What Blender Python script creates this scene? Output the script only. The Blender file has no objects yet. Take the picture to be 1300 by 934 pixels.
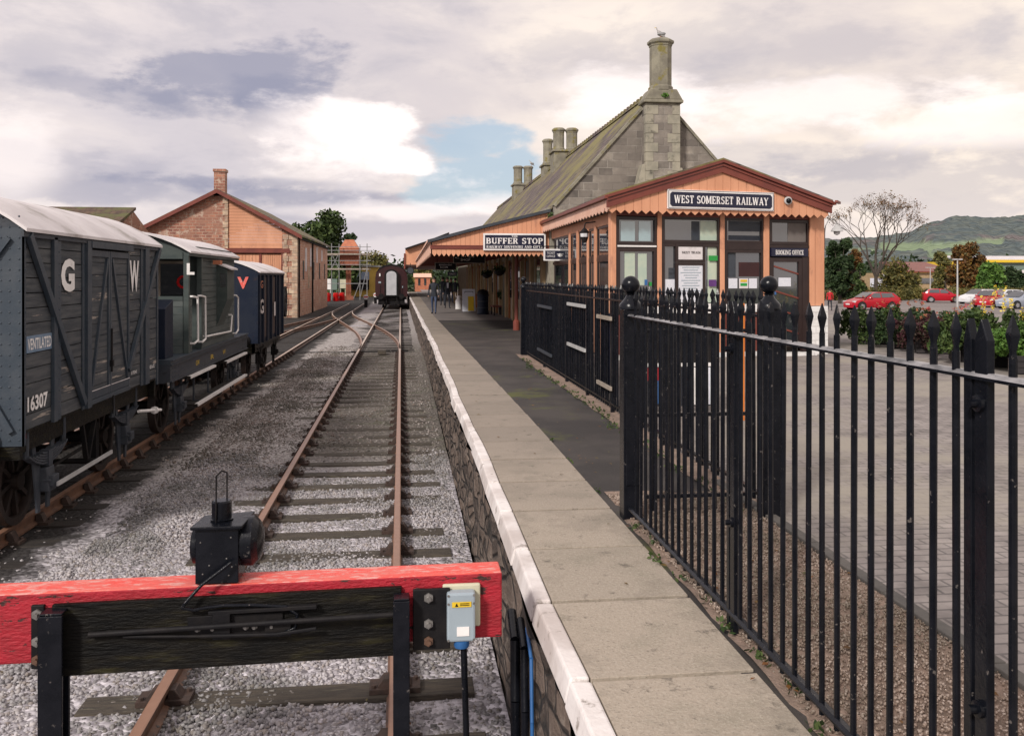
import bpy, bmesh, math, random
import numpy as np
from mathutils import Vector, Matrix
random.seed(7); RNG = np.random.default_rng(11)
S = bpy.context.scene; COL = S.collection
R = math.radians
PSI = math.atan(135/1131); F = 1131.0; CH = 1.75
FW = Vector((math.sin(PSI), math.cos(PSI), 0)); RT = Vector((math.cos(PSI), -math.sin(PSI), 0))
def at(u, v, d):
    return FW*d + RT*((u-650)/F*d) + Vector((0, 0, CH+(352-v)/F*d))
def at_z(u, v, z): return at(u, v, (CH-z)*F/(v-352))
def dx(u, x): return x/(math.sin(PSI)+(u-650)/F*math.cos(PSI))
def dy(u, y): return y/(math.cos(PSI)-(u-650)/F*math.sin(PSI))
def at_x(u, v, x): return at(u, v, dx(u, x))
def at_y(u, v, y): return at(u, v, dy(u, y))
RAIL = -.915; BAL = -1.07

# ------------------------------------------------------------ materials
MATS = {}
def nt_new(name):
    m = bpy.data.materials.new(name); m.use_nodes = True
    nt = m.node_tree; nt.nodes.clear()
    out = nt.nodes.new('ShaderNodeOutputMaterial'); b = nt.nodes.new('ShaderNodeBsdfPrincipled')
    nt.links.new(b.outputs[0], out.inputs[0]); return m, nt, b
def rgb(c): return (c[0], c[1], c[2], 1)
def N(nt, t, **kw):
    n = nt.nodes.new(t)
    for k, v in kw.items(): setattr(n, k, v)
    return n
def L(nt, a, b): nt.links.new(a, b)
def mathn(nt, op, a, b=None, c=None, clamp=False):
    n = N(nt, 'ShaderNodeMath', operation=op, use_clamp=clamp)
    for i, x in enumerate((a, b, c)):
        if x is None: continue
        if isinstance(x, (int, float)): n.inputs[i].default_value = x
        else: L(nt, x, n.inputs[i])
    return n.outputs[0]
def mixc(nt, f, a, b, mode='MIX'):
    n = N(nt, 'ShaderNodeMix', data_type='RGBA', blend_type=mode)
    for s, x in ((n.inputs[0], f), (n.inputs[6], a), (n.inputs[7], b)):
        if isinstance(x, (int, float)): s.default_value = x
        elif isinstance(x, (tuple, list)): s.default_value = rgb(x)
        else: L(nt, x, s)
    return n.outputs[2]
def sstep(nt, x, a, b):
    n = N(nt, 'ShaderNodeMapRange', interpolation_type='SMOOTHSTEP')
    L(nt, x, n.inputs[0]); n.inputs[1].default_value = a; n.inputs[2].default_value = b
    return n.outputs[0]
def coords(nt, scale=(1, 1, 1), rand=True, kind='Object', rot=(0, 0, 0)):
    tc = N(nt, 'ShaderNodeTexCoord'); mp = N(nt, 'ShaderNodeMapping')
    mp.inputs['Scale'].default_value = scale; mp.inputs['Rotation'].default_value = rot
    L(nt, tc.outputs[kind], mp.inputs[0])
    if rand:
        oi = N(nt, 'ShaderNodeObjectInfo'); r = mathn(nt, 'MULTIPLY', oi.outputs['Random'], 37.0)
        L(nt, r, mp.inputs['Location'])
    return mp.outputs[0]
def noise(nt, vec, sc, det=6, rough=.6):
    n = N(nt, 'ShaderNodeTexNoise'); n.inputs['Scale'].default_value = sc; n.inputs['Detail'].default_value = det
    n.inputs['Roughness'].default_value = rough; L(nt, vec, n.inputs['Vector']); return n.outputs[0]
def bump(nt, b, h, strength, dist=.01):
    n = N(nt, 'ShaderNodeBump'); n.inputs['Strength'].default_value = strength; n.inputs['Distance'].default_value = dist
    L(nt, h, n.inputs['Height']); L(nt, n.outputs[0], b.inputs['Normal']); return n
def pm(name, c1, c2=None, sc=4, rough=.7, bmp=.3, bs=40, bd=.006, metal=0, stretch=(1, 1, 1), c3=None, sc3=2, t3=(.55, .68), spec=.5, lo=.35, hi=.65, rvar=.15, rand=True):
    m, nt, b = nt_new(name); v = coords(nt, stretch, rand)
    c2 = c2 or tuple(x*.75 for x in c1)
    n1 = noise(nt, v, sc); col = mixc(nt, sstep(nt, n1, lo, hi), c1, c2)
    if c3: col = mixc(nt, sstep(nt, noise(nt, v, sc3, 8, .65), *t3), col, c3)
    L(nt, col, b.inputs['Base Color'])
    n2 = noise(nt, v, bs, 5, .6)
    L(nt, mathn(nt, 'MULTIPLY_ADD', n2, rvar*2, rough-rvar), b.inputs['Roughness'])
    b.inputs['Metallic'].default_value = metal; b.inputs['Specular IOR Level'].default_value = spec
    if bmp: bump(nt, b, n2, bmp, bd)
    MATS[name] = m; return m
def glassy(name, c, rough=.05):
    m, nt, b = nt_new(name); v = coords(nt); b.inputs['IOR'].default_value = 2.0
    L(nt, mixc(nt, noise(nt, v, 1.2, 3), c, tuple(x*2.2+.01 for x in c)), b.inputs['Base Color'])
    b.inputs['Roughness'].default_value = rough; b.inputs['Specular IOR Level'].default_value = .8
    bump(nt, b, noise(nt, v, 1.5, 1), .06, .02); return m
def brickmat(name, c1, c2, mortar, bw, bh, ms=.012, axes='xz', rough=.85, moss=None, msc=1.2, mt=(.5, .65), rb=.4, vary=None, off=.5, bias=0.0, bmp=.6):
    m, nt, b = nt_new(name); tc = N(nt, 'ShaderNodeTexCoord'); sp = N(nt, 'ShaderNodeSeparateXYZ'); L(nt, tc.outputs['Object'], sp.inputs[0])
    cb = N(nt, 'ShaderNodeCombineXYZ')
    if axes == 'wall': L(nt, mathn(nt, 'ADD', sp.outputs[0], sp.outputs[1]), cb.inputs[0]); L(nt, sp.outputs[2], cb.inputs[1])
    else:
        L(nt, sp.outputs['xyz'.index(axes[0])], cb.inputs[0]); L(nt, sp.outputs['xyz'.index(axes[1])], cb.inputs[1])
    wob = noise(nt, tc.outputs['Object'], 3, 3)
    va = N(nt, 'ShaderNodeVectorMath', operation='MULTIPLY_ADD'); L(nt, cb.outputs[0], va.inputs[0]); va.inputs[1].default_value = (1, 1, 1)
    wv = N(nt, 'ShaderNodeCombineXYZ'); w1 = mathn(nt, 'MULTIPLY', wob, ms*1.5); L(nt, w1, wv.inputs[0]); L(nt, w1, wv.inputs[1]); L(nt, wv.outputs[0], va.inputs[2])
    br = N(nt, 'ShaderNodeTexBrick'); L(nt, va.outputs[0], br.inputs['Vector'])
    br.inputs['Color1'].default_value = rgb(c1); br.inputs['Color2'].default_value = rgb(c2); br.inputs['Mortar'].default_value = rgb(mortar)
    br.inputs['Scale'].default_value = 1; br.inputs['Brick Width'].default_value = bw; br.inputs['Row Height'].default_value = bh
    br.inputs['Mortar Size'].default_value = ms; br.inputs['Mortar Smooth'].default_value = .3; br.offset = off; br.inputs['Bias'].default_value = bias
    n1 = noise(nt, tc.outputs['Object'], 2.5, 8, .7)
    col = mixc(nt, .55, br.outputs['Color'], mixc(nt, sstep(nt, n1, .3, .7), (.25, .25, .25), (.8, .8, .8)), 'OVERLAY')
    if vary: col = mixc(nt, sstep(nt, noise(nt, tc.outputs['Object'], .7, 5), .4, .65), col, vary)
    if moss: col = mixc(nt, sstep(nt, noise(nt, tc.outputs['Object'], msc, 8, .7), *mt), col, moss)
    L(nt, col, b.inputs['Base Color']); b.inputs['Roughness'].default_value = rough
    h = mathn(nt, 'ADD', mathn(nt, 'MULTIPLY', br.outputs['Fac'], -1.0), mathn(nt, 'MULTIPLY', noise(nt, tc.outputs['Object'], 25, 6, .7), rb))
    bump(nt, b, h, bmp, .012); return m

M = {}
def concretemat():
    m, nt, b = nt_new('concrete_coping'); o = coords(nt, rand=False); g = N(nt, 'ShaderNodeNewGeometry')
    col = mixc(nt, g.outputs['Random Per Island'], (.47, .395, .32), (.345, .295, .24))
    col = mixc(nt, sstep(nt, noise(nt, o, 1.6, 8, .7), .45, .68), col, (.29, .255, .20))
    col = mixc(nt, mathn(nt, 'MULTIPLY', sstep(nt, noise(nt, o, 60, 4, .7), .45, .65), .35), col, (.55, .50, .42)); col = mixc(nt, mathn(nt, 'MULTIPLY', sstep(nt, noise(nt, o, 80, 3, .7), .58, .68), .6), col, (.17, .15, .125))
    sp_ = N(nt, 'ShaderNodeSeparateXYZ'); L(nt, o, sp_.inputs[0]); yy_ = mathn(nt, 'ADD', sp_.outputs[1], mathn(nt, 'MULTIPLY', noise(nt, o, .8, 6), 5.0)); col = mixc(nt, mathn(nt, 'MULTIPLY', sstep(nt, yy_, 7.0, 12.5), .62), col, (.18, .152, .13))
    col = mixc(nt, sstep(nt, noise(nt, o, 5, 8, .75), .57, .68), col, (.15, .13, .105)); col = mixc(nt, mathn(nt, 'MULTIPLY', sstep(nt, noise(nt, o, .7, 10, .75), .50, .56), .35), col, (.22, .19, .155))
    L(nt, col, b.inputs['Base Color']); b.inputs['Roughness'].default_value = .85; bump(nt, b, noise(nt, o, 40, 6, .7), .9, .008); return m
def railtopmat():
    m, nt, b = nt_new('worn_rail_head'); o = coords(nt, rand=False); sp = N(nt, 'ShaderNodeSeparateXYZ'); L(nt, o, sp.inputs[0])
    n = noise(nt, o, 7, 6); col = mixc(nt, n, (.38, .215, .145), (.24, .125, .08)); col = mixc(nt, sstep(nt, sp.outputs[1], 16, 34), col, (.62, .50, .41))
    L(nt, col, b.inputs['Base Color']); b.inputs['Roughness'].default_value = .38; b.inputs['Metallic'].default_value = .25; return m
M['salmon'] = pm('salmon_paint', (.70, .345, .205), (.60, .28, .16), 1.2, .6, .3, 60, stretch=(1, 1, .35), c3=(.42, .20, .13), sc3=4, t3=(.54, .74))
M['salmon_pale'] = pm('pale_sunlit_salmon', (.80, .50, .38), (.72, .42, .31), 2, .6, .1)  # on the side valances the sunlit paleness is put into the colour
M['maroon'] = pm('red_brown_paint', (.20, .048, .032), (.15, .036, .027), 2, .45, .1, 60)
M['dkbrown'] = pm('dark_brown_frame_paint', (.030, .017, .016), (.022, .012, .012), 3, .35, .05)
M['white'] = pm('white_paint', (.86, .84, .83), (.74, .72, .71), 3, .6, .2, c3=(.42, .38, .35), sc3=7, t3=(.62, .78))
M['paper'] = pm('paper_notice', (.72, .73, .78), (.62, .64, .72), 30, .6, 0)
M['greenside'] = pm('lightened_green_cab_boards', (.052, .070, .070), (.085, .10, .098), 3, .6, .4, stretch=(1, .5, 3))  # green lightened in colour to offset the shade on this side
M['black'] = pm('black_gloss_iron', (.004, .005, .008), (.008, .009, .013), 9, .24, .5, 45, .003, c3=(.10, .09, .085), sc3=30, t3=(.645, .68), rvar=.12, spec=.22)
M['railsheen'] = pm('painted_sheen_rail_top', (.34, .33, .34), (.10, .10, .105), 12, .3, .2, stretch=(1, .5, 1))  # pale sky reflection along the top rail, painted into the colour
M['blackmatt'] = pm('sooty_black_iron', (.006, .006, .008), (.016, .014, .014), 4, .6, .3, spec=.2)
M['navy'] = pm('navy_sign_paint', (.009, .010, .030), (.012, .014, .04), 3, .4, 0)
M['slate'] = pm('weathered_slate_grey_paint', (.028, .036, .050), (.050, .058, .072), 3, .6, .35, 30, stretch=(1, .3, 1.5), c3=(.022, .026, .034), sc3=6, t3=(.5, .7))
M['slatebright'] = pm('grey_blue_iron_framing', (.030, .045, .064), (.050, .063, .080), 4, .5, .2)
M['plank'] = pm('worn_dark_grey_planks', (.036, .043, .053), (.085, .090, .096), 4, .75, .6, 28, .006, stretch=(1, .35, 4), c3=(.36, .31, .27), sc3=2.2, t3=(.60, .66))
M['green'] = pm('dark_green_grey_paint', (.034, .050, .050), (.055, .072, .068), 3, .55, .3, stretch=(1, .5, 2))
M['panelblue'] = pm('faded_blue_panel', (.13, .20, .30), (.17, .24, .33), 5, .6, .1)
M['bluevan'] = pm('dark_blue_paint', (.010, .016, .034), (.018, .024, .040), 2, .5, .3, c3=(.05, .035, .03), sc3=5, t3=(.6, .75), spec=.2)
M['roofwhite'] = pm('dirty_white_roof_canvas', (.74, .70, .71), (.60, .56, .57), 1.2, .7, .25, 18, c3=(.36, .33, .31), sc3=1.6, t3=(.5, .72))
M['red'] = pm('red_paint_on_timber', (.42, .010, .026), (.30, .008, .018), 6, .6, 1.0, 30, .01, stretch=(1, 3, 3), c3=(.045, .015, .012), sc3=11, t3=(.60, .63))
M['redtop'] = pm('sun_faded_red_paint', (.80, .085, .065), (.74, .15, .12), 4, .5, .7, 30, .008, stretch=(1, 3, 3), c3=(.72, .34, .30), sc3=13, t3=(.50, .62))
M['tarwood'] = pm('tarred_timber', (.005, .005, .005), (.014, .012, .009), 3, .42, .9, 14, .012, stretch=(1, 6, 6), c3=(.035, .032, .014), sc3=3, t3=(.52, .7), spec=.12)
M['rust'] = pm('rusty_rail_steel', (.165, .085, .052), (.09, .05, .035), 6, .55, .3, 40)
M['railtop'] = railtopmat()
M['railtopfar'] = pm('polished_rail_head', (.50, .40, .33), (.40, .30, .24), 7, .35, .1, metal=.4)
M['sleeper'] = pm('weathered_sleeper_timber', (.090, .074, .055), (.036, .030, .026), 3, .85, .9, 14, .015, stretch=(1, 9, 9), c3=(.15, .135, .095), sc3=3, t3=(.55, .7))
M['sleeperdark'] = pm('oily_sleeper_timber', (.016, .013, .012), (.032, .026, .022), 3, .8, .7, 14, .012, stretch=(1, 9, 9))
M['chair'] = pm('rusty_rail_chair', (.058, .034, .026), (.035, .023, .019), 10, .8, .6, 60)
M['wheelrust'] = pm('brown_wheel_steel', (.035, .022, .018), (.020, .015, .014), 5, .6, .3)
M['steel'] = pm('dull_steel', (.30, .29, .28), (.2, .19, .18), 8, .4, .1, metal=.6)
M['greybox'] = pm('pale_blue_grey_plastic', (.33, .40, .45), (.30, .36, .41), 4, .4, .05)
M['cream'] = pm('cream_plastic', (.60, .58, .43), (.52, .50, .37), 4, .5, .05)
M['yellow'] = pm('yellow_paint', (.75, .52, .03), (.68, .45, .03), 5, .5, 0)
M['bluepl'] = pm('blue_plastic', (.03, .13, .35), (.025, .11, .30), 5, .4, 0)
M['concrete'] = concretemat()
M['kerb'] = pm('dark_stone_kerb', (.12, .11, .10), (.08, .075, .07), 4, .85, .6)
M['nosing'] = pm('white_painted_nosing', (.80, .755, .74), (.56, .50, .475), 2, .6, .8, 30, c3=(.30, .26, .23), sc3=5, t3=(.60, .68))
M['stonequoin'] = pm('dressed_limestone', (.36, .33, .26), (.25, .235, .19), 2.5, .85, .6, c3=(.10, .095, .075), sc3=4, t3=(.55, .72))
M['lichen'] = pm('lichened_chimney_stone', (.27, .25, .19), (.18, .165, .13), 3, .9, .6, c3=(.20, .17, .05), sc3=2.2, t3=(.54, .66))
M['ashlar'] = brickmat('grey_ashlar_wall', (.31, .275, .235), (.085, .075, .068), (.30, .275, .245), .46, .235, .013, 'xz', vary=(.19, .165, .145), rb=.9, off=.37, bmp=.9)
M['slateroof'] = brickmat('mossy_slate_roof', (.16, .12, .115), (.075, .058, .056), (.03, .025, .024), .34, .20, .016, 'yz', moss=(.20, .175, .065), msc=.45, mt=(.42, .60), rough=.8, off=.5)
M['redroof'] = brickmat('old_tile_roof', (.12, .075, .05), (.08, .05, .035), (.03, .02, .02), .3, .2, .012, 'xz', moss=(.10, .10, .035), msc=.9, mt=(.45, .6))
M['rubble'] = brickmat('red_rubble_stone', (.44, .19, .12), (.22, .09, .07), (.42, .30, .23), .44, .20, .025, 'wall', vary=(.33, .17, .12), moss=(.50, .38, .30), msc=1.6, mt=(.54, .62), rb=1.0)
M['rubbleside'] = brickmat('lightened_red_rubble_wall', (.62, .32, .21), (.40, .18, .12), (.55, .42, .33), .44, .20, .025, 'wall', vary=(.52, .28, .20), moss=(.62, .48, .38), msc=1.6, mt=(.54, .62), rb=1.0)  # rubble colours raised so the shaded side wall looks lit
M['quoinbrick'] = brickmat('pale_brick_quoin', (.55, .42, .30), (.38, .24, .17), (.38, .32, .27), .44, .24, .014, 'wall')
M['paving'] = brickmat('grey_block_paving', (.27, .240, .228), (.215, .19, .182), (.135, .122, .118), .22, .11, .010, 'xy', moss=(.30, .27, .23), msc=.35, mt=(.45, .62), rb=.35, bmp=.45)
M['whitebrick'] = brickmat('whitewashed_brick', (.78, .77, .76), (.70, .69, .68), (.5, .49, .48), .3, .16, .01, 'wall', bmp=.3)
M['tarmac'] = pm('mossy_tarmac', (.030, .026, .025), (.056, .048, .044), 1.2, .85, .8, 90, .006, c3=(.085, .092, .022), sc3=.9, t3=(.57, .72))
M['tarmacfar'] = pm('dusty_tarmac', (.17, .15, .14), (.13, .115, .11), .8, .85, .3, 50)
M['carpark'] = pm('pale_worn_asphalt', (.23, .20, .19), (.17, .15, .145), .3, .85, .3, 30)
M['soil'] = pm('gravelly_soil_strip', (.30, .215, .17), (.19, .14, .11), 9, .95, 1.0, 60, .015, c3=(.30, .24, .20), sc3=45, t3=(.58, .66))
M['grass'] = pm('rough_grass', (.055, .08, .022), (.09, .10, .035), 3, .9, .6)
M['earth'] = pm('distant_earth', (.09, .085, .05), (.06, .075, .03), .05, .95, .2)
M['glass'] = glassy('window_glass', (.014, .017, .02), .04)
M['glassblue'] = glassy('pale_reflecting_glass', (.16, .24, .26), .1)
M['glassmint'] = pm('pale_mint_blind', (.40, .50, .42), (.52, .58, .46), 3, .35, 0)
M['brownpanel'] = pm('faded_brown_van_boards', (.075, .045, .04), (.05, .032, .03), 3, .7, .3)
M['darkroom'] = pm('dark_interior', (.03, .024, .02), (.05, .036, .028), 2, .7, 0)
M['creamwall'] = pm('cream_painted_timber', (.40, .29, .16), (.32, .22, .12), 2, .6, .1)
M['orangewood'] = pm('orange_varnished_wood', (.42, .15, .05), (.32, .10, .03), 2, .5, .1)
M['dkgreen'] = pm('dark_green_door_paint', (.02, .05, .04), (.015, .035, .03), 2, .5, 0)
M['coach'] = pm('maroon_coach_paint', (.030, .007, .009), (.045, .012, .013), 2, .35, .1)
M['coachgrey'] = pm('pale_grey_gangway_board', (.50, .51, .54), (.42, .43, .46), 2, .6, .05)
M['tile'] = pm('terracotta_tiles', (.48, .17, .085), (.36, .12, .07), 3, .7, .3)
M['tankbrick'] = pm('red_brick_tower', (.30, .10, .055), (.22, .075, .045), 5, .85, .3)
M['scaff'] = pm('galvanised_scaffold', (.28, .28, .29), (.2, .2, .2), 5, .5, .1, metal=.3)
M['board'] = pm('pale_scaffold_board', (.36, .31, .26), (.26, .22, .18), 5, .8, .2)
M['ochre'] = pm('ochre_render', (.50, .33, .07), (.42, .27, .06), 1, .8, .1)
M['shutter'] = pm('blue_grey_shutter', (.24, .29, .40), (.20, .25, .35), 1, .5, .05)
M['bark'] = pm('tree_bark', (.07, .055, .042), (.045, .036, .03), 6, .9, .6, stretch=(1, 1, .3))
M['skin'] = pm('skin', (.50, .28, .20), (.45, .25, .18), 4, .5, 0)
M['hair'] = pm('dark_hair', (.02, .014, .01), (.035, .025, .018), 20, .6, .2)
M['denim'] = pm('blue_denim', (.035, .055, .11), (.05, .07, .13), 8, .8, .2)
M['jacketdark'] = pm('dark_jacket_cloth', (.012, .016, .026), (.02, .024, .035), 6, .8, .2)
M['redcoat'] = pm('red_coat_cloth', (.50, .012, .02), (.42, .01, .018), 6, .7, .2)
M['carred'] = pm('red_car_paint', (.42, .008, .022), (.40, .008, .02), 1, .18, 0, rvar=.02)
M['carwhite'] = pm('white_car_paint', (.70, .71, .74), (.66, .67, .70), 1, .2, 0, rvar=.02)
M['carsilver'] = pm('silver_blue_car_paint', (.38, .42, .50), (.36, .40, .48), 1, .22, 0, metal=.4, rvar=.02)
M['tyre'] = pm('black_tyre_rubber', (.015, .015, .016), (.022, .022, .022), 5, .8, .1)
M['rim'] = pm('silver_wheel_rim', (.45, .45, .47), (.4, .4, .42), 5, .3, 0, metal=.7)
M['lamp_red'] = pm('red_lamp_lens', (.5, .01, .01), (.45, .01, .01), 3, .2, 0)
M['lamp_clear'] = pm('clear_lamp_lens', (.6, .62, .65), (.7, .7, .72), 3, .15, 0)
M['feather'] = pm('pale_gull_feathers', (.45, .43, .42), (.25, .24, .24), 10, .8, .1)
M['bgreen'] = pm('pale_green_cladding', (.16, .22, .19), (.14, .20, .17), 1, .6, .05)
M['brightgreen'] = pm('green_enamel', (.02, .33, .06), (.02, .28, .05), 3, .4, 0)
M['purple'] = pm('purple_sticker', (.10, .03, .16), (.12, .04, .2), 9, .5, 0)
M['orange'] = pm('orange_cord_jacket', (.75, .22, .02), (.65, .18, .02), 3, .6, 0)
M['galv'] = pm('light_grey_metal', (.5, .5, .5), (.42, .42, .42), 5, .5, .05)
M['planterwood'] = pm('black_stained_planter_wood', (.020, .017, .019), (.03, .025, .025), 5, .8, .3)
M['leafmatt'] = pm('bracken_ground_cover', (.1, .09, .04), (.07, .08, .03), 5, .9, .3)

def leafmat(name, cols, rough=.6):
    m, nt, b = nt_new(name); g = N(nt, 'ShaderNodeNewGeometry'); r = N(nt, 'ShaderNodeValToRGB')
    el = r.color_ramp.elements
    el[0].position = 0; el[0].color = rgb(cols[0]); el[1].position = 1; el[1].color = rgb(cols[-1])
    for i, c in enumerate(cols[1:-1]):
        e = el.new((i+1)/(len(cols)-1)); e.color = rgb(c)
    L(nt, g.outputs['Random Per Island'], r.inputs[0])
    v = coords(nt, rand=False); n = noise(nt, v, 1.1, 3)
    L(nt, mixc(nt, sstep(nt, n, .35, .65), r.outputs[0], mixc(nt, .5, r.outputs[0], (.02, .03, .015))), b.inputs['Base Color'])
    b.inputs['Roughness'].default_value = rough; b.inputs['Specular IOR Level'].default_value = .25
    return m
M['leafdark'] = leafmat('dark_evergreen_leaves', [(.015, .03, .012), (.03, .06, .02), (.06, .09, .035)])
M['leafgreen'] = leafmat('mid_green_leaves', [(.022, .045, .012), (.05, .085, .022), (.10, .14, .04)])
M['leafbright'] = leafmat('bright_green_leaves', [(.05, .12, .02), (.09, .19, .03), (.14, .25, .05)])
M['leafautumn'] = leafmat('autumn_leaves', [(.12, .045, .015), (.20, .08, .02), (.09, .08, .03), (.27, .13, .03)])
M['leafolive'] = leafmat('olive_yellow_leaves', [(.10, .10, .03), (.17, .16, .045), (.22, .17, .05)])
M['leafpurple'] = leafmat('purple_leaves', [(.05, .015, .02), (.09, .03, .04), (.04, .04, .02)])
M['flowers'] = leafmat('mixed_flower_petals', [(.40, .02, .04), (.45, .10, .12), (.55, .30, .10), (.35, .03, .05)])
M['flowyellow'] = leafmat('yellow_petals', [(.75, .55, .05), (.8, .65, .12)])
M['stone_bits'] = leafmat('ballast_stone', [(.22, .205, .215), (.38, .36, .38), (.49, .47, .49), (.31, .27, .25), (.60, .58, .60)], .85)
M['stone_tan'] = leafmat('tan_gravel', [(.20, .15, .12), (.34, .26, .21), (.46, .38, .33), (.26, .19, .15)], .9)
M['stone_brown'] = leafmat('stained_ballast_stone', [(.11, .095, .088), (.24, .21, .195), (.37, .335, .32), (.20, .15, .125), (.48, .45, .44)], .9)

def ballastmat():
    m, nt, b = nt_new('ballast_bed'); tc = N(nt, 'ShaderNodeTexCoord'); o = tc.outputs['Object']
    vo = N(nt, 'ShaderNodeTexVoronoi'); vo.inputs['Scale'].default_value = 17; L(nt, o, vo.inputs['Vector'])
    sp = N(nt, 'ShaderNodeSeparateColor'); L(nt, vo.outputs['Color'], sp.inputs[0])
    clean = mixc(nt, sp.outputs[0], (.20, .185, .195), (.60, .57, .61)); brown = mixc(nt, sp.outputs[1], (.24, .215, .205), (.50, .465, .45))
    xyz = N(nt, 'ShaderNodeSeparateXYZ'); L(nt, o, xyz.inputs[0])
    big = noise(nt, o, .45, 6, .65)
    f = sstep(nt, mathn(nt, 'ADD', xyz.outputs[1], mathn(nt, 'MULTIPLY', big, 6.0)), 13.5, 18.0)
    f2 = mathn(nt, 'MULTIPLY', f, sstep(nt, mathn(nt, 'ADD', big, mathn(nt, 'MULTIPLY', sstep(nt, xyz.outputs[1], 70, 30), .22)), .40, .56))
    col = mixc(nt, f2, clean, brown)
    # oily strips beside the left track, with shade under the vehicles painted in
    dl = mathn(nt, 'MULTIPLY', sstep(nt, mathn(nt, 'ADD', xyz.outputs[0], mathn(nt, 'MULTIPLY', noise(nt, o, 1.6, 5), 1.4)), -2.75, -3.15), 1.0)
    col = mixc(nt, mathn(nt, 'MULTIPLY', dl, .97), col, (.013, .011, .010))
    # moss and leaf litter in the station track
    tr = mathn(nt, 'MULTIPLY', sstep(nt, xyz.outputs[0], -1.9, -1.4), sstep(nt, xyz.outputs[1], 12.6, 15))
    tr = mathn(nt, 'MULTIPLY', tr, sstep(nt, xyz.outputs[1], 48, 30))
    litter = mixc(nt, sstep(nt, noise(nt, o, 14, 5, .7), .5, .64), (.065, .055, .043), (.26, .225, .19))
    litter = mixc(nt, sstep(nt, noise(nt, o, 2.1, 6, .7), .5, .68), litter, (.055, .062, .022))
    col = mixc(nt, mathn(nt, 'MULTIPLY', tr, .85), col, litter)
    L(nt, col, b.inputs['Base Color']); b.inputs['Roughness'].default_value = .9
    bump(nt, b, vo.outputs['Distance'], 1.0, .045).invert = True
    return m
M['ballast'] = ballastmat()
def rubblewall():
    m, nt, b = nt_new('dark_rubble_platform_wall'); v = coords(nt, (1, .75, 1.5), False)
    vo = N(nt, 'ShaderNodeTexVoronoi', feature='DISTANCE_TO_EDGE'); vo.inputs['Scale'].default_value = 4.2; L(nt, v, vo.inputs['Vector'])
    vc = N(nt, 'ShaderNodeTexVoronoi'); vc.inputs['Scale'].default_value = 4.2; L(nt, v, vc.inputs['Vector'])
    sp = N(nt, 'ShaderNodeSeparateColor'); L(nt, vc.outputs['Color'], sp.inputs[0])
    col = mixc(nt, sp.outputs[0], (.050, .038, .032), (.20, .15, .12))
    col = mixc(nt, sstep(nt, noise(nt, v, 7, 8, .75), .50, .66), col, (.27, .22, .185))
    col = mixc(nt, sstep(nt, vo.outputs['Distance'], .06, .0), col, (.022, .02, .018))
    L(nt, col, b.inputs['Base Color']); b.inputs['Roughness'].default_value = .75
    h = mathn(nt, 'ADD', sstep(nt, vo.outputs['Distance'], 0, .12), mathn(nt, 'MULTIPLY', noise(nt, v, 14, 6, .7), .7))
    bump(nt, b, h, 1.0, .06); return m
M['rubblewall'] = rubblewall()
def hillmat():
    m, nt, b = nt_new('wooded_hillside'); tc = N(nt, 'ShaderNodeTexCoord'); o = tc.outputs['Object']
    v = coords(nt, (1, 1, 1), False); vo = N(nt, 'ShaderNodeTexVoronoi'); vo.inputs['Scale'].default_value = .09; L(nt, v, vo.inputs['Vector'])
    sp = N(nt, 'ShaderNodeSeparateColor'); L(nt, vo.outputs['Color'], sp.inputs[0])
    wood = mixc(nt, sp.outputs[0], (.022, .045, .030), (.080, .095, .050)); wood = mixc(nt, sstep(nt, noise(nt, o, .012, 3), .55, .68), wood, (.11, .08, .055))
    at_ = N(nt, 'ShaderNodeAttribute', attribute_name='field')
    col = mixc(nt, at_.outputs['Fac'], wood, mixc(nt, noise(nt, o, .03, 3), (.16, .24, .085), (.21, .27, .115)))
    col = mixc(nt, .20, col, (.42, .45, .55))  # distance haze mixed into the hill colour as blue-grey
    L(nt, col, b.inputs['Base Color']); b.inputs['Roughness'].default_value = 1; b.inputs['Specular IOR Level'].default_value = 0
    bump(nt, b, vo.outputs['Distance'], .9, 6).invert = True
    return m
M['hill'] = hillmat()

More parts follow.
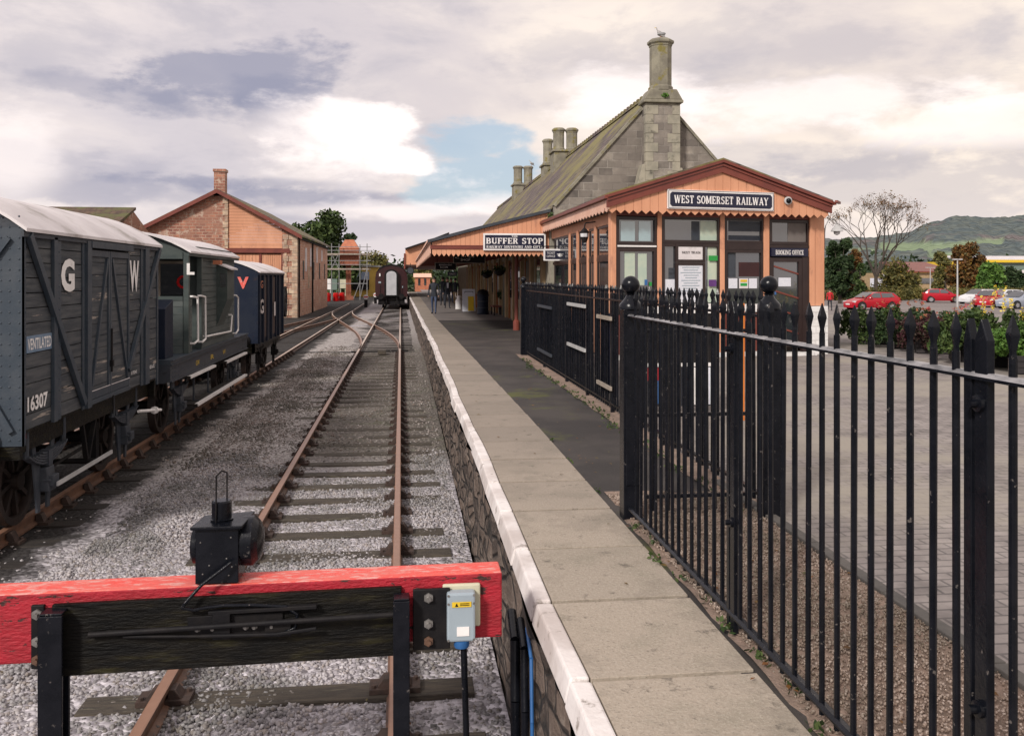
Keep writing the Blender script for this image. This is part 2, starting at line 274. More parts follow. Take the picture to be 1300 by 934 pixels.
# ------------------------------------------------------------ mesh builder
WM = {}
class MB:
    def __init__(s): s.v = []; s.f = []; s.mi = []; s.cur = 0
    def add(s, vs, fs):
        o = len(s.v); s.v += [tuple(p) for p in vs]; s.f += [tuple(i+o for i in f) for f in fs]; s.mi += [s.cur]*len(fs); return s
    def box(s, x0, x1, y0, y1, z0, z1):
        if x0 > x1: x0, x1 = x1, x0
        if y0 > y1: y0, y1 = y1, y0
        if z0 > z1: z0, z1 = z1, z0
        return s.hexa([(x0, y0, z0), (x1, y0, z0), (x1, y1, z0), (x0, y1, z0), (x0, y0, z1), (x1, y0, z1), (x1, y1, z1), (x0, y1, z1)])
    def hexa(s, p): return s.add(p, [(3, 2, 1, 0), (4, 5, 6, 7), (0, 1, 5, 4), (1, 2, 6, 5), (2, 3, 7, 6), (3, 0, 4, 7)])
    def obox(s, o, u, v, w):   # parallelepiped: corner o and three edge vectors
        o, u, v, w = map(Vector, (o, u, v, w))
        return s.hexa([o, o+u, o+u+v, o+v, o+w, o+u+w, o+u+v+w, o+v+w])
    def bar(s, a, b, w, h, up=(0, 0, 1)):   # rectangular bar a->b
        a, b, up = Vector(a), Vector(b), Vector(up); d = (b-a).normalized(); sd = d.cross(up)
        if sd.length < 1e-4: sd = d.cross(Vector((1, 0, 0)))
        sd.normalize(); u2 = sd.cross(d).normalized()
        return s.obox(a-sd*w/2-u2*h/2, b-a, sd*w, u2*h)
    def tube(s, a, b, r0, r1=None, n=10, cap=True):
        a, b = Vector(a), Vector(b); r1 = r0 if r1 is None else r1; d = (b-a).normalized()
        t = d.cross(Vector((0, 0, 1)));
        if t.length < 1e-3: t = d.cross(Vector((1, 0, 0)))
        t.normalize(); q = d.cross(t); vs = []
        for p, r in ((a, r0), (b, r1)):
            for i in range(n):
                an = 2*math.pi*i/n; vs.append(p+t*math.cos(an)*r+q*math.sin(an)*r)
        fs = [(i, (i+1) % n, n+(i+1) % n, n+i) for i in range(n)]
        if cap: fs += [tuple(range(n-1, -1, -1)), tuple(range(n, 2*n))]
        return s.add(vs, fs)
    def path(s, pts, r, n=8):
        for a, b in zip(pts, pts[1:]): s.tube(a, b, r, r, n)
        return s
    def lathe(s, c, prof, n=16, axis='z'):
        vs = []; k = len(prof)
        for r, h in prof:
            for i in range(n):
                an = 2*math.pi*(i+.5)/n; x, y = r*math.cos(an), r*math.sin(an)
                p = {'z': (x, y, h), 'x': (h, x, y), 'y': (x, h, y)}[axis]; vs.append((c[0]+p[0], c[1]+p[1], c[2]+p[2]))
        fs = []
        for j in range(k-1):
            for i in range(n): fs.append((j*n+i, j*n+(i+1) % n, (j+1)*n+(i+1) % n, (j+1)*n+i))
        fs += [tuple(range(n-1, -1, -1)), tuple((k-1)*n+i for i in range(n))]
        return s.add(vs, fs)
    def prism(s, poly, ext):
        n = len(poly); e = Vector(ext); vs = [Vector(p) for p in poly]+[Vector(p)+e for p in poly]
        return s.add(vs, [tuple(range(n-1, -1, -1)), tuple(range(n, 2*n))]+[(i, (i+1) % n, n+(i+1) % n, n+i) for i in range(n)])
    def quad(s, a, b, c, d): return s.add([a, b, c, d], [(0, 1, 2, 3)])
    def ball(s, c, r, n=16, m=10, sc=(1, 1, 1)):
        pr = [(max(.001, math.sin(math.pi*j/m))*r, -math.cos(math.pi*j/m)*r) for j in range(m+1)]
        o = len(s.v); s.lathe((0, 0, 0), pr, n)
        for i in range(o, len(s.v)): p = s.v[i]; s.v[i] = (c[0]+p[0]*sc[0], c[1]+p[1]*sc[1], c[2]+p[2]*sc[2])
        return s
    def sweep(s, pts, prof, closed=True):   # prof in (side, up); pts along a path in xy
        n = len(prof); vs = []
        for i, p in enumerate(pts):
            a = Vector(pts[max(0, i-1)]); b = Vector(pts[min(len(pts)-1, i+1)]); d = (b-a); d.z = 0; d.normalize(); sd = Vector((d.y, -d.x, 0))
            for q in prof: vs.append(Vector(p)+sd*q[0]+Vector((0, 0, q[1])))
        fs = []
        for i in range(len(pts)-1):
            for j in range(n): fs.append((i*n+j, i*n+(j+1) % n, (i+1)*n+(j+1) % n, (i+1)*n+j))
        fs += [tuple(range(n)), tuple((len(pts)-1)*n+j for j in reversed(range(n)))]
        return s.add(vs, fs)
    def build(s, name, mat, parent=None, smooth=None, bevel=0, origin=None, fixn=True):
        vs = s.v
        if parent is not None: inv = WM.get(parent.name, Matrix()).inverted(); vs = [tuple(inv @ Vector(v)) for v in vs]; loc = None
        else:
            if origin is None:
                a = np.array(vs); lo, hi = a.min(0), a.max(0); origin = ((lo[0]+hi[0])/2, (lo[1]+hi[1])/2, lo[2])
            loc = Vector(origin); vs = [(v[0]-loc.x, v[1]-loc.y, v[2]-loc.z) for v in vs]
        me = bpy.data.meshes.new(name); me.from_pydata(vs, [], s.f)
        for mm in (mat if isinstance(mat, list) else [mat]): me.materials.append(mm)
        if isinstance(mat, list): me.polygons.foreach_set('material_index', s.mi)
        if fixn and len(s.f) < 60000:
            bm = bmesh.new(); bm.from_mesh(me); bmesh.ops.recalc_face_normals(bm, faces=bm.faces); bm.to_mesh(me); bm.free()
        if smooth is not None:
            me.polygons.foreach_set('use_smooth', [True]*len(me.polygons))
            try: me.set_sharp_from_angle(angle=R(smooth))
            except Exception: pass
        o = bpy.data.objects.new(name, me); COL.objects.link(o)
        if parent is not None: o.parent = parent; WM[o.name] = WM.get(parent.name, Matrix())
        else: o.location = loc; WM[o.name] = Matrix.Translation(loc)
        if bevel:
            b = o.modifiers.new('bevel', 'BEVEL'); b.width = bevel; b.segments = 2; b.limit_method = 'ANGLE'
        return o
def tag(o, label=None, cat=None, group=None, kind=None):
    if label: o['label'] = label
    if cat: o['category'] = cat
    if group: o['group'] = group
    if kind: o['kind'] = kind
    return o
def thing(name, label, cat, loc=(0, 0, 0), rz=0, group=None):
    o = bpy.data.objects.new(name, None); COL.objects.link(o); o.empty_display_size = .2
    o.location = loc; o.rotation_euler = (0, 0, rz); WM[o.name] = Matrix.Translation(Vector(loc)) @ Matrix.Rotation(rz, 4, 'Z')
    return tag(o, label, cat, group)
KIDS = lambda o: [c for c in bpy.data.objects if c.parent == o]
def copy_tree(o, loc=None, rz=None, label=None, parent=None, scale=None):
    c = o.copy(); COL.objects.link(c); c.parent = parent
    if loc is not None: c.location = loc
    if rz is not None: c.rotation_euler = (0, 0, rz)
    if scale: c.scale = (scale,)*3
    if label: c['label'] = label
    for ch in KIDS(o): copy_tree(ch, parent=c)
    return c
def structure(name, mb, mat, **kw):
    return tag(mb.build(name, mat, None, origin=(0, 0, 0), **kw), kind='structure')

# ------------------------------------------------------------ lettering
def bfont(body, o, xd, up, h, mat, parent=None, name='lettering', width=None, align='CENTER', bold=0., lift=.003, spacing=1.0):
    cu = bpy.data.curves.new(name, 'FONT'); cu.body = body; cu.size = 1.0; cu.align_x = 'CENTER' if align == 'CENTER' else 'LEFT'; cu.offset = bold; cu.resolution_u = 3; cu.space_character = spacing
    ob = bpy.data.objects.new(name, cu); COL.objects.link(ob)
    dg = bpy.context.evaluated_depsgraph_get(); me = bpy.data.meshes.new_from_object(ob.evaluated_get(dg))
    bpy.data.objects.remove(ob); bpy.data.curves.remove(cu)
    a = np.array([v.co[:] for v in me.vertices]); lo, hi = a.min(0), a.max(0)
    sy = h/(hi[1]-lo[1]); sx = width/(hi[0]-lo[0]) if width else sy; cx = (lo[0]+hi[0])/2 if align == 'CENTER' else lo[0]; cy = (lo[1]+hi[1])/2
    o, xd, up = Vector(o), Vector(xd).normalized(), Vector(up).normalized(); nn = xd.cross(up)
    mb = MB(); mb.v = [tuple(o+xd*((p[0]-cx)*sx)+up*((p[1]-cy)*sy)+nn*lift) for p in a]; mb.f = [tuple(p.vertices) for p in me.polygons]; mb.mi = [0]*len(mb.f)
    bpy.data.meshes.remove(me)
    return mb.build(name, mat, parent, fixn=False)
# slab serif letters: strokes (x0,y0,x1,y1,width) + serifs (x,y,half) + arcs (cx,cy,rx,ry,a0,a1)
T_, t_ = .20, .10
def V_(x, a=0, b=1, sb=True, st=True): return [('s', x, a, x, b, T_)]+([('f', x, a+.04, .17)] if sb else [])+([('f', x, b-.04, .17)] if st else [])
GL = {
'A': (.86, [('s', .14, 0, .43, 1, t_), ('s', .72, 0, .43, 1, T_), ('s', .25, .32, .62, .32, t_), ('f', .14, .04, .14), ('f', .72, .04, .15)]),
'B': (.74, V_(.19)+[('a', .36, .74, .22, .22, -90, 90), ('a', .38, .27, .26, .24, -90, 90), ('s', .19, .955, .38, .955, t_), ('s', .19, .51, .4, .51, t_), ('s', .19, .045, .4, .045, t_)]),
'C': (.74, [('a', .42, .5, .31, .46, 45, 315), ('s', .66, .98, .66, .68, t_)]),
'D': (.8, V_(.19)+[('a', .36, .5, .32, .46, -90, 90), ('s', .19, .955, .38, .955, t_), ('s', .19, .045, .38, .045, t_)]),
'E': (.7, V_(.19)+[('s', .19, .955, .62, .955, t_), ('s', .19, .5, .5, .5, t_), ('s', .19, .045, .64, .045, t_), ('s', .61, 1, .61, .76, t_), ('s', .63, 0, .63, .26, t_), ('s', .5, .38, .5, .62, t_)]),
'F': (.68, V_(.19)+[('s', .19, .955, .62, .955, t_), ('s', .19, .5, .5, .5, t_), ('s', .61, 1, .61, .74, t_), ('s', .5, .38, .5, .62, t_)]),
'G': (.8, [('a', .42, .5, .31, .46, 45, 330), ('s', .66, 0, .66, .42, T_*.8), ('f', .66, .44, .14), ('s', .66, .98, .66, .7, t_)]),
'H': (.86, V_(.2)+V_(.66)+[('s', .2, .5, .66, .5, t_)]),
'I': (.4, V_(.2)),
'K': (.84, V_(.2)+[('s', .22, .38, .66, .98, t_), ('s', .38, .55, .68, .02, T_), ('f', .66, .96, .14), ('f', .68, .04, .14)]),
'L': (.68, V_(.19)+[('s', .19, .045, .62, .045, t_), ('s', .61, 0, .61, .3, t_)]),
'M': (1.02, V_(.16, 0, 1, True, True)+V_(.84)+[('s', .2, .98, .5, .1, T_*.8), ('s', .8, .98, .5, .1, t_)]),
'N': (.88, [('s', .17, 0, .17, 1, t_), ('s', .7, 0, .7, 1, t_), ('s', .15, .98, .72, .04, T_), ('f', .17, .04, .14), ('f', .17, .96, .12), ('f', .7, .96, .14)]),
'O': (.8, [('a', .4, .5, .3, .46, 0, 360)]),
'P': (.72, V_(.19)+[('a', .36, .72, .25, .235, -90, 90), ('s', .19, .955, .38, .955, t_), ('s', .19, .485, .38, .485, t_)]),
'R': (.8, V_(.19)+[('a', .36, .735, .22, .22, -90, 90), ('s', .19, .955, .38, .955, t_), ('s', .19, .51, .38, .51, t_), ('s', .42, .5, .64, .03, T_*.9), ('f', .66, .04, .1)]),
'S': (.68, [('a', .34, .735, .2, .22, 40, 270), ('a', .34, .27, .22, .23, -140, 90), ('s', .55, .98, .55, .74, t_), ('s', .12, .02, .12, .28, t_)]),
'T': (.74, V_(.37, 0, 1, True, False)+[('s', .06, .955, .68, .955, t_), ('s', .09, 1, .09, .74, t_), ('s', .65, 1, .65, .74, t_)]),
'U': (.84, [('s', .2, .3, .2, 1, T_), ('s', .66, .3, .66, 1, t_), ('a', .43, .3, .24, .27, 180, 360), ('f', .2, .96, .15), ('f', .66, .96, .14)]),
'V': (.84, [('s', .13, 1, .42, 0, T_), ('s', .71, 1, .42, 0, t_), ('f', .13, .96, .14), ('f', .71, .96, .13)]),
'W': (1.12, [('s', .12, 1, .34, 0, T_), ('s', .56, 1, .34, 0, t_), ('s', .54, 1, .78, 0, T_), ('s', 1.0, 1, .78, 0, t_), ('f', .12, .96, .13), ('f', .56, .96, .13), ('f', 1.0, .96, .12)]),
'X': (.8, [('s', .13, 1, .67, 0, T_), ('s', .66, 1, .13, 0, t_), ('f', .13, .96, .13), ('f', .66, .96, .12), ('f', .13, .04, .12), ('f', .67, .04, .13)]),
'Y': (.82, [('s', .12, 1, .41, .45, T_), ('s', .7, 1, .41, .45, t_), ('s', .41, 0, .41, .5, T_), ('f', .12, .96, .13), ('f', .7, .96, .12), ('f', .41, .04, .16)]),
' ': (.42, [])}
def slab(body, o, xd, up, h, mat, parent=None, name='lettering', width=None, lift=.003):
    o, xd, up = Vector(o), Vector(xd).normalized(), Vector(up).normalized(); nn = xd.cross(up)
    tot = sum(GL[c][0] for c in body)+.04*len(body); sy = h; sx = width/tot if width else h
    mb = MB(); x = -tot/2; k = 0
    def Q(pts):
        nonlocal k
        k += 1; mb.add([o+xd*(p[0]*sx)+up*((p[1]-.5)*sy)+nn*(lift+.00035*(k % 14)) for p in pts], [(0, 1, 2, 3)])
    def st(x0, y0, x1, y1, w, w2=None):
        dx_, dy_ = x1-x0, y1-y0; l = math.hypot(dx_, dy_) or 1; nx, ny = -dy_/l*w/2, dx_/l*w/2
        w2 = w if w2 is None else w2; mx, my = -dy_/l*w2/2, dx_/l*w2/2
        Q([(x0-nx, y0-ny), (x1-mx, y1-my), (x1+mx, y1+my), (x0+nx, y0+ny)])
    for c in body:
        w, el = GL[c]
        for e in el:
            if e[0] == 's': st(x+e[1], e[2], x+e[3], e[4], e[5])
            elif e[0] == 'f': st(x+e[1]-e[3], e[2], x+e[1]+e[3], e[2], .08)
            else:
                _, cx, cy, rx, ry, a0, a1 = e; n = max(4, int(abs(a1-a0)/24)); P = []
                for i in range(n+1):
                    a = R(a0+(a1-a0)*i/n); P.append((x+cx+rx*math.cos(a), cy+ry*math.sin(a), t_+(T_*1.05-t_)*abs(math.cos(a))))
                for p, q in zip(P, P[1:]): st(p[0], p[1], q[0], q[1], p[2], q[2])
        x += w+.04
    return mb.build(name, mat, parent, fixn=False)
# ============================================================ THE SETTING
def grid(x0, x1, y0, y1, nx, ny, zf):
    m = MB(); vs = [(x0+(x1-x0)*i/nx, y0+(y1-y0)*j/ny) for j in range(ny+1) for i in range(nx+1)]
    m.v = [(x, y, zf(x, y)) for x, y in vs]
    m.f = [(j*(nx+1)+i, j*(nx+1)+i+1, (j+1)*(nx+1)+i+1, (j+1)*(nx+1)+i) for j in range(ny) for i in range(nx)]; m.mi = [0]*len(m.f); return m
def ss(t): t = max(0, min(1, t)); return t*t*(3-2*t)
def zfore(x, y): return -.85*ss((y-20)/42)*ss((x-5.5)/5)
ex = lambda y: .72 + (.010*math.sin(y*.9)+.006*math.sin(y*2.3)) - (.0065*(y-25) if y > 25 else 0)   # platform edge line
structure('ground', grid(-3500, 3500, -200, 5000, 8, 8, lambda x, y: -1.9), M['earth'])
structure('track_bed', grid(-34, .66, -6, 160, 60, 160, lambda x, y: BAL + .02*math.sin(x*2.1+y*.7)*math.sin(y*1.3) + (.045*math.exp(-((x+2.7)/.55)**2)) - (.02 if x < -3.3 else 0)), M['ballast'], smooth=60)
structure('forecourt', grid(2.66, 90, -6, 75, 90, 70, zfore), M['paving'])
structure('car_park', grid(2.66, 260, 75, 170, 6, 4, lambda x, y: -.855 if x > 12 else -.6), M['carpark'])
structure('car_park_surface', grid(14, 120, 58, 76, 6, 4, lambda x, y: zfore(x, y)+.004+.0*y), M['carpark'])
# platform: wall, tarmac surface, coping slabs, painted nosing
ys = [-5+.25*i for i in range(int(115/.25))]
w = MB()
for a, b in zip(ys, ys[1:]):
    xa, xb = ex(a), ex(b); zz = [-1.25, -.95, -.7, -.45, -.2, -.10]
    for k in range(5):
        j = lambda y, z: .018*math.sin(y*5.1+z*9)+.015*math.sin(y*11+z*17)+.012
        w.quad((xa-.05+j(a, zz[k]), a, zz[k]), (xb-.05+j(b, zz[k]), b, zz[k]), (xb-.05+j(b, zz[k+1]), b, zz[k+1]), (xa-.05+j(a, zz[k+1]), a, zz[k+1]))
structure('platform_wall', w, M['rubblewall'], smooth=60)
p = MB()
for a, b in zip(ys[::4], ys[4::4]):
    xr0 = 4.42 if a > 19 else 2.655 if a > 6.2 else 1.62; xe0 = 1.47-(.009*max(0, a-10) if a < 40 else .27); xe1 = 1.47-(.009*max(0, b-10) if b < 40 else .27)
    p.quad((ex(a)+.05, a, -.09), (xe0, a, -.09), (xe1, b, -.09), (ex(b)+.05, b, -.09)); p.quad((xe0, a, .004), (xr0, a, .004), (xr0, b, .004), (xe1, b, .004))
structure('platform_surface', p, M['tarmac'])
c = MB(); nb = MB(); y = -4.6
while y < 105:
    l = .93; g = .013+random.random()*.008; a, b = y+g, y+l-g; r1 = 1.53-(.009*max(0, y-10) if y < 40 else .27); dz = random.uniform(-.003, .004)
    c.hexa([(ex(a)+.076, a, -.12), (r1, a, -.12), (r1, b, -.12), (ex(b)+.076, b, -.12), (ex(a)+.076, a, .018+dz), (r1, a, .018+dz), (r1, b, .018+dz), (ex(b)+.076, b, .018+dz)])
    nj = random.uniform(-.012, .012)
    nb.hexa([(ex(a)-.045+nj, a-.004, -.092), (ex(a)+.070, a, -.092), (ex(b)+.070, b, -.092), (ex(b)-.045+nj, b+.004, -.092), (ex(a)-.02+nj, a-.004, .022+dz), (ex(a)+.070, a, .022+dz), (ex(b)+.070, b, .022+dz), (ex(b)-.02+nj, b+.004, .022+dz)])
    y += l
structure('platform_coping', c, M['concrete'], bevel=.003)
structure('platform_white_edge', nb, M['nosing'], bevel=.012)
structure('far_platform_surface', grid(1.26, 4.4, 36, 105, 4, 10, lambda x, y: .012), M['tarmacfar'])
# verges and kerb
structure('fence_verge', grid(1.56, 1.78, -4, 6.3, 2, 60, lambda x, y: .012+.012*math.sin(y*7+x*20)), M['soil'])
structure('soil_strip', grid(1.60, 2.62, -5, 7.1, 6, 66, lambda x, y: .006+.012*math.sin(y*3+x*5)*math.sin(y*1.7)), M['soil'])
structure('far_fence_verge', grid(2.46, 2.72, 6.3, 20, 3, 60, lambda x, y: .014+.01*math.sin(y*5+x*9)), M['soil'])
k = MB(); y = -4.5
while y < 6.9:
    k.box(2.585, 2.665, y, y+.9, -.05, .035); y += .91
structure('kerb', k, M['kerb'], bevel=.006)

# ------------------------------------------------------------ ballast stones
def stones(name, mat, n, xr, yr, size, dens=None, zoff=0.0, zb=BAL):
    base = np.array([(-1, -1, -1), (1, -1, -1), (1, 1, -1), (-1, 1, -1), (-1, -1, 1), (1, -1, 1), (1, 1, 1), (-1, 1, 1)], float)*.6
    fc = np.array([(3, 2, 1, 0), (4, 5, 6, 7), (0, 1, 5, 4), (1, 2, 6, 5), (2, 3, 7, 6), (3, 0, 4, 7)])
    x = RNG.uniform(*xr, n); y = yr[0]+(yr[1]-yr[0])*RNG.random(n)
    if dens is not None: k = RNG.random(n) < dens(x, y); x, y = x[k], y[k]; n = len(x)
    v = base[None]*(1+RNG.uniform(-.45, .45, (n, 8, 3))); v *= RNG.uniform(.6, 1.25, (n, 1, 3))*size*RNG.uniform(.7, 1.35, (n, 1, 1))*.5
    a = RNG.uniform(0, 2*np.pi, n); b = RNG.uniform(-.8, .8, n)
    ca, sa, cb, sb = np.cos(a)[:, None], np.sin(a)[:, None], np.cos(b)[:, None], np.sin(b)[:, None]
    X, Y, Z = v[..., 0], v[..., 1], v[..., 2]; Y, Z = Y*cb-Z*sb, Y*sb+Z*cb; X, Y = X*ca-Y*sa, X*sa+Y*ca
    zz = zb + .02*np.sin(x*2.1+y*.7)*np.sin(y*1.3)+.045*np.exp(-((x+2.7)/.55)**2) - np.where(x < -3.3, .02, 0) if zb == BAL else np.full(n, zb)
    v = np.stack([X+x[:, None], Y+y[:, None], Z+(zz+zoff+RNG.uniform(-.4, .6, n)*size*.5)[:, None]], -1).reshape(-1, 3)
    f = (fc[None]+8*np.arange(n)[:, None, None]).reshape(-1, 4)
    me = bpy.data.meshes.new(name); me.vertices.add(len(v)); me.vertices.foreach_set('co', v.ravel()); me.loops.add(f.size); me.loops.foreach_set('vertex_index', f.ravel().astype(np.int32))
    me.polygons.add(len(f)); me.polygons.foreach_set('loop_start', np.arange(0, f.size, 4, dtype=np.int32)); me.polygons.foreach_set('loop_total', np.full(len(f), 4, np.int32)); me.update(calc_edges=True)
    me.materials.append(mat); o = bpy.data.objects.new(name, me); COL.objects.link(o); return o
clean = lambda x, y: np.clip((14.2+np.sin(x*1.7)*.8-y)/2.2, 0, 1)*(np.clip((x+3.45+.2*np.sin(y*2.2)+.1*np.sin(y*6))/.4, .02, 1))*np.where(y < 9, 1, .85)
tag(stones('track_ballast', M['stone_bits'], 100000, (-4.6, .62), (3.2, 15), .033, clean, -.004), 'grey and white limestone ballast around the near sleepers', 'ballast', kind='stuff')
brown = lambda x, y: np.clip((y-11.0-np.sin(x*1.3)*.9)/4, 0, 1)*np.clip((x+3.75+.2*np.sin(y*1.9))/.5, .0, 1)*np.where(x > -1.75, .22, 1)*np.clip((37-y+np.sin(x*2))/9, 0, 1)
tag(stones('stained_ballast', M['stone_brown'], 78000, (-4.6, .6), (9, 37), .038, brown, -.006), 'brown stained ballast farther along the tracks', 'ballast', kind='stuff')
tag(stones('verge_gravel', M['stone_tan'], 14000, (1.6, 2.58), (2.6, 7.0), .013, None, .018, 0.0), 'small brown gravel on the soil strip behind the railings', 'gravel', kind='stuff')

# ------------------------------------------------------------ tracks
def railprof(h=.15): return [(-.055, -h), (.055, -h), (.055, -h+.02), (.012, -h+.04), (.012, -.045), (.036, -.035), (.036, -.004), (.028, 0), (-.028, 0), (-.036, -.004), (-.036, -.035), (-.012, -.045), (-.012, -h+.04), (-.055, -h+.02)]
def rail(parent, pts, gap=True):
    m = MB(); P = [(x, y, RAIL) for x, y in pts]; m.sweep(P, railprof()); 
    n = 14; m.mi = [1 if (i % n) in (6, 7, 8) and i < (len(P)-1)*n else 0 for i in range(len(m.f))]
    return m.build('rail', [M['rust'], M['railtop']], parent, fixn=True)
t1c = lambda y: -.79 - .0052*y
def sleepers(root, cf, y0, y1, step, mat, half=1.28, chairs=True, jitter=.0, zt=BAL+.024, names='sleeper', dzf=None):
    y = y0; i = 0
    while y < y1:
        cx = cf(y); a = random.uniform(-.012, .012)+jitter*0; m = MB(); h1 = half+random.uniform(-.04, .04); z = zt+(dzf(y) if dzf else 0)+random.uniform(-.006, .006)
        m.hexa([(cx-h1, y-.125+a, z-.13), (cx+h1, y-.125-a, z-.13), (cx+h1, y+.125-a, z-.13), (cx-h1, y+.125+a, z-.13), (cx-h1, y-.12+a, z), (cx+h1, y-.12-a, z), (cx+h1, y+.12-a, z), (cx-h1, y+.12+a, z)])
        s = m.build(names, mat, root, bevel=.008 if y < 14 else 0)
        if chairs and y < 34:
            for sx in (-.75, .75):
                q = MB(); q.box(cx+sx-.17, cx+sx+.17, y-.085, y+.085, z+.001, z+.035)
                q.hexa([(cx+sx-.12, y-.06, z+.03), (cx+sx-.03, y-.06, z+.03), (cx+sx-.03, y+.06, z+.03), (cx+sx-.12, y+.06, z+.03), (cx+sx-.075, y-.05, RAIL-.035), (cx+sx-.028, y-.05, RAIL-.035), (cx+sx-.028, y+.05, RAIL-.035), (cx+sx-.075, y+.05, RAIL-.035)])
                q.hexa([(cx+sx+.03, y-.06, z+.03), (cx+sx+.12, y-.06, z+.03), (cx+sx+.12, y+.06, z+.03), (cx+sx+.03, y+.06, z+.03), (cx+sx+.028, y-.05, RAIL-.035), (cx+sx+.075, y-.05, RAIL-.035), (cx+sx+.075, y+.05, RAIL-.035), (cx+sx+.028, y+.05, RAIL-.035)])
                for bx in (-.14, .14): q.tube((cx+sx+bx, y+.05*(1 if bx > 0 else -1), z+.03), (cx+sx+bx, y+.05*(1 if bx > 0 else -1), z+.055), .018, n=6)
                q.build('rail_chair', M['chair'], s)
        y += step; i += 1
tr = thing('railway_track', 'straight rusty railway track leading from the red buffer beam to the maroon coach', 'railway track', (t1c(4.6), 4.6, BAL))
yy = [4.6+1.6*i for i in range(56)]
rail(tr, [(t1c(y)-.75, y) for y in yy]); rail(tr, [(t1c(y)+.75, y) for y in yy])
sleepers(tr, t1c, 5.35, 33.5, .755, M['sleeper'], dzf=lambda y: -.016*ss((y-12.8)/1.2))
sleepers(tr, t1c, 34, 78, .9, M['sleeperdark'], chairs=False, zt=BAL+.02)
t2c = lambda y: -4.97 if y < 60 else -4.97 + .0009*(y-60)**2*.0
trl = thing('railway_track', 'dark oily railway track on the left under the goods wagons', 'railway track', (t2c(4), 4, BAL))
rail(trl, [(t2c(y)-.75, y) for y in yy]); rail(trl, [(t2c(y)+.75, y) for y in yy])
sleepers(trl, t2c, 3.2, 58, .76, M['sleeperdark'], zt=BAL+.0, dzf=lambda y: -.012)
# crossover between the two
xo = thing('railway_crossover', 'curved crossover rails joining the left track to the straight track before the coach', 'railway track', (t1c(34), 34, BAL))
def xc(y): t = max(0, min(1, (y-33.5)/(74-33.5))); return t1c(33.5)*(1-ss(t)) + t2c(74)*ss(t)
for s in (-.75, .75):
    rail(xo, [(xc(33.7+k*1.5)+s*(1 if s < 0 else 1), 33.7+k*1.5) for k in range(28)])
sleepers(xo, xc, 46, 66, 1.0, M['sleeperdark'], chairs=False, half=1.9, zt=BAL+.024)
q = MB(); q.box(-1.0, -.72, 32.5, 33.1, BAL+.03, BAL+.17); q.build('point_motor_cover', M['sleeper'], xo)
q = MB(); q.tube((-2.0, 33.4, RAIL-.08), (.1, 33.4, RAIL-.08), .025, n=6); q.tube((-5.5, 33.8, BAL+.05), (-1.8, 33.4, BAL+.05), .02, n=6); q.build('point_rod', M['blackmatt'], xo)
sid = thing('railway_track', 'short siding track branching toward the goods shed doors', 'railway track', (-7.2, 60, BAL))
for s in (-.75, .75): rail(sid, [(-4.97-(max(0, 62-y)**1.25)*.012*4.2+s if y < 62 else -4.97+s, y) for y in [30+1.6*i for i in range(21)]])

# ============================================================ BUFFER STOP
bs = thing('buffer_stop', 'red and black timber buffer beam closing the end of the straight track', 'buffer stop', (t1c(4.4), 4.42, BAL))
zt, zb, yf, yb, xl, xr = .29, -.035, 4.40, 4.58, -2.12, .475
# slight clockwise yaw
def bp(x, y, z): return (x, y-(x-.475)*0.0-.0, z)
ym = lambda x: (x-xr)*.02
m = MB(); m.cur = 0
m.hexa([(xl, yf+ym(xl), zb), (xr, yf, zb), (xr, yb, zb), (xl, yb+ym(xl), zb), (xl, yf+ym(xl), zt-.004), (xr, yf, zt-.004), (xr, yb, zt-.004), (xl, yb+ym(xl), zt-.004)])
m.mi = [0, 1, 0, 0, 0, 0]
m.build('beam', [M['red'], M['redtop']], bs, bevel=.008)
m = MB(); m.hexa([(-1.62, yf-.035+ym(-1.6), zb-.055), (-.02, yf-.04, zb-.05), (-.02, yf-.002, zb-.05), (-1.62, yf-.002+ym(-1.6), zb-.055), (-1.62, yf-.03+ym(-1.6), zt-.05), (-.02, yf-.035, zt-.045), (-.02, yf-.002, zt-.045), (-1.62, yf-.002+ym(-1.6), zt-.05)])
m.build('facing_plank', M['tarwood'], bs, bevel=.004)
for cx, wid in ((-.02, .078), (-1.60, .105)):
    m = MB(); y0 = yf-.15
    m.box(cx-wid/2, cx+wid/2, y0, y0+.018, BAL-.1, zt-.075); m.box(cx-.012, cx+.012, y0+.018, yf-.045, BAL-.1, zt-.08); m.box(cx-wid/2, cx+wid/2, yf-.062, yf-.044, BAL-.1, zt-.076)
    m.box(cx-wid/2+.003, cx+wid/2-.003, y0-.001+.01, yf-.05, zt-.0745, zt-.066)
    u = m.build('upright_rail', M['black'], bs, bevel=.003)
    m = MB(); sx = 1 if cx > -1 else -1
    x0, x1 = (cx+.055, cx+.235) if sx > 0 else (cx-.075, cx+.10)
    m.box(x0 if sx > 0 else cx-.115, x1 if sx > 0 else cx-.058, yf-.062, yf-.040, zb-.02, zt-.052)
    m.build('bracket_plate', M['blackmatt'], bs, bevel=.004)
    for bz in (.20, .075, -.01):
        bx = cx+.13 if sx > 0 else cx-.085
        q = MB(); q.lathe((bx, yf-.066, bz), [(.024, 0), (.024, -.012), (.012, -.013), (.012, -.03)], 6, 'y'); q.build('bolt', M['steel'] if bz > .05 else M['rust'], bs)
for cx in ():
    m = MB(); m.bar((cx-.03, yf+.15, zb+.1), (cx-.02, yf+1.15, BAL+.02), .07, .12); m.build('raking_strut', M['rust'], bs)
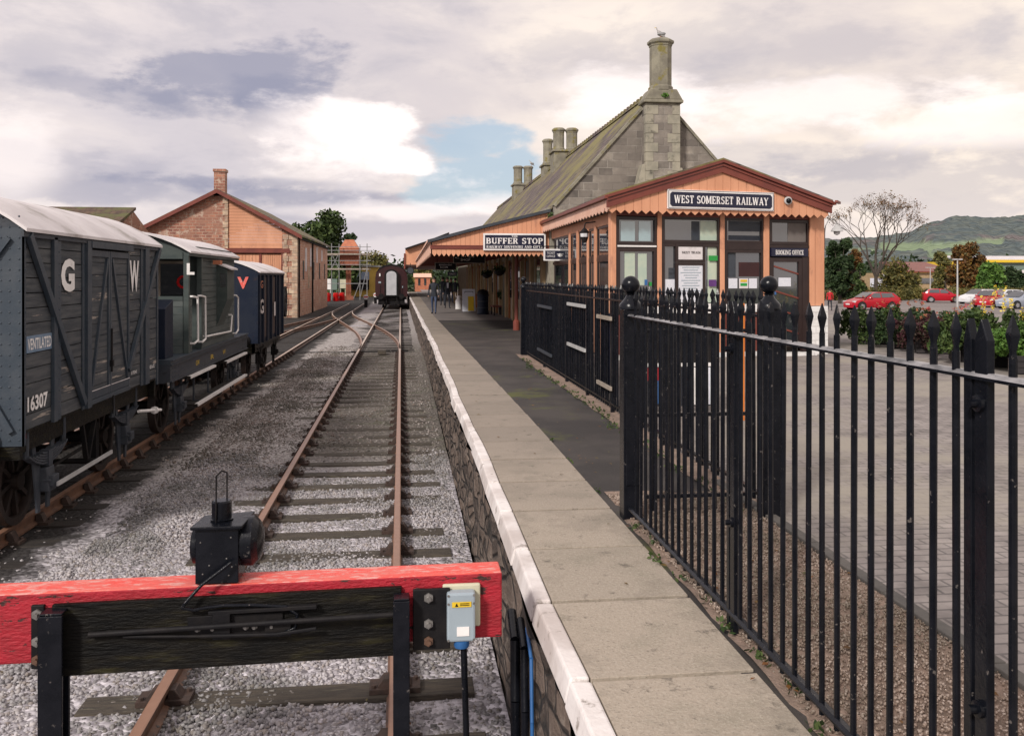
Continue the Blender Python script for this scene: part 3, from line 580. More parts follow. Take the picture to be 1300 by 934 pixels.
# rods and cables on the face
m = MB(); y0 = yf-.075
m.tube((-1.45, y0-.02, .105), (-.05, y0-.03, .14), .013, n=8); m.tube((-1.30, y0-.01, .085), (-.95, y0-.02, .075), .007, n=6)
m.path([(-.95, y0-.02, .075), (-.6, y0-.025, .07), (-.42, y0-.03, .09)], .009, 6)
m.build('operating_rod', M['blackmatt'], bs, smooth=60)
m = MB(); m.box(-1.02, -.58, yf-.06, yf-.041, .06, .155); m.box(-.90, -.82, yf-.085, yf-.06, .05, .17); m.box(-.66, -.54, yf-.085, yf-.06, .05, .12)
m.bar((-.92, yf-.07, .175), (-.42, yf-.075, .185), .03, .018); m.build('clamp_plate', M['blackmatt'], bs, bevel=.003)
for bx in (-.97, -.9, -.75, -.71, -.63):
    q = MB(); q.lathe((bx, yf-.062, .10), [(.015, 0), (.015, -.012), (.008, -.013), (.008, -.028)], 6, 'y'); q.build('bolt', M['steel'], bs)
m = MB(); m.path([(-.82, yf-.05, .40), (-.95, yf-.09, .31), (-1.02, yf-.11, .235), (-1.03, yf-.11, .215), (-.98, yf-.10, .20), (-.93, yf-.09, .205), (-.85, yf-.085, .21), (-.72, yf-.08, .205), (-.56, yf-.08, .19), (-.51, yf-.08, .15), (-.52, yf-.085, .09), (-.6, yf-.09, .06)], .008, 8)
tag(m.build('cable', M['black'], None, smooth=60), 'black cable running from the buffer lamp down over the beam face', 'cable')
# lamp on the beam
LX = -.088
lp = thing('buffer_lamp', 'black square buffer stop lamp with chimney and wire handle on the red beam', 'lamp', (LX-.80, 4.45, zt))
m = MB(); m.box(LX-.905, LX-.705, 4.38, 4.56, zt+.002, zt+.262)
m.hexa([(LX-.925, 4.36, zt+.263), (LX-.685, 4.36, zt+.263), (LX-.665, 4.58, zt+.263), (LX-.905, 4.58, zt+.263), (LX-.925, 4.36, zt+.278), (LX-.685, 4.36, zt+.278), (LX-.66, 4.58, zt+.292), (LX-.905, 4.58, zt+.278)])
m.build('lamp_body', M['black'], lp, bevel=.004)
m = MB(); m.lathe((LX-.80, 4.47, zt+.28), [(.05, 0), (.055, .01), (.047, .012), (.047, .09), (.04, .098)], 20); m.build('chimney', M['black'], lp, smooth=40)
m = MB(); m.path([(LX-.818, 4.42, zt+.278), (LX-.815, 4.42, zt+.505), (LX-.80, 4.47, zt+.52), (LX-.785, 4.52, zt+.50), (LX-.785, 4.52, zt+.278)], .004, 6); m.build('wire_handle', M['blackmatt'], lp)
m = MB(); m.lathe((LX-.70, 4.50, zt+.17), [(.118, -.002), (.120, .05), (.095, .075), (.09, .078)], 28, 'x'); m.build('lens_housing', M['black'], lp, smooth=40)
m = MB(); m.lathe((LX-.622, 4.50, zt+.17), [(.088, 0), (.06, .012), (.01, .018)], 24, 'x'); m.build('lens', M['black'], lp, smooth=60)
m = MB(); m.lathe((LX-.91, 4.48, zt+.16), [(.085, 0), (.085, -.018), (.075, -.026)], 24, 'x'); m.build('lens_housing', M['black'], lp, smooth=40)
for (bx, bz) in ((LX-.87, .05), (LX-.84, .09), (LX-.75, .04), (LX-.735, .08), (LX-.76, .12), (LX-.88, .2), (LX-.74, .22)):
    q = MB(); q.ball((bx, 4.379, zt+bz), .004, 6, 4); q.build('rivet', M['steel'], lp)
# electrical switch box on the right end
sb = thing('switch_box', 'pale blue grey electrical box on a cream backplate at the right end of the beam', 'electrical box', (.27, yf-.04, .0))
m = MB(); m.box(.18, .365, yf-.03, yf-.004, .035, .245); m.build('backplate', M['cream'], sb, bevel=.008)
m = MB(); m.box(.198, .335, yf-.10, yf-.032, -.01, .225); m.build('housing', M['greybox'], sb, bevel=.01)
m = MB(); m.box(.222, .315, yf-.104, yf-.1015, .16, .185); m.build('warning_label', M['yellow'], sb)
m = MB(); m.add([(.236, yf-.1055, .164), (.252, yf-.1055, .164), (.244, yf-.1055, .181)], [(0, 1, 2)]); m.box(.26, .305, yf-.1058, yf-.1045, .176, .179); m.box(.26, .305, yf-.1058, yf-.1045, .168, .171); m.build('warning_mark', M['black'], sb)
m = MB(); m.box(.245, .305, yf-.104, yf-.1015, .02, .065); m.build('paper_label', M['white'], sb)
for bx in (.205, .328):
    for bz in (.175, .0, .215):
        q = MB(); q.lathe((bx, yf-.10, bz), [(.006, 0), (.006, -.003)], 8, 'y'); q.build('screw', M['steel'], sb)
m = MB(); m.lathe((.27, yf-.065, -.045), [(.035, 0), (.038, .01), (.038, .035)], 16); m.build('blue_gland', M['bluepl'], sb, smooth=40)
m = MB(); m.path([(.28, yf-.065, -.045), (.285, yf-.06, -.2), (.30, yf, -.6), (.30, yf, BAL)], .016, 8); m.build('conduit', M['black'], sb, smooth=50)
for i, (x, r_, mt, nm, lb) in enumerate(((.60, .028, 'black', 'pipe', 'thick black pipe against the platform wall, nearest the red beam'), (.635, .022, 'black', 'pipe', 'thinner black pipe against the platform wall beside the blue hose'), (.655, .010, 'bluepl', 'hose', 'thin blue hose running down the platform wall'))):
    m = MB(); yq = 4.7-.12*i
    m.path([(x, yq+.35, -.16), (x-.01, yq+.1, -.22), (x-.02, yq, -.5), (x-.02, yq-.05, -1.2)], r_, 10); tag(m.build(nm, M[mt], None, smooth=50), lb, nm)

# ============================================================ IRON RAILINGS
ZB = 0.03
def picket_mb(r=.0115, top=1.65, z0=.06):
    m = MB(); m.tube((0, 0, z0), (0, 0, top-.115), r, n=8)
    m.lathe((0, 0, 0), [(r*1.02, top-.12), (r*.75, top-.10), (r*1.0, top-.085), (.0185, top-.055), (.0165, top-.045), (.002, top)], 4); return m
pk = picket_mb().build('picket', M['black'], None, smooth=35, origin=(0, 0, 0)); PKM = pk.data; bpy.data.objects.remove(pk)
def add_picket(root, x, y):
    o = bpy.data.objects.new('picket', PKM); COL.objects.link(o); o.parent = root; Li = WM[root.name].inverted() @ Vector((x, y, 0)); o.location = Li; o.rotation_euler = (random.gauss(0, .0025), random.gauss(0, .0025), random.uniform(-.5, .5)); return o
def ball_post(root, x, y, w=.135, h=1.52, kk=1.0):
    m = MB(); m.box(x-w/2, x+w/2, y-w/2, y+w/2, -.02, h); m.box(x-w*.40, x+w*.40, y-w/2-.006, y+w/2+.006, .25, 1.25)
    p_ = m.build('post', M['black'], root, bevel=.006)
    m = MB(); m.lathe((x, y, h), [(w*.62, 0), (w*.62, .03), (w*.5, .05), (.045, .075), (.032, .10), (.045, .115)], 20); m.build('post_cap', M['black'], p_, smooth=50)
    m = MB(); m.ball((x, y, h+.175), .066, 24, 16); m.build('ball_finial', M['black'], p_, smooth=80); return p_
def flat_post(root, x, y, top=1.635):
    m = MB()
    for dy_, w_ in ((-.012, .055), (.048, .035)):
        yy0 = y+dy_; m.prism([(x-.012, yy0-w_/2, .0), (x-.012, yy0+w_/2, .0), (x-.012, yy0+w_/2, top-.06), (x-.012, yy0, top), (x-.012, yy0-w_/2, top-.06)], (.024, 0, 0))
    p_ = m.build('post', M['black'], root, bevel=.003)
    for bz in (1.40, .55):
        q = MB(); q.lathe((x-.012, y-.01, bz), [(.024, 0), (.024, -.012), (.013, -.014), (.013, -.035)], 12, 'x'); q.build('bolt', M['black'], p_, smooth=40)
XF = 1.60
nf = thing('iron_fence', 'near black spear topped iron railings beside the concrete coping', 'railings', (XF, 2.0, 0))
for z in (1.475, .10):
    m = MB(); m.box(XF-.008, XF+.008, 1.2, 6.25, z-.022, z+.022) if z > 1 else m.box(XF-.022, XF+.022, 1.2, 6.25, z-.010, z+.010)
    if z > 1: m = MB(); m.box(XF-.021, XF+.021, 1.2, 6.25, z-.009, z+.009)
    m = MB(); m.prism([(XF+a, 1.2, z+b) for a, b in ((-.021, -.010), (.021, -.010), (.021, .004), (.012, .010), (-.008, .010), (-.021, -.001))], (0, 5.05, 0)); m.mi = [0, 0, 0, 0, 0, 1, 1, 0] if z > 1 else [0]*8; m.build('horizontal_rail', [M['black'], M['railsheen']], nf, fixn=False)
y = 2.192-.122*6
while y < 6.15:
    if min(abs(y-2.32), abs(y-4.25)) > .05: add_picket(nf, XF, y)
    y += .1215
flat_post(nf, XF, 2.318); flat_post(nf, XF, 4.22)
ball_post(nf, 1.625, 6.33)
ff = thing('iron_fence', 'far row of black iron railings running along the tarmac platform to the canopy', 'railings', (2.65, 13, 0))
for z in (1.46, .12):
    m = MB(); m.box(2.63, 2.67, 6.3, 19.7, z-.011, z+.011); m.build('horizontal_rail', M['black'], ff, bevel=.002)
y = 6.42
while y < 19.7: o = add_picket(ff, 2.65, y); o.scale = (1.3, 1.3, 1); y += .134
ball_post(ff, 2.64, 6.25); ball_post(ff, 2.62, 19.75)
for y in (9.0, 11.3, 12.9, 14.6, 17.0):
    m = MB(); m.box(2.635, 2.685, y-.025, y+.025, 0, 1.55); m.build('post', M['black'], ff, bevel=.004)
gt = thing('iron_gate', 'short black iron gate between the two ball topped posts', 'gate', (2.14, 6.30, 0))
m = MB()
for z in (1.36, .75, .16): m = MB(); m.box(1.72, 2.55, 6.285, 6.315, z-.012, z+.012); m.build('horizontal_rail', M['black'], gt)
x = 1.78
while x < 2.55: 
    o = add_picket(gt, x, 6.30); o.scale = (1, 1, .93); x += .118
# sign boards fixed behind the far railings (we see their backs)
for (u0, u1, v0, v1, col, bat, lb) in ((766, 784, 398, 500, 'navy', 'board', 'tall dark board with brown battens fixed behind the far railings'), (727, 750, 383, 450, 'jacketdark', 'galv', 'dark blue board with pale metal battens behind the far railings'), (688, 706, 386, 455, 'blackmatt', 'slate', 'black board farthest along the railings with short grey battens')):
    a = at_x(u0, 400, 2.70); b = at_x(u1, 400, 2.70); ya, yb_ = a.y, b.y; dm = (dx(u0, 2.7)+dx(u1, 2.7))/2; z1 = CH-(v0-352)/F*dm; z0 = CH-(v1-352)/F*dm
    s_ = thing('sign_board', lb, 'sign board', (2.705, (ya+yb_)/2, z0))
    m = MB(); m.box(2.70, 2.715, yb_, ya, z0, z1); m.build('panel', M[col], s_)
    for zc in (z1-.05, z0+.12): m = MB(); m.box(2.60, 2.628, yb_, ya, zc-.025, zc+.025); m.build('batten', M[bat], s_)
# poster board in the courtyard behind the dense pickets
nbd = thing('notice_board', 'white framed black notice board with coloured posters seen through the dense railings', 'notice board', (3.35, 11.2, 0))
a = at_y(817, 391, 11.2); b = at_y(913, 461, 11.2)
m = MB(); m.box(a.x, b.x, 11.2, 11.24, b.z, a.z); m.build('panel', M['blackmatt'], nbd)
m = MB(); m.box(a.x-.02, a.x+.012, 11.185, 11.198, b.z-.03, a.z); m.box(a.x, b.x, 11.185, 11.198, b.z-.035, b.z+.01); m.box(a.x, b.x, 11.185, 11.198, a.z-.07, a.z+.02); m.build('frame', M['white'], nbd)
m = MB(); m.box(a.x, b.x, 11.21, 11.235, .08, b.z-.04); m.build('lower_panel', M['jacketdark'], nbd)
W_ = b.x-a.x
for (f0, f1, z0, z1, c_) in ((.05, .36, .42, b.z-.05, 'carred'), (.18, .36, .12, .42, 'bluepl'), (.62, .72, .1, b.z-.05, 'white'), (.80, .88, .1, b.z-.05, 'paper')):
    m = MB(); m.box(a.x+W_*f0, a.x+W_*f1, 11.19, 11.207, z0, z1); m.build('poster', M[c_], nbd)
for x in (a.x+.05, b.x-.05): m = MB(); m.box(x-.02, x+.02, 11.245, 11.28, -.01, a.z); m.build('leg', M['blackmatt'], nbd)
oc = at_y(943.5, 385, 10.5); m = MB(); m.tube((oc.x, 10.5, .0), (oc.x, 10.5, oc.z), .02, n=8)
tag(m.build('marker_post', M['orange'], None, smooth=50), 'slim orange marker post behind the right ball topped post', 'post')
# weeds along the edges
NLV = 1
def leafcloud(name, mat, cents, n, size, seed=1, flat=.0, label=None, cat=None, parent=None, kind=None, group=None, aspect=.6):
    rg = np.random.default_rng(seed); C = np.array([c[:3] for c in cents], float); Rr = np.array([c[3:6] if len(c) >= 6 else (c[3],)*3 for c in cents], float)
    w_ = np.prod(Rr, 1)**(2/3); idx = rg.choice(len(C), n, p=w_/w_.sum()); d = rg.normal(size=(n, 3)); d /= np.linalg.norm(d, axis=1)[:, None]; d *= (rg.random((n, 1))**.45)
    P = C[idx]+d*Rr[idx]; u = rg.normal(size=(n, 3)); u[:, 2] *= (1-flat); u /= np.linalg.norm(u, axis=1)[:, None]; t = rg.normal(size=(n, 3)); w2 = np.cross(u, t); w2 /= np.linalg.norm(w2, axis=1)[:, None]
    s = size*rg.uniform(.5, 1.4, (n, 1)); u = u*s; w2 = w2*s*aspect
    V = np.stack([P-u, P+w2, P+u, P-w2], 1).reshape(-1, 3)
    m = MB(); m.v = [tuple(x) for x in V]; m.f = [(4*i, 4*i+1, 4*i+2, 4*i+3) for i in range(n)]; m.mi = [0]*n
    o = m.build(name, mat, parent, fixn=False)
    if label: tag(o, label, cat, group, kind)
    return o
cs = [(1.55+random.uniform(-.05, .1), y, .03, .05, .12, .03) for y in np.arange(3.2, 6.2, .35)]+[(2.45+random.uniform(-.12, .08), y, .03, .09, .25, .03) for y in np.arange(6.6, 19, .6)]+[(1.55, y, .02, .03, .1, .02) for y in (7.1, 8.3, 9.4)]
leafcloud('weeds', M['leafgreen'], cs, 1100, .016, 5, label='low green weeds and moss along the foot of the railings', cat='weeds', kind='stuff')

# fallen leaves
lv = MB(); rgl = random.Random(31)
for i in range(260):
    zone = rgl.random()
    if zone < .45: x, y, z = rgl.uniform(1.45, 2.6), rgl.uniform(3.2, 18), .03
    elif zone < .7: x, y, z = rgl.uniform(.85, 2.6), rgl.uniform(4, 26), .026
    else: x, y, z = rgl.uniform(-3.6, .6), rgl.uniform(5, 20), BAL+.045
    a = rgl.random()*6.28; r = rgl.uniform(.012, .026); c_, s_ = math.cos(a)*r, math.sin(a)*r; t = rgl.uniform(0, .008)
    lv.quad((x-c_, y-s_, z), (x+s_*.5, y-c_*.5, z+t), (x+c_, y+s_, z+t*.5), (x-s_*.5, y+c_*.5, z+.002))
tag(lv.build('fallen_leaves', M['leafautumn'], None, fixn=False), 'scattered brown fallen leaves on the platform and ballast', 'leaves', kind='stuff')
# ============================================================ WAGONS
XS = -3.75; XO = -6.19; XM = -4.97
def yx(u, x=XS): return at_x(u, 352, x).y
def zx(u, v, x=XS): return at_x(u, v, x).z
def arc_roof(y0, y1, ze, rise, mat, parent, over=.06, th=.035, n=16, lip=None):
    m = MB(); xs = [XO-over+(XS-XO+2*over)*i/n for i in range(n+1)]; hz = lambda x: ze+rise*(1-abs((x-XM)/((XS-XO)/2+over))**2.2)
    vs = []
    for yv in (y0, y1):
        for o in (0, th):
            for x in xs: vs.append((x, yv, hz(x)+o))
    k = n+1; fs = []
    for i in range(n):
        fs += [(i, i+1, 2*k+i+1, 2*k+i), (k+i+1, k+i, 3*k+i, 3*k+i+1), (i+1, i, k+i, k+i+1), (2*k+i, 2*k+i+1, 3*k+i+1, 3*k+i)]
    fs += [(0, 2*k, 3*k, k), (n, k+n, 3*k+n, 2*k+n)]
    m.add(vs, fs); r_ = m.build('roof', mat, parent, smooth=40)
    m = MB(); m.box(XS+.005, XS+.035, y0, y1, ze-.05, ze+.0); m.box(XO-.035, XO-.005, y0, y1, ze-.05, ze); m.build('roof_gutter', lip or M['slate'], r_)
    return hz
def wheelset(root, y, spokes=8):
    for sx in (XM+.75, XM-.75):
        s_ = 1 if sx > XM else -1; m = MB(); c_ = (sx, y, RAIL+.47)
        m.lathe(c_, [(.40, -.06*s_), (.47, -.06*s_), (.475, .0), (.47, .055*s_), (.40, .055*s_), (.385, .03*s_), (.385, -.03*s_)], 36, 'x')
        w_ = m.build('wheel', M['wheelrust'], root, smooth=40)
        m = MB(); m.tube((sx-.06, y, RAIL+.47), (sx+.09*s_, y, RAIL+.47), .10, n=14)
        for k in range(spokes):
            a = 2*math.pi*k/spokes+.2; m.bar((sx, y, RAIL+.47), (sx, y+.39*math.cos(a), RAIL+.47+.39*math.sin(a)), .05, .05, (1, 0, 0))
        m.build('spokes', M['wheelrust'], w_)
    m = MB(); m.tube((XM-.8, y, RAIL+.47), (XM+.8, y, RAIL+.47), .075, n=12); m.build('axle', M['blackmatt'], root)
def axleguard(root, y, zs, mat=None):
    mat = mat or M['slate']; x = XS-.16
    for s_ in (-1, 1): 
        m = MB(); m.hexa([(x-.012, y+s_*.13-.035, RAIL+.18), (x+.012, y+s_*.13-.035, RAIL+.18), (x+.012, y+s_*.13+.035, RAIL+.18), (x-.012, y+s_*.13+.035, RAIL+.18), (x-.012, y+s_*.30-.05, zs), (x+.012, y+s_*.30-.05, zs), (x+.012, y+s_*.30+.05, zs), (x-.012, y+s_*.30+.05, zs)])
        m.box(x-.014, x+.014, y+s_*.13-.037, y+s_*.13+.037, RAIL+.15, RAIL+.66)
        m.build('axle_guard', mat, root, bevel=.004)
    m = MB(); m.hexa([(x-.06, y-.10, RAIL+.36), (x+.11, y-.10, RAIL+.36), (x+.11, y+.10, RAIL+.36), (x-.06, y+.10, RAIL+.36), (x-.06, y-.105, RAIL+.62), (x+.08, y-.105, RAIL+.62), (x+.08, y+.105, RAIL+.62), (x-.06, y+.105, RAIL+.62)])
    m.box(x+.06, x+.145, y-.08, y+.08, RAIL+.41, RAIL+.53); m.box(x-.03, x+.125, y-.115, y+.115, RAIL+.47, RAIL+.495)
    b_ = m.build('axle_box', mat, root, bevel=.012)
    m = MB(); n = 5
    for k in range(n):
        hw = .52-.085*k; zc = RAIL+.665+.028*k; sag = .14*(hw/.5)**2; pts = [(x+.03, y+hw*t, zc+sag*t*t) for t in (-1, -.66, -.33, 0, .33, .66, 1)]
        for a, b in zip(pts, pts[1:]): m.bar(a, b, .085, .02)
    m.box(x-.02, x+.085, y-.05, y+.05, RAIL+.63, RAIL+.80); m.build('leaf_spring', M['slate'] if mat != M['blackmatt'] else mat, root)
    m = MB(); m.tube((x+.03, y-.50, RAIL+.80), (x+.03, y-.50, zs), .03, n=8); m.build('spring_hanger', mat, root); m = MB(); m.tube((x+.03, y+.50, RAIL+.80), (x+.03, y+.50, zs), .03, n=8); m.build('spring_hanger', mat, root)
def buffers(root, y, d, mat=None, z=RAIL+1.04):
    for bx in (XM-.87, XM+.87):
        m = MB(); m.lathe((bx, y, z), [(.15, 0), (.15, .03*d), (.095, .05*d), (.085, .26*d)], 16, 'y'); b_ = m.build('buffer', mat or M['slate'], root, smooth=40)
        m = MB(); m.lathe((bx, y, z), [(.055, .26*d), (.055, .40*d), (.17, .42*d), (.175, .445*d), (.16, .455*d)], 20, 'y'); m.build('buffer_head', M['blackmatt'], b_, smooth=40)
# ---- ventilated van
Y0, Y1, ZF, ZE = 9.30, 14.10, .225, 2.20
vn = thing('goods_van', 'nearest dark grey wooden ventilated goods van lettered G W with white roof', 'goods van', (XM, (Y0+Y1)/2, RAIL))
m = MB(); nb_ = 13; hb = (ZE-ZF)/nb_
yd0, yd1 = yx(111.5), yx(163)
for i in range(nb_):
    z0 = ZF+i*hb; o = random.uniform(-.003, .003)
    m.box(XS-.05, XS-.004+o, Y0+.03, yd0-.004, z0+.005, z0+hb-.005); m.box(XS-.05, XS-.004-o, yd1+.004, Y1-.03, z0+.005, z0+hb-.005)
    m.box(XO+.004, XO+.05, Y0+.03, Y1-.03, z0+.005, z0+hb-.005)
    m.box(XO+.06, XS-.06, Y1-.05, Y1-.02, z0+.004, z0+hb-.004)
m.build('plank_side', M['plank'], vn)
m = MB(); m.box(XO+.06, XS-.055, Y0+.04, Y1-.06, ZF, ZE+.02); m.build('inner_shell', M['blackmatt'], vn)
# end face: arched boarding and its irons
m = MB(); mE = MB(); pts = []; n = 14
hz = lambda x: ZE+.46*(1-abs((x-XM)/((XS-XO)/2+.06))**2.2)
for i in range(8):
    xa = XO+.02+(XS-XO-.04)*i/8; xb = XO+.02+(XS-XO-.04)*(i+1)/8
    m.hexa([(xa, Y0+.005, ZF), (xb-.006, Y0+.005, ZF), (xb-.006, Y0+.04, ZF), (xa, Y0+.04, ZF), (xa, Y0+.005, hz(xa)-.01), (xb-.006, Y0+.005, hz(xb)-.01), (xb-.006, Y0+.04, hz(xb)-.01), (xa, Y0+.04, hz(xa)-.01)])
    mE.hexa([(xa, Y1-.018, ZE), (xb-.006, Y1-.018, ZE), (xb-.006, Y1-.001, ZE), (xa, Y1-.001, ZE), (xa, Y1-.018, hz(xa)-.01), (xb-.006, Y1-.018, hz(xb)-.01), (xb-.006, Y1-.001, hz(xb)-.01), (xa, Y1-.018+.017, hz(xa)-.01)])
m.build('end_wall', M['slate'], vn); mE.build('end_wall', M['slate'], vn)
m = MB(); m.box(XS-.004, XS+.010, Y1-.06, Y1+.01, ZF-.1, ZE-.01); m.build('corner_plate', M['slatebright'], vn)
m = MB(); m.box(XO-.012, XO+.10, Y0-.012, Y0+.003, ZF-.14, ZE); m.build('corner_plate', M['slatebright'], vn)
m = MB(); m.box(XS-.26, XS+.012, Y0-.012, Y0+.003, ZF-.14, ZE+.04); m.box(XS-.004, XS+.012, Y0-.012, Y0+.04, ZF-.14, ZE-.01); m.bar((XS-.3, Y0-.03, ZE+.2), (XS-1.0, Y0-.03, ZF), .1, .04, (0, 1, 0)); m.bar((XS-.12, Y0-.025, ZE-.06), (XS-.50, Y0-.025, ZE-.6), .05, .04, (0, 1, 0)); m.bar((XS-.10, Y0-.025, ZF), (XS-.6, Y0-.025, ZF+.9), .06, .04, (0, 1, 0))
cpl = m.build('corner_plate', M['slatebright'], vn)
m = MB()
for i in range(22):
    z = ZF-.08+i*.105
    for x in (XS-.03, XS-.12, XS-.2): m.ball((x, Y0-.013, z), .011, 6, 4, (1, .6, 1))
    if i % 2 == 0: m.ball((XS+.012, Y0+.035, z), .010, 6, 4, (.6, 1, 1)); m.ball((XS+.010, Y1-.03, z), .010, 6, 4, (.6, 1, 1))
m.build('rivets', M['slatebright'], cpl)
for (u0, u1, pr) in ((65, 69.5, .035), (70.5, 76, .015), (103.5, 106.5, .014), (106.8, 112, .045), (178, 181, .014), (181.5, 186.5, .04)):
    m = MB(); m.box(XS-.003, XS+pr, yx(u0), yx(u1), ZF-.02, ZE-.02)
    s_ = m.build('stanchion', M['slatebright'], vn, bevel=.003)
    if pr < .02:
        m = MB()
        for i in range(16): m.ball((XS+pr, (yx(u0)+yx(u1))/2, ZF+.05+i*.125), .011, 6, 4, (.7, 1, 1))
        m.build('rivets', M['slatebright'], s_)
def diag(p, q, w_=.085, mt='slatebright', pr=.03, nm='diagonal_brace'):
    a = at_x(p[0], p[1], XS); b = at_x(q[0], q[1], XS); m = MB(); m.bar((XS+pr, a.y, a.z), (XS+pr, b.y, b.z), w_, .05, (1, 0, 0)); m.build(nm, M[mt], vn, bevel=.003)
diag((33, 298), (104, 512)); diag((200, 316), (160, 470))
m = MB()
for (za, zb_) in ((ZE-.10, ZE-.02),): m.box(XS-.003, XS+.055, yd0, yd1+.05, za, zb_)
m.build('door_runner', M['slatebright'], vn, bevel=.004); m = MB()
m.box(XS-.003, XS+.03, yd0, yd1, ZF-.0, ZF+.055); m.build('door_runner', M['slatebright'], vn, bevel=.004)
ym_ = yx(138)
for (ya, yb2) in ((yd0+.01, ym_-.006), (ym_+.006, yd1-.01)):
    m = MB()
    for i in range(nb_-1):
        z0 = ZF+.06+i*(ZE-.12-ZF-.06)/(nb_-1); z1 = ZF+.06+(i+1)*(ZE-.12-ZF-.06)/(nb_-1); m.box(XS-.03, XS+.0, ya+.05, yb2-.05, z0+.003, z1-.003)
    dr = m.build('door', M['plank'], vn)
    m = MB(); m.box(XS-.02, XS+.022, ya, ya+.055, ZF+.06, ZE-.12); m.box(XS-.02, XS+.022, yb2-.055, yb2, ZF+.06, ZE-.12); m.box(XS-.02, XS+.021, ya+.057, yb2-.057, ZE-.20, ZE-.121); m.box(XS-.02, XS+.021, ya+.057, yb2-.057, ZF+.061, ZF+.16)
    m.build('door_frame', M['slatebright'], dr, bevel=.004)
    m = MB(); inward = ya > ym_-.01
    if not inward: m.bar((XS+.012, yb2-.09, ZE-.22), (XS+.012, ya+.07, ZF+.18), .05, .03, (1, 0, 0))
    else: m.bar((XS+.012, ya+.09, ZE-.22), (XS+.012, yb2-.07, ZF+.18), .05, .03, (1, 0, 0))
    m.build('door_brace', M['slatebright'], dr)
    m = MB(); m.box(XS+.023, XS+.03, ya+.02, yb2-.02, ZF+.158, ZF+.166); m.build('worn_edge', M['roofwhite'], dr)
m = MB(); m.tube((XS+.04, ym_, .55), (XS+.04, ym_, 1.1), .012, n=6); m.box(XS+.02, XS+.06, ym_-.03, ym_+.03, .62, .70); m.path([(XS+.05, ym_+.02, .25), (XS+.06, ym_, .12), (XS+.06, ym_-.03, .02)], .01, 6); m.build('door_latch', M['blackmatt'], vn)
arc_roof(Y0-.06, Y1+.06, ZE, .46, M['roofwhite'], vn)
m = MB(); m.box(XS-.19, XS-.12, Y0+.02, Y1-.02, ZF-.26, ZF-.03); m.box(XO+.12, XO+.19, Y0+.02, Y1-.02, ZF-.26, ZF-.03); m.box(XO+.05, XS-.03, Y0-.0, Y0+.08, ZF-.28, ZF-.022); m.box(XO+.05, XS-.03, Y1-.08, Y1, ZF-.28, ZF-.022); m.box(XO+.02, XS-.02, Y0+.08, Y1-.08, ZF-.028, ZF-.003)
m.build('underframe', M['tarwood'], vn)
ya1, ya2 = 10.2, 12.92
for ya in (ya1, ya2): wheelset(vn, ya); axleguard(vn, ya, ZF-.05)
for k in range(12):
    pass
m = MB(); a = at_x(73, 614, XS+.03); b = at_x(142, 573, XS+.03); m.bar(tuple(a), tuple(b), .02, .045); m.build('brake_lever', M['galv'], vn)
m = MB(); m.bar((XS-.16, 11.35, ZF-.2), (XS-.16, 11.55, RAIL+.38), .05, .04); m.bar((XS-.16, 11.85, ZF-.2), (XS-.16, 11.55, RAIL+.38), .05, .04); m.tube((XM-.9, 11.55, RAIL+.40), (XS-.05, 11.55, RAIL+.40), .035, n=8)
m.box(XS-.42, XS-.30, ya1+.45, ya1+.58, RAIL+.2, RAIL+.75); m.box(XS-.42, XS-.30, ya2-.62, ya2-.5, RAIL+.2, RAIL+.75); m.tube((XS-.36, ya1+.6, RAIL+.45), (XS-.36, ya2-.6, RAIL+.5), .02, n=6); m.build('brake_gear', M['blackmatt'], vn)
buffers(vn, Y0, -1); buffers(vn, Y1, 1)
m = MB(); m.path([(XM, Y1, RAIL+1.0), (XM, Y1+.3, RAIL+.85), (XM, Y1+.6, RAIL+.85), (XM, Y1+.95, RAIL+1.0)], .03, 8); m.build('coupling', M['blackmatt'], vn)
m = MB(); m.box(XS-.14, XS-.118, Y0+.33, Y0+.37, ZF-.14, ZF-.05); m.build('red_tag', M['lamp_red'], vn)
def side_text(s, u, v, h, mat, par, w=None, f=bfont, x=XS, bold=.02, lift=.012):
    p = at_x(u, v, x); f(s, (x, p.y, p.z), (0, 1, 0), (0, 0, 1), h, mat, par, width=w, **({'bold': bold} if f is bfont else {}), lift=lift)
side_text('G', 85, 349.5, .37, M['white'], vn, .40, bold=.045); side_text('W', 169.5, 350.5, .43, M['white'], vn, .42, bold=.035)
m = MB(); a = at_x(33, 438, XS); b = at_x(65, 437, XS); m.box(XS-.002, XS+.006, a.y, b.y, a.z-.085, a.z+.085); pn = m.build('name_panel', M['panelblue'], vn)
bfont('VENTILATED', (XS+.006, (a.y+b.y)/2, a.z), (0, 1, 0), (0, 0, 1), .115, M['white'], pn, width=(b.y-a.y)*.94, bold=.02)
side_text('16307', 45.5, 509.5, .155, M['white'], vn, .50, bold=.03, lift=.02)
side_text('10 TONS', 169, 472.5, .045, M['white'], vn, .26); side_text('TARE 6-12', 190.5, 465.5, .055, M['white'], vn, .36)
m = MB(); a = at_x(176, 522, XS+.05); b = at_x(204, 520, XS+.05); m.tube(tuple(a), tuple(b), .022, n=8); m.tube(tuple(a.lerp(b, .68)), tuple(a.lerp(b, .74)), .055, n=8); m.build('white_coupling_handle', M['white'], vn, smooth=40)
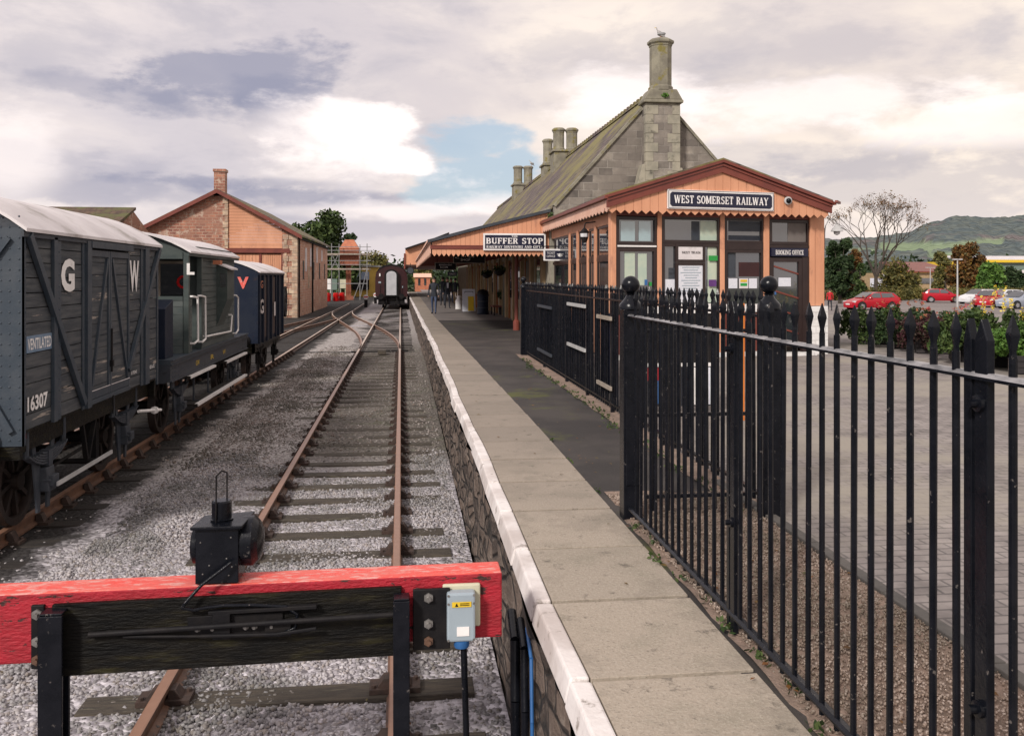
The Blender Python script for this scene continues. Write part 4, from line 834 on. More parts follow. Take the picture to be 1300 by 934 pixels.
# ---- guard's brake van
bv = thing('brake_van', 'dark green grey guards brake van with open veranda and white handrails', 'brake van', (XM, 18.5, RAIL))
B0, B1 = yx(217), yx(314); ZP = .40
m = MB(); m.box(XO, XS, B0, B1, ZP-.055, ZP); m.box(XO-.02, XS+.03, B0-.0+.005, B1-.005, ZP+.001, ZP+.022); m.build('deck', M['slatebright'], bv)
m = MB(); m.box(XS-.09, XS-.01, B0, B1, ZP-.34, ZP-.056); m.box(XO+.01, XO+.09, B0, B1, ZP-.34, ZP-.056); m.box(XO+.091, XS-.091, B0, B0+.12, ZP-.36, ZP-.056); m.box(XO+.091, XS-.091, B1-.12, B1, ZP-.36, ZP-.056)
m.box(XS-.01, XS+.02, B0, B1, ZP-.075, ZP-.056); m.box(XS-.01, XS+.02, B0, B1, ZP-.34, ZP-.32)
uf = m.build('underframe', M['slate'], bv)
m = MB()
for yy_ in (B0+.15, B0+.25, B0+.35, B0+.5, B1-.2, B1-.4, B1-.6):
    for z in (ZP-.13, ZP-.20, ZP-.27): m.ball((XS-.008, yy_, z), .013, 6, 4, (.7, 1, 1))
m.build('rivets', M['slatebright'], uf)
R0, R1 = yx(246)+.0, yx(301)
ZC = 2.17
side_ = lambda y0, y1, z0, z1, nm='side_boards', k=14: None
C0 = yx(257); 
m = MB(); k = 15
for i in range(k):
    z0 = ZP+.02+i*(ZC-ZP-.02)/k; z1 = ZP+.02+(i+1)*(ZC-ZP-.02)/k
    m.box(XS-.09, XS-.04, C0, R1-.12, z0+.004, z1-.004)
m.build('cabin_side', M['greenside'], bv)
m = MB(); m.box(XO+.095, XS-.095, C0+.03, R1-.15, ZP+.02, ZC+.15); m.build('cabin_shell', M['green'], bv)
# veranda lower panels and posts
V0 = yx(240.5)-.05
m = MB(); k = 7; zt_ = ZP+.95
for i in range(k):
    z0 = ZP+.02+i*(zt_-ZP)/k; z1 = z0+(zt_-ZP)/k
    m.box(XO+.1, XS-.10, V0, V0+.05, z0+.004, z1-.004); m.box(XS-.09, XS-.04, V0+.10, V0+.42, z0+.004, z1-.004)
m.build('veranda_panel', M['greenside'], bv)
for (x, y) in ((XS-.09, V0), (XO, V0), (XS-.09, C0-.06), (XM-.35, V0)):
    m = MB(); m.box(x, x+.09, y-.005, y+.09, ZP+.02, ZC); m.build('corner_post', M['green'], bv, bevel=.004)
m = MB(); m.box(XO+.1, XS-.1, V0-.01, V0+.09, ZC-.1, ZC+.02); m.box(XO+.1, XS-.1, V0-.012, V0+.07, zt_, zt_+.07)
n = 12; xs_ = [XO+(XS-XO)*i/n for i in range(n+1)]; hz2 = lambda x: ZC+.37*(1-abs((x-XM)/((XS-XO)/2+.06))**2.2)
for a, b in zip(xs_, xs_[1:]): m.hexa([(a, V0, ZC), (b, V0, ZC), (b, V0+.04, ZC), (a, V0+.04, ZC), (a, V0, hz2(a)), (b, V0, hz2(b)), (b, V0+.04, hz2(b)), (a, V0+.04, hz2(a))])
m.build('end_arch', M['green'], bv)
# cabin end with windows behind the veranda
for xw in (XS-.75, XO+.35):
    m = MB(); m.box(xw, xw+.42, C0-.01, C0+.028, 1.35, 2.0); w_ = m.build('window', M['glass'], bv)
    m = MB(); m.box(xw-.05, xw, C0-.025, C0+.02, 1.3, 2.05); m.box(xw+.42, xw+.47, C0-.025, C0+.02, 1.3, 2.05); m.box(xw, xw+.42, C0-.025, C0+.02, 1.3, 1.35); m.box(xw, xw+.42, C0-.025, C0+.02, 2.0, 2.05); m.build('window_frame', M['board'] if xw > XM-.4 else M['green'], w_)
m = MB(); m.box(XM-.2, XM+.35, C0-.02, C0+.027, ZP+.03, 2.05); m.build('door', M['green'], bv)
bfont('G', at_y(232, 358, C0-.03), (1, 0, 0), (0, 0, 1), .25, M['lamp_red'], bv, bold=.02)
p_ = at_y(242, 341.5, V0-.01); bfont('L', p_, (1, 0, 0), (0, 0, 1), .20, M['white'], bv, bold=.05)
# lookout ducket
d0, d1 = yx(284, XS+.1), yx(299, XS+.2)
m = MB(); m.prism([(XS-.045, d0, .75), (XS-.045, d0, 2.02), (XS+.17, d0, 1.90), (XS+.17, d0, 1.30)], (0, d1-d0, 0)); dk = m.build('ducket', M['green'], bv, bevel=.004)
m = MB(); m.box(XS+.03, XS+.15, d0-.006, d0-.001, 1.55, 1.83); m.build('ducket_window', M['glass'], dk)
m = MB(); m.hexa([(XS+.0, d0-.03, 2.0), (XS+.25, d0-.03, 1.90), (XS+.25, d1, 1.90), (XS+.0, d1, 2.0), (XS+.0, d0-.03, 2.03), (XS+.25, d0-.03, 1.93), (XS+.25, d1, 1.93), (XS+.0, d1, 2.03)]); m.build('ducket_roof', M['roofwhite'], dk)
m = MB(); a = at_x(275.5, 334, XS+.1); b = at_x(284, 341, XS+.1); m.box(XS+.02, XS+.16, a.y, a.y+.2, 2.0, 2.08); m.build('red_flap', M['tile'], bv)
arc_roof(V0-.12, R1, ZC, .37, M['roofwhite'], bv, lip=M['green'])
hr = XS+.03
def hrail(pts):
    m = MB(); P = [tuple(at_x(u, v, hr)) for u, v in pts]; P = [(XS-.04, P[0][1], P[0][2])]+P+[(XS-.04, P[-1][1], P[-1][2])]; m.path(P, .019, 8); m.build('handrail', M['white'], bv, smooth=50)
hrail([(246, 376.5), (251, 378), (251.5, 432), (246.5, 436)]); hrail([(256, 375.5), (260.5, 377), (261, 430), (257, 434)])
hrail([(262, 427), (293, 420.5), (294.5, 400)]); hrail([(300, 375), (302.3, 378), (302.3, 419), (299.5, 423)])
m = MB(); a = at_x(217, 450, XS-.1); m.hexa([(XS-.62, B0+.12, ZP+.024), (XS-.12, B0+.12, ZP+.024), (XS-.12, B0+.62, ZP+.024), (XS-.62, B0+.62, ZP+.024), (XS-.62, B0+.12, ZP+.84), (XS-.12, B0+.12, ZP+.84), (XS-.12, B0+.62, ZP+.98), (XS-.62, B0+.62, ZP+.98)]); m.build('sand_box', M['bluevan'], bv, bevel=.01)
def fboard(u0, v0, u1, v1, nm, th=.04, wd=.24):
    a = at_x(u0, v0, XS+.07); b = at_x(u1, v1, XS+.07); z = (a.z+b.z)/2
    m = MB(); m.box(XS-.17, XS+.055, a.y, b.y, z-th, z); o = m.build(nm, M['sleeperdark'], bv); m = MB(); m.box(XS+.056, XS+.07, a.y, b.y, z-th, z+.002); m.box(XS+.0, XS+.055, a.y, b.y, z+.001, z+.004); m.build('white_edge', M['white'], o)
    return a.y, b.y, z
fy0, fy1, fz = fboard(252, 507, 314, 479, 'footboard'); fboard(243, 473, 274.5, 467, 'step'); fboard(289, 455, 314, 450, 'step')
for yy_ in (fy0+.4, fy0+1.6, fy1-1.4, fy1-.2): m = MB(); m.box(XS-.12, XS-.09, yy_-.015, yy_+.015, fz, ZP-.34); m.box(XS-.12, XS+.0, yy_-.02, yy_+.02, fz+.0, fz+.02+.0); m.build('hanger', M['slate'], bv)
for ya in (B0+1.05, B1-1.05): wheelset(bv, ya); axleguard(bv, ya, ZP-.34)
for ya in (B0+1.05,): m = MB(); m.box(XS-.3, XS-.2, ya+.1, ya+.4, RAIL+.7, RAIL+.95); m.build('rusty_bracket', M['rust'], bv)
buffers(bv, B0, -1); buffers(bv, B1, 1)
for u, v, s_ in ((251.5, 457, 'GW'), (270, 452, 'R'), (285, 447, 'W')):
    p_ = at_x(u, v, XS); bfont(s_, (XS-.008, p_.y, ZP-.20), (0, 1, 0), (0, 0, 1), .09, M['yellow'], bv, width=.28)
# ---- dark blue van beyond
dv = thing('goods_van', 'farthest dark blue iron goods van with a red V and rusty vertical boards', 'goods van', (XM, 25.8, RAIL))
D0, D1, ZD, ZDE = yx(328), yx(359.5), .05, 1.86
m = MB(); m.box(XO+.02, XS-.02, D0+.02, D1-.02, ZD, ZDE+.02); m.build('body_side', M['bluevan'], dv)
m = MB(); n = 12; hz3 = lambda x: ZDE+.34*(1-abs((x-XM)/((XS-XO)/2+.06))**2.2)
for a, b in zip([XO+.01+(XS-XO-.02)*i/n for i in range(n)], [XO+.01+(XS-XO-.02)*(i+1)/n for i in range(n)]): m.hexa([(a, D0, ZD), (b, D0, ZD), (b, D0+.02, ZD), (a, D0+.02, ZD), (a, D0, hz3(a)), (b, D0, hz3(b)), (b, D0+.02, hz3(b)), (a, D0+.02, hz3(a))])
m.build('end_wall', M['bluevan'], dv)
for i, u in enumerate((328.5, 333.5, 338.5, 344, 349.5, 353, 358.5)):
    m = MB(); ya = yx(u); m.box(XS-.02, XS+.03, ya, ya+.12, ZD-.02, ZDE-.02); s_ = m.build('stanchion', M['bluevan'], dv)
for u0, u1, c_ in ((334.5, 338, 'maroon'), (345, 349, 'maroon')):
    m = MB(); m.box(XS-.019, XS-.0, yx(u0)+.13, yx(u1), ZD+.1, ZDE-.1); m.build('worn_panel', M['brownpanel'], dv)
m = MB()
for i in range(16):
    for x in (XS-.05, XS-.14): m.ball((x, D0-.004, ZD+.06+i*.115), .012, 6, 4, (1, .6, 1))
m.build('rivets', M['bluevan'], dv)
arc_roof(D0-.05, D1+.05, ZDE, .34, M['roofwhite'], dv, lip=M['bluevan'])
bfont('V', at_y(308.5, 359, D0-.01), (1, 0, 0), (0, 0, 1), .30, M['redtop'], dv, width=.28, bold=.05)
side_text('G', 331, 389, .38, M['roofwhite'], dv, .62, bold=.03, lift=.03); side_text('1', 347.5, 392, .40, M['roofwhite'], dv, .3, bold=.03, lift=.03); side_text('G', 331, 361, .2, M['tile'], dv, .4, lift=.03)
m = MB(); m.box(XS-.16, XS-.1, D0, D1, ZD-.24, ZD-.002); m.box(XO+.1, XO+.16, D0, D1, ZD-.24, ZD-.002); m.box(XO+.1, XS-.1, D0, D0+.1, ZD-.25, ZD-.001); m.build('underframe', M['tarwood'], dv)
for ya in (D0+.95, D1-.95): wheelset(dv, ya); axleguard(dv, ya, ZD-.03, M['blackmatt'])
buffers(dv, D0, -1, M['blackmatt']); buffers(dv, D1, 1, M['blackmatt'])
m = MB(); a = at_x(330, 438, XS+.05); b = at_x(352, 428, XS+.05); m.bar(tuple(a), tuple(b), .03, .05); m.build('brake_lever', M['blackmatt'], dv)

# ============================================================ COACH
cx = t1c(80)-.02; cy = 78.2
ch = thing('passenger_coach', 'dark maroon railway coach end with pale gangway board at the platform', 'coach', (cx, cy, RAIL))
prof = [(-1.36, .98), (-1.40, 1.5), (-1.39, 2.6), (-1.30, 3.12), (-1.02, 3.48), (-.6, 3.70), (0, 3.78), (.6, 3.70), (1.02, 3.48), (1.30, 3.12), (1.39, 2.6), (1.40, 1.5), (1.36, .98)]
m = MB(); m.prism([(cx+a, cy, RAIL+b) for a, b in prof], (0, 19.2, 0)); m.build('body', M['coach'], ch)
rp = [(-1.33, 3.08), (-1.04, 3.50), (-.6, 3.73), (0, 3.82), (.6, 3.73), (1.04, 3.50), (1.33, 3.08), (1.0, 3.40), (.58, 3.6), (0, 3.7), (-.58, 3.6), (-1.0, 3.4)]
m = MB(); m.prism([(cx+a, cy-.06, RAIL+b) for a, b in rp], (0, 19.3, 0)); m.build('roof', M['blackmatt'], ch)
def archpoly(w, z0, z1, y, n=10): return [(cx-w, y, RAIL+z0), (cx+w, y, RAIL+z0)]+[(cx+w*math.cos(math.pi*i/n), y, RAIL+z1-w*.75+w*.75*math.sin(math.pi*i/n)) for i in range(n+1)]
m = MB(); m.prism(archpoly(.60, 1.0, 3.35, cy-.32), (0, .34, 0)); gw = m.build('gangway', M['blackmatt'], ch)
m = MB(); m.prism(archpoly(.43, 1.12, 3.2, cy-.36), (0, .035, 0)); m.build('gangway_board', M['coachgrey'], gw)
for sx in (-1, 1):
    m = MB(); m.lathe((cx+sx*.87, cy, RAIL+1.04), [(.15, .05), (.12, -.3), (.23, -.50), (.23, -.55)], 16, 'y'); m.build('buffer', M['blackmatt'], ch, smooth=40)
    m = MB(); m.tube((cx+sx*.95, cy-.03, RAIL+1.3), (cx+sx*.95, cy-.03, RAIL+2.0), .02, n=6); m.build('handrail', M['blackmatt'], ch)
m = MB(); m.box(cx-1.06, cx-.95, cy-.12, cy-.005, RAIL+2.75, RAIL+3.0); m.build('lamp', M['white'], ch)
m = MB(); m.box(cx-1.12, cx-.90, cy-.06, cy-.005, RAIL+2.15, RAIL+2.3); m.box(cx+.92, cx+1.0, cy-.06, cy-.005, RAIL+1.75, RAIL+1.9); m.build('label_plate', M['greybox'], ch)
m = MB(); m.box(cx-1.3, cx+1.3, cy-.04, cy+19, RAIL+.72, RAIL+.99); m.box(cx-1.15, cx+1.15, cy+.1, cy+3.6, RAIL+.28, RAIL+.72); m.path([(cx+.45, cy-.15, RAIL+.95), (cx+.5, cy-.25, RAIL+.5), (cx+.3, cy-.1, RAIL+.45)], .04); m.path([(cx-.4, cy-.15, RAIL+.95), (cx-.45, cy-.25, RAIL+.45)], .04); m.build('underframe', M['blackmatt'], ch)
for ya in (cy+1, cy+3.4):
    for sx in (-.75, .75): m = MB(); m.lathe((cx+sx, ya, RAIL+.46), [(.46, -.06), (.46, .06)], 24, 'x'); m.build('wheel', M['blackmatt'], ch)
# ============================================================ BOOKING OFFICE
O_ = Vector((4.36, 18.41, 0)); U_ = Vector((5.13, 1.0, 0)).normalized(); NN = Vector((U_.y, -U_.x, 0))
def FP(u, v, off=0.):
    d_ = FW+RT*((u-650)/F); d = (O_.dot(NN)+off)/d_.dot(NN); p = d_*d; p.z = CH+(352-v)/F*d; return p
def FS(u, off=0.): return (FP(u, 352, off)-O_-NN*off).dot(U_)
def FZ(u, v, off=0.): return FP(u, v, off).z
def fb(m, s0, s1, z0, z1, o0, o1):
    p = O_+U_*s0+NN*o0; p.z = z0; return m.obox(p, U_*(s1-s0), NN*(o1-o0), (0, 0, z1-z0))
def fpx(m, u0, u1, v0, v1, o0, o1):
    uc = (u0+u1)/2; return fb(m, FS(u0, o1), FS(u1, o1), FZ(uc, v1, o1), FZ(uc, v0, o1), o0, o1)
bo = thing('booking_office', 'salmon boarded booking office with glazed front and red brown gable roof', 'railway office', (6.9, 22, 0))
# posts
for u0, u1 in ((776, 782.5), (835, 840.5), (914.7, 920.3), (970, 977)):
    m = MB(); s0, s1 = FS(u0), FS(u1); fb(m, s0, s1, -.02, 3.2, -.16, .0); m.build('post', M['salmon'], bo, bevel=.01)
sR0, sR1 = FS(1028), FS(1047)
m = MB(); fb(m, sR0, sR0+.13, 1.1, 3.25, -.2, .02); fb(m, sR0+.135, sR1, 1.1, 3.25, -.2, -.01); m.build('corner_post', M['salmon'], bo, bevel=.008)
m = MB(); fb(m, sR0-.01, sR1+.05, -.1, 1.09, -.25, .05); m.build('white_plinth', M['whitebrick'], bo)
m = MB(); fb(m, FS(782.5), FS(970), -.1, .1, -.25, .03); fb(m, FS(977), sR0-.02, -.1, .055, -.25, .3); m.build('white_step', M['whitebrick'], bo)
m = MB(); fb(m, 0.0, sR1-.02, FZ(877, 275.5), 3.5, -.2, -.02); m.build('head_beam', M['maroon'], bo)
# glazed bays (dark frames)
def frame(par, u0, u1, v0, v1, t, o=-.03, mat='dkbrown', name='window_frame', dep=.07):
    uc = (u0+u1)/2; s0, s1 = FS(u0, o), FS(u1, o); z1, z0 = FZ(uc, v0, o), FZ(uc, v1, o); m = MB()
    fb(m, s0, s0+t, z0, z1, o-dep, o); fb(m, s1-t, s1, z0, z1, o-dep, o); fb(m, s0+t, s1-t, z1-t, z1, o-dep, o-.002); fb(m, s0+t, s1-t, z0, z0+t, o-dep, o-.002)
    return m.build(name, M[mat], par, bevel=.004)
def pane(par, u0, u1, v0, v1, mat='glass', o=-.08, name='pane'):
    m = MB(); fpx(m, u0, u1, v0, v1, o-.01, o); return m.build(name, M[mat], par)
for (u0, u1, v0, v1, t, mat) in ((782.5, 835, 275, 311, .07, 'glass'), (782.5, 835, 314, 388, .09, 'glass'), (840.5, 914.7, 275, 309, .07, 'glass'), (840.5, 914.7, 309.2, 392, .07, 'glass'), (920.3, 970, 277, 309, .06, 'glass'), (920.3, 970, 317, 392, .07, 'glass'), (977, 1028, 279, 311, .07, 'glass')):
    f_ = frame(bo, u0, u1, v0, v1, t); pane(f_, u0+1, u1-1, v0+1, v1-1, mat)
m = MB(); fpx(m, 920.3, 970, 309, 317, -.1, -.025); fpx(m, 782.5, 835, 311, 314, -.1, -.02); m.build('transom', M['dkbrown'], bo)
m = MB(); fpx(m, 784, 833.5, 311.4, 313.5, -.019, -.012); m.build('white_edge', M['white'], bo)
for (u0, u1, v0, v1, mt) in ((788, 806, 281, 306, 'glassblue'), (811, 826, 281, 306, 'glassblue'), (793, 806, 320, 366, 'glassmint'), (810, 821, 322, 362, 'glassmint'), (889, 911.5, 280.5, 306, 'glassmint'), (898.5, 911.5, 313, 384, 'glassmint'), (1000, 1023, 283, 307, 'tarmacfar'), (849, 857, 340, 372, 'slate'), (878, 888, 281, 306, 'slate'), (925, 965, 281, 294, 'slate'), (925, 965, 299, 305, 'jacketdark'), (938, 964, 333, 351, 'coach'), (924, 934, 320, 352, 'slate')):
    pane(bo, u0, u1, v0, v1, mt, -.073, 'interior_surface')
# posters, labels, boards
for (u0, u1, v0, v1, t) in ((858, 895.5, 309.5, 333, .06), (858, 895.5, 333.3, 392, .06)):
    frame(bo, u0, u1, v0, v1, t, -.02, 'dkbrown', 'poster_frame')
m = MB(); fpx(m, 861, 894, 311.5, 330.5, -.06, -.035); b_ = m.build('next_train_board', M['roofwhite'], bo)
p = FP(877.5, 320.5, -.03); slab('NEXT TRAIN', p, U_, (0, 0, 1), .05, M['dkbrown'], b_, width=.46)
m = MB(); fpx(m, 861.5, 892.5, 336, 384, -.06, -.035); tp = m.build('timetable_poster', M['paper'], bo)
m = MB()
for i, (w0, w1) in enumerate(((866, 888), (868, 886), (864, 890), (868, 887), (870, 885), (865, 889), (868, 886), (866, 888), (867, 884), (865, 889))): fpx(m, w0, w1, 339+i*3.3, 340.1+i*3.3, -.034, -.032)
m.build('printed_lines', M['greybox'], tp)
for (u0, u1, v0, v1, mt, nm) in ((844, 856.5, 354.5, 375, 'paper', 'notice'), (925, 936, 353.5, 366, 'paper', 'notice'), (938.5, 950, 353.5, 366, 'roofwhite', 'notice'), (951, 961, 353.5, 366, 'paper', 'notice'), (818.5, 822, 355, 362, 'bluepl', 'sticker'), (824.5, 827.5, 358, 363, 'brightgreen', 'sticker'), (900, 911, 324.5, 331, 'brightgreen', 'exit_sign'), (900, 909.5, 355, 363.5, 'purple', 'sticker')):
    o = pane(bo, u0, u1, v0, v1, mt, -.055 if u0 > 900 or u0 < 850 else -.03, nm)
m = MB(); fpx(m, 940, 948.5, 355, 358, -.053, -.051); m.build('notice_print', M['yellow'], bo); m = MB(); fpx(m, 940, 948.5, 359.5, 363, -.053, -.051); m.build('notice_print', M['brightgreen'], bo)
m = MB(); fpx(m, 905, 909.5, 326.5, 328.2, -.054, -.051); m.add([FP(902, 327.3, -.05), FP(905.2, 325.2, -.05), FP(905.2, 329.5, -.05)], [(0, 1, 2)]); m.build('arrow', M['white'], bo)
# door bay
m = MB(); fpx(m, 979.5, 1026, 315, 325.5, -.05, .01); sg = m.build('name_board', M['navy'], bo)
slab('BOOKING OFFICE', FP(1002.5, 320.5, .01), U_, (0, 0, 1), .105, M['white'], sg, width=.74)
m = MB(); fpx(m, 977.2, 1028, 311.2, 314.8, -.1, -.02); fb(m, FS(1019.5), sR0, .06, FZ(1020, 326, 0), -.12, -.02); m.build('door_frame', M['dkbrown'], bo)
dr = frame(bo, 977.5, 1019, 327, 440, .1, -.03, 'dkbrown', 'door'); pane(dr, 980, 1017, 330, 437, 'glass', -.07)
pane(dr, 988.5, 1004, 352.5, 363.5, 'paper', -.05, 'notice'); pane(dr, 983, 985.5, 365, 374, 'bluepl', -.045, 'sticker')
m = MB()
for za in (.55, .95, 1.35, 1.9): m.bar(O_+U_*FS(981)+NN*-.055+Vector((0, 0, za+.12)), O_+U_*FS(1016)+NN*-.055+Vector((0, 0, za-.08)), .02, .035)
m.build('reflected_bars', M['maroon'], dr)
# stall riser panels below windows
m = MB(); fb(m, FS(782.5), FS(970), .11, .95, -.12, -.05); m.build('lower_panel', M['maroon'], bo)
m = MB(); fpx(m, 845, 913, 385.5, 396, -.045, -.02); fpx(m, 922, 968, 386, 396, -.045, -.02); m.build('white_sill', M['white'], bo)
# gable boarding: one prism per board, with a pointed tooth at the foot
GO = .30
gl, gr_, ga = (772, 259), (1050, 264), (917, 216)
sA, sB, sP = FS(772, GO), FS(1052, GO), FS(916, GO)
zA, zB, zP = FZ(772, 251, GO), FZ(1052, 253.5, GO), FZ(916, 205, GO); zE = (zA+zB)/2; zbot = (FZ(790, 267, GO)+FZ(1040, 274.5, GO))/2
def zroof(s): return zE+(zP-zE)*(1-abs(s-sP)/((sP-sA) if s < sP else (sB-sP)))
m = MB(); nbrd = 28; wb = (sB-sA)/nbrd
for i in range(nbrd):
    s0 = sA+i*wb; s1 = s0+wb-.008; sm = (s0+s1)/2; G = lambda s, z: (O_+U_*s+NN*GO)+Vector((0, 0, z))
    poly = [G(s0, zbot+.02), G(sm, zbot-.055), G(s1, zbot+.02), G(s1, zroof(s1)-.03)]+([G(sP, zroof(sP)-.03)] if s0 < sP < s1 else [])+[G(s0, zroof(s0)-.03)]
    m.prism(poly, -NN*.03)
m.build('gable_boarding', M['salmon'], bo)
m = MB(); fb(m, sA+.02, sB-.02, zbot+.03, zE+.0, GO-.06, GO-.034); fb(m, sA+.05, sB-.1, zbot+.02, 3.2, -.01, GO-.065); m.build('soffit', M['maroon'], bo)
m = MB()
for (sa, za, sb_, zb_) in ((sA-.04, zE-.02, sP, zP), (sP, zP, sB+.06, zE-.02)):
    for (dz0, dz1, o0, o1) in ((-.24, -.03, GO-.0, GO+.045), (-.03, .03, GO-.02, GO+.10), (-.10, -.06, GO+.046, GO+.07)):
        P = [G(sa, za+dz0), G(sb_, zb_+dz0), G(sb_, zb_+dz1), G(sa, za+dz1)]; P = [p+NN*(o0-GO) for p in P]; m.prism(P, NN*(o1-o0))
m.build('bargeboard', M['maroon'], bo)
# roof planes to the stone gable
yb_ = 27.0; pL, pP, pR = O_+U_*(sA-.04)+NN*(GO+.08), O_+U_*sP+NN*(GO+.08), O_+U_*(sB+.06)+NN*(GO+.08)
m = MB()
for (a, za, b, zb_) in ((pL, zE, pP, zP+.03), (pP, zP+.03, pR, zE)):
    m.hexa([(a.x, a.y, za), (b.x, b.y, zb_), (b.x, yb_, zb_), (a.x, yb_, za), (a.x, a.y, za+.04), (b.x, b.y, zb_+.04), (b.x, yb_, zb_+.04), (a.x, yb_, za+.04)])
m.build('roof', M['slateroof'], bo)
m = MB(); m.box(pL.x-.06, pL.x+.05, pL.y+.02, yb_, zE-.07, zE+.0); m.build('gutter', M['maroon'], bo); m = MB(); m.box(pR.x-.03, pR.x+.08, pR.y, yb_, zE-.07, zE); m.bar((pR.x+.02, pR.y-.1, zE-.0), (pR.x+.2, pR.y+.1, zE-.02), .06, .05); m.build('gutter', M['maroon'], bo)
m = MB(); nn_ = 26; ly = (yb_-pL.y)/nn_
for i in range(nn_):
    y0 = pL.y+.06+i*ly; y1 = y0+ly-.01; ymid = (y0+y1)/2; x = pL.x+.02
    m.prism([(x, y0, zE-.08), (x, y0, zbot+.03), (x, ymid, zbot-.03), (x, y1, zbot+.03), (x, y1, zE-.08)], (.025, 0, 0))
m.build('side_valance', M['salmon_pale'], bo)
# side wall towards the platform
for u0, u1 in ((751.5, 756), (743.5, 746), (729.5, 733.5), (720, 723)):
    ya, yb2 = at_x(u1, 352, O_.x).y, at_x(u0, 352, O_.x).y; m = MB(); m.box(O_.x, O_.x+.12, ya, ya+max(.13, (yb2-ya)*.5), -.02, 2.95); m.build('post', M['salmon'], bo, bevel=.006)
ys_ = [18.65, at_x(756, 352, O_.x).y, at_x(746, 352, O_.x).y, at_x(733.5, 352, O_.x).y, at_x(723, 352, O_.x).y, 26.2]
for a, b in zip(ys_, ys_[1:]):
    a += .16; b -= .02
    for z0, z1 in ((1.0, 2.1), (2.25, 2.85)):
        m = MB(); m.box(O_.x+.05, O_.x+.07, a, b, z0, z1); w_ = m.build('side_window', M['glass'], bo)
        m = MB(); m.box(O_.x+.03, O_.x+.09, a-.0, a+.06, z0-.05, z1+.05); m.box(O_.x+.03, O_.x+.09, b-.06, b, z0-.05, z1+.05); m.box(O_.x+.032, O_.x+.09, a+.06, b-.06, z0-.05, z0); m.box(O_.x+.032, O_.x+.09, a+.06, b-.06, z1, z1+.05); m.build('window_frame', M['dkbrown'], w_)
m = MB(); m.box(O_.x+.02, O_.x+.1, 18.6, 26.6, -.1, .94); m.box(O_.x+.02, O_.x+.1, 18.6, 26.6, 2.905, 3.15); m.build('side_panel', M['salmon'], bo)
m = MB(); m.box(O_.x+.025, O_.x+.105, 18.7, 26.4, 2.12, 2.2); m.build('side_transom', M['dkbrown'], bo)
m = MB(); m.prism([(O_.x+.2, 18.8, 0), (9.2, 19.6, 0), (9.2, 27, 0), (O_.x+.2, 27, 0)], (0, 0, 3.1)); m.build('inner_room', M['darkroom'], bo)
m = MB(); m.box(O_.x-.0, O_.x+.5, 26.62, 27.1, 0, 3.35); m.build('stone_pier', M['stonequoin'], bo)
# the long sign
m = MB(); s0, s1 = FS(848, GO+.05), FS(982.5, GO+.05); z0, z1 = FZ(915, 266.5, GO+.05), FZ(915, 242.5, GO+.05); fb(m, s0, s1, z0, z1, GO+.002, GO+.05); wsr = m.build('station_sign', M['white'], bo, bevel=.004)
m = MB(); t = .05; a, b, c_, d_ = s0+t, s1-t, z0+t, z1-t; e = .045
P = [G(a+e, c_), G(b-e, c_), G(b, c_+e), G(b, d_-e), G(b-e, d_), G(a+e, d_), G(a, d_-e), G(a, c_+e)]; m.prism([p+NN*.052 for p in P], NN*.004); m.build('sign_panel', M['navy'], wsr)
m = MB()
for (x0, x1, y0, y1) in ((s0+.012, s1-.012, z0+.012, z0+.022), (s0+.012, s1-.012, z1-.022, z1-.012), (s0+.012, s0+.022, z0+.023, z1-.023), (s1-.022, s1-.012, z0+.023, z1-.023)): fb(m, x0, x1, y0, y1, GO+.051, GO+.053)
m.build('sign_line', M['navy'], wsr)
slab('WEST SOMERSET RAILWAY', O_+U_*((s0+s1)/2)+NN*(GO+.056)+Vector((0, 0, (z0+z1)/2)), U_, (0, 0, 1), .165, M['white'], wsr, width=(s1-s0)*.89)
cc = FP(1000, 255, GO+.02); m = MB(); m.lathe((cc.x, cc.y, cc.z), [(.09, -.005), (.09, -.04), (.08, -.05)], 18, 'y'); cam_ = m.build('camera_housing', M['galv'], bo, smooth=40); m = MB(); m.ball((cc.x, cc.y-.05, cc.z-.005), .06, 14, 10); m.build('camera_dome', M['black'], cam_, smooth=80)
# wall lantern on the side and the curly bracket
lp_ = at_x(742, 297, 4.1); m = MB(); m.lathe((lp_.x, lp_.y, lp_.z-.2), [(.05, 0), (.09, .12), (.10, .22), (.12, .24), (.03, .33), (.01, .36)], 8); wl = tag(m.build('wall_lantern', M['blackmatt'], None), 'black wall lantern hanging on the platform side of the booking office', 'lantern')
m = MB(); m.lathe((lp_.x, lp_.y, lp_.z-.16), [(.06, 0), (.095, .1), (.1, .17)], 8); m.build('glass', M['lamp_clear'], wl); m = MB(); m.path([(lp_.x, lp_.y, lp_.z+.16), (lp_.x+.02, lp_.y, lp_.z+.25), (4.36, lp_.y, lp_.z+.28)], .015, 6); m.build('bracket', M['blackmatt'], wl)
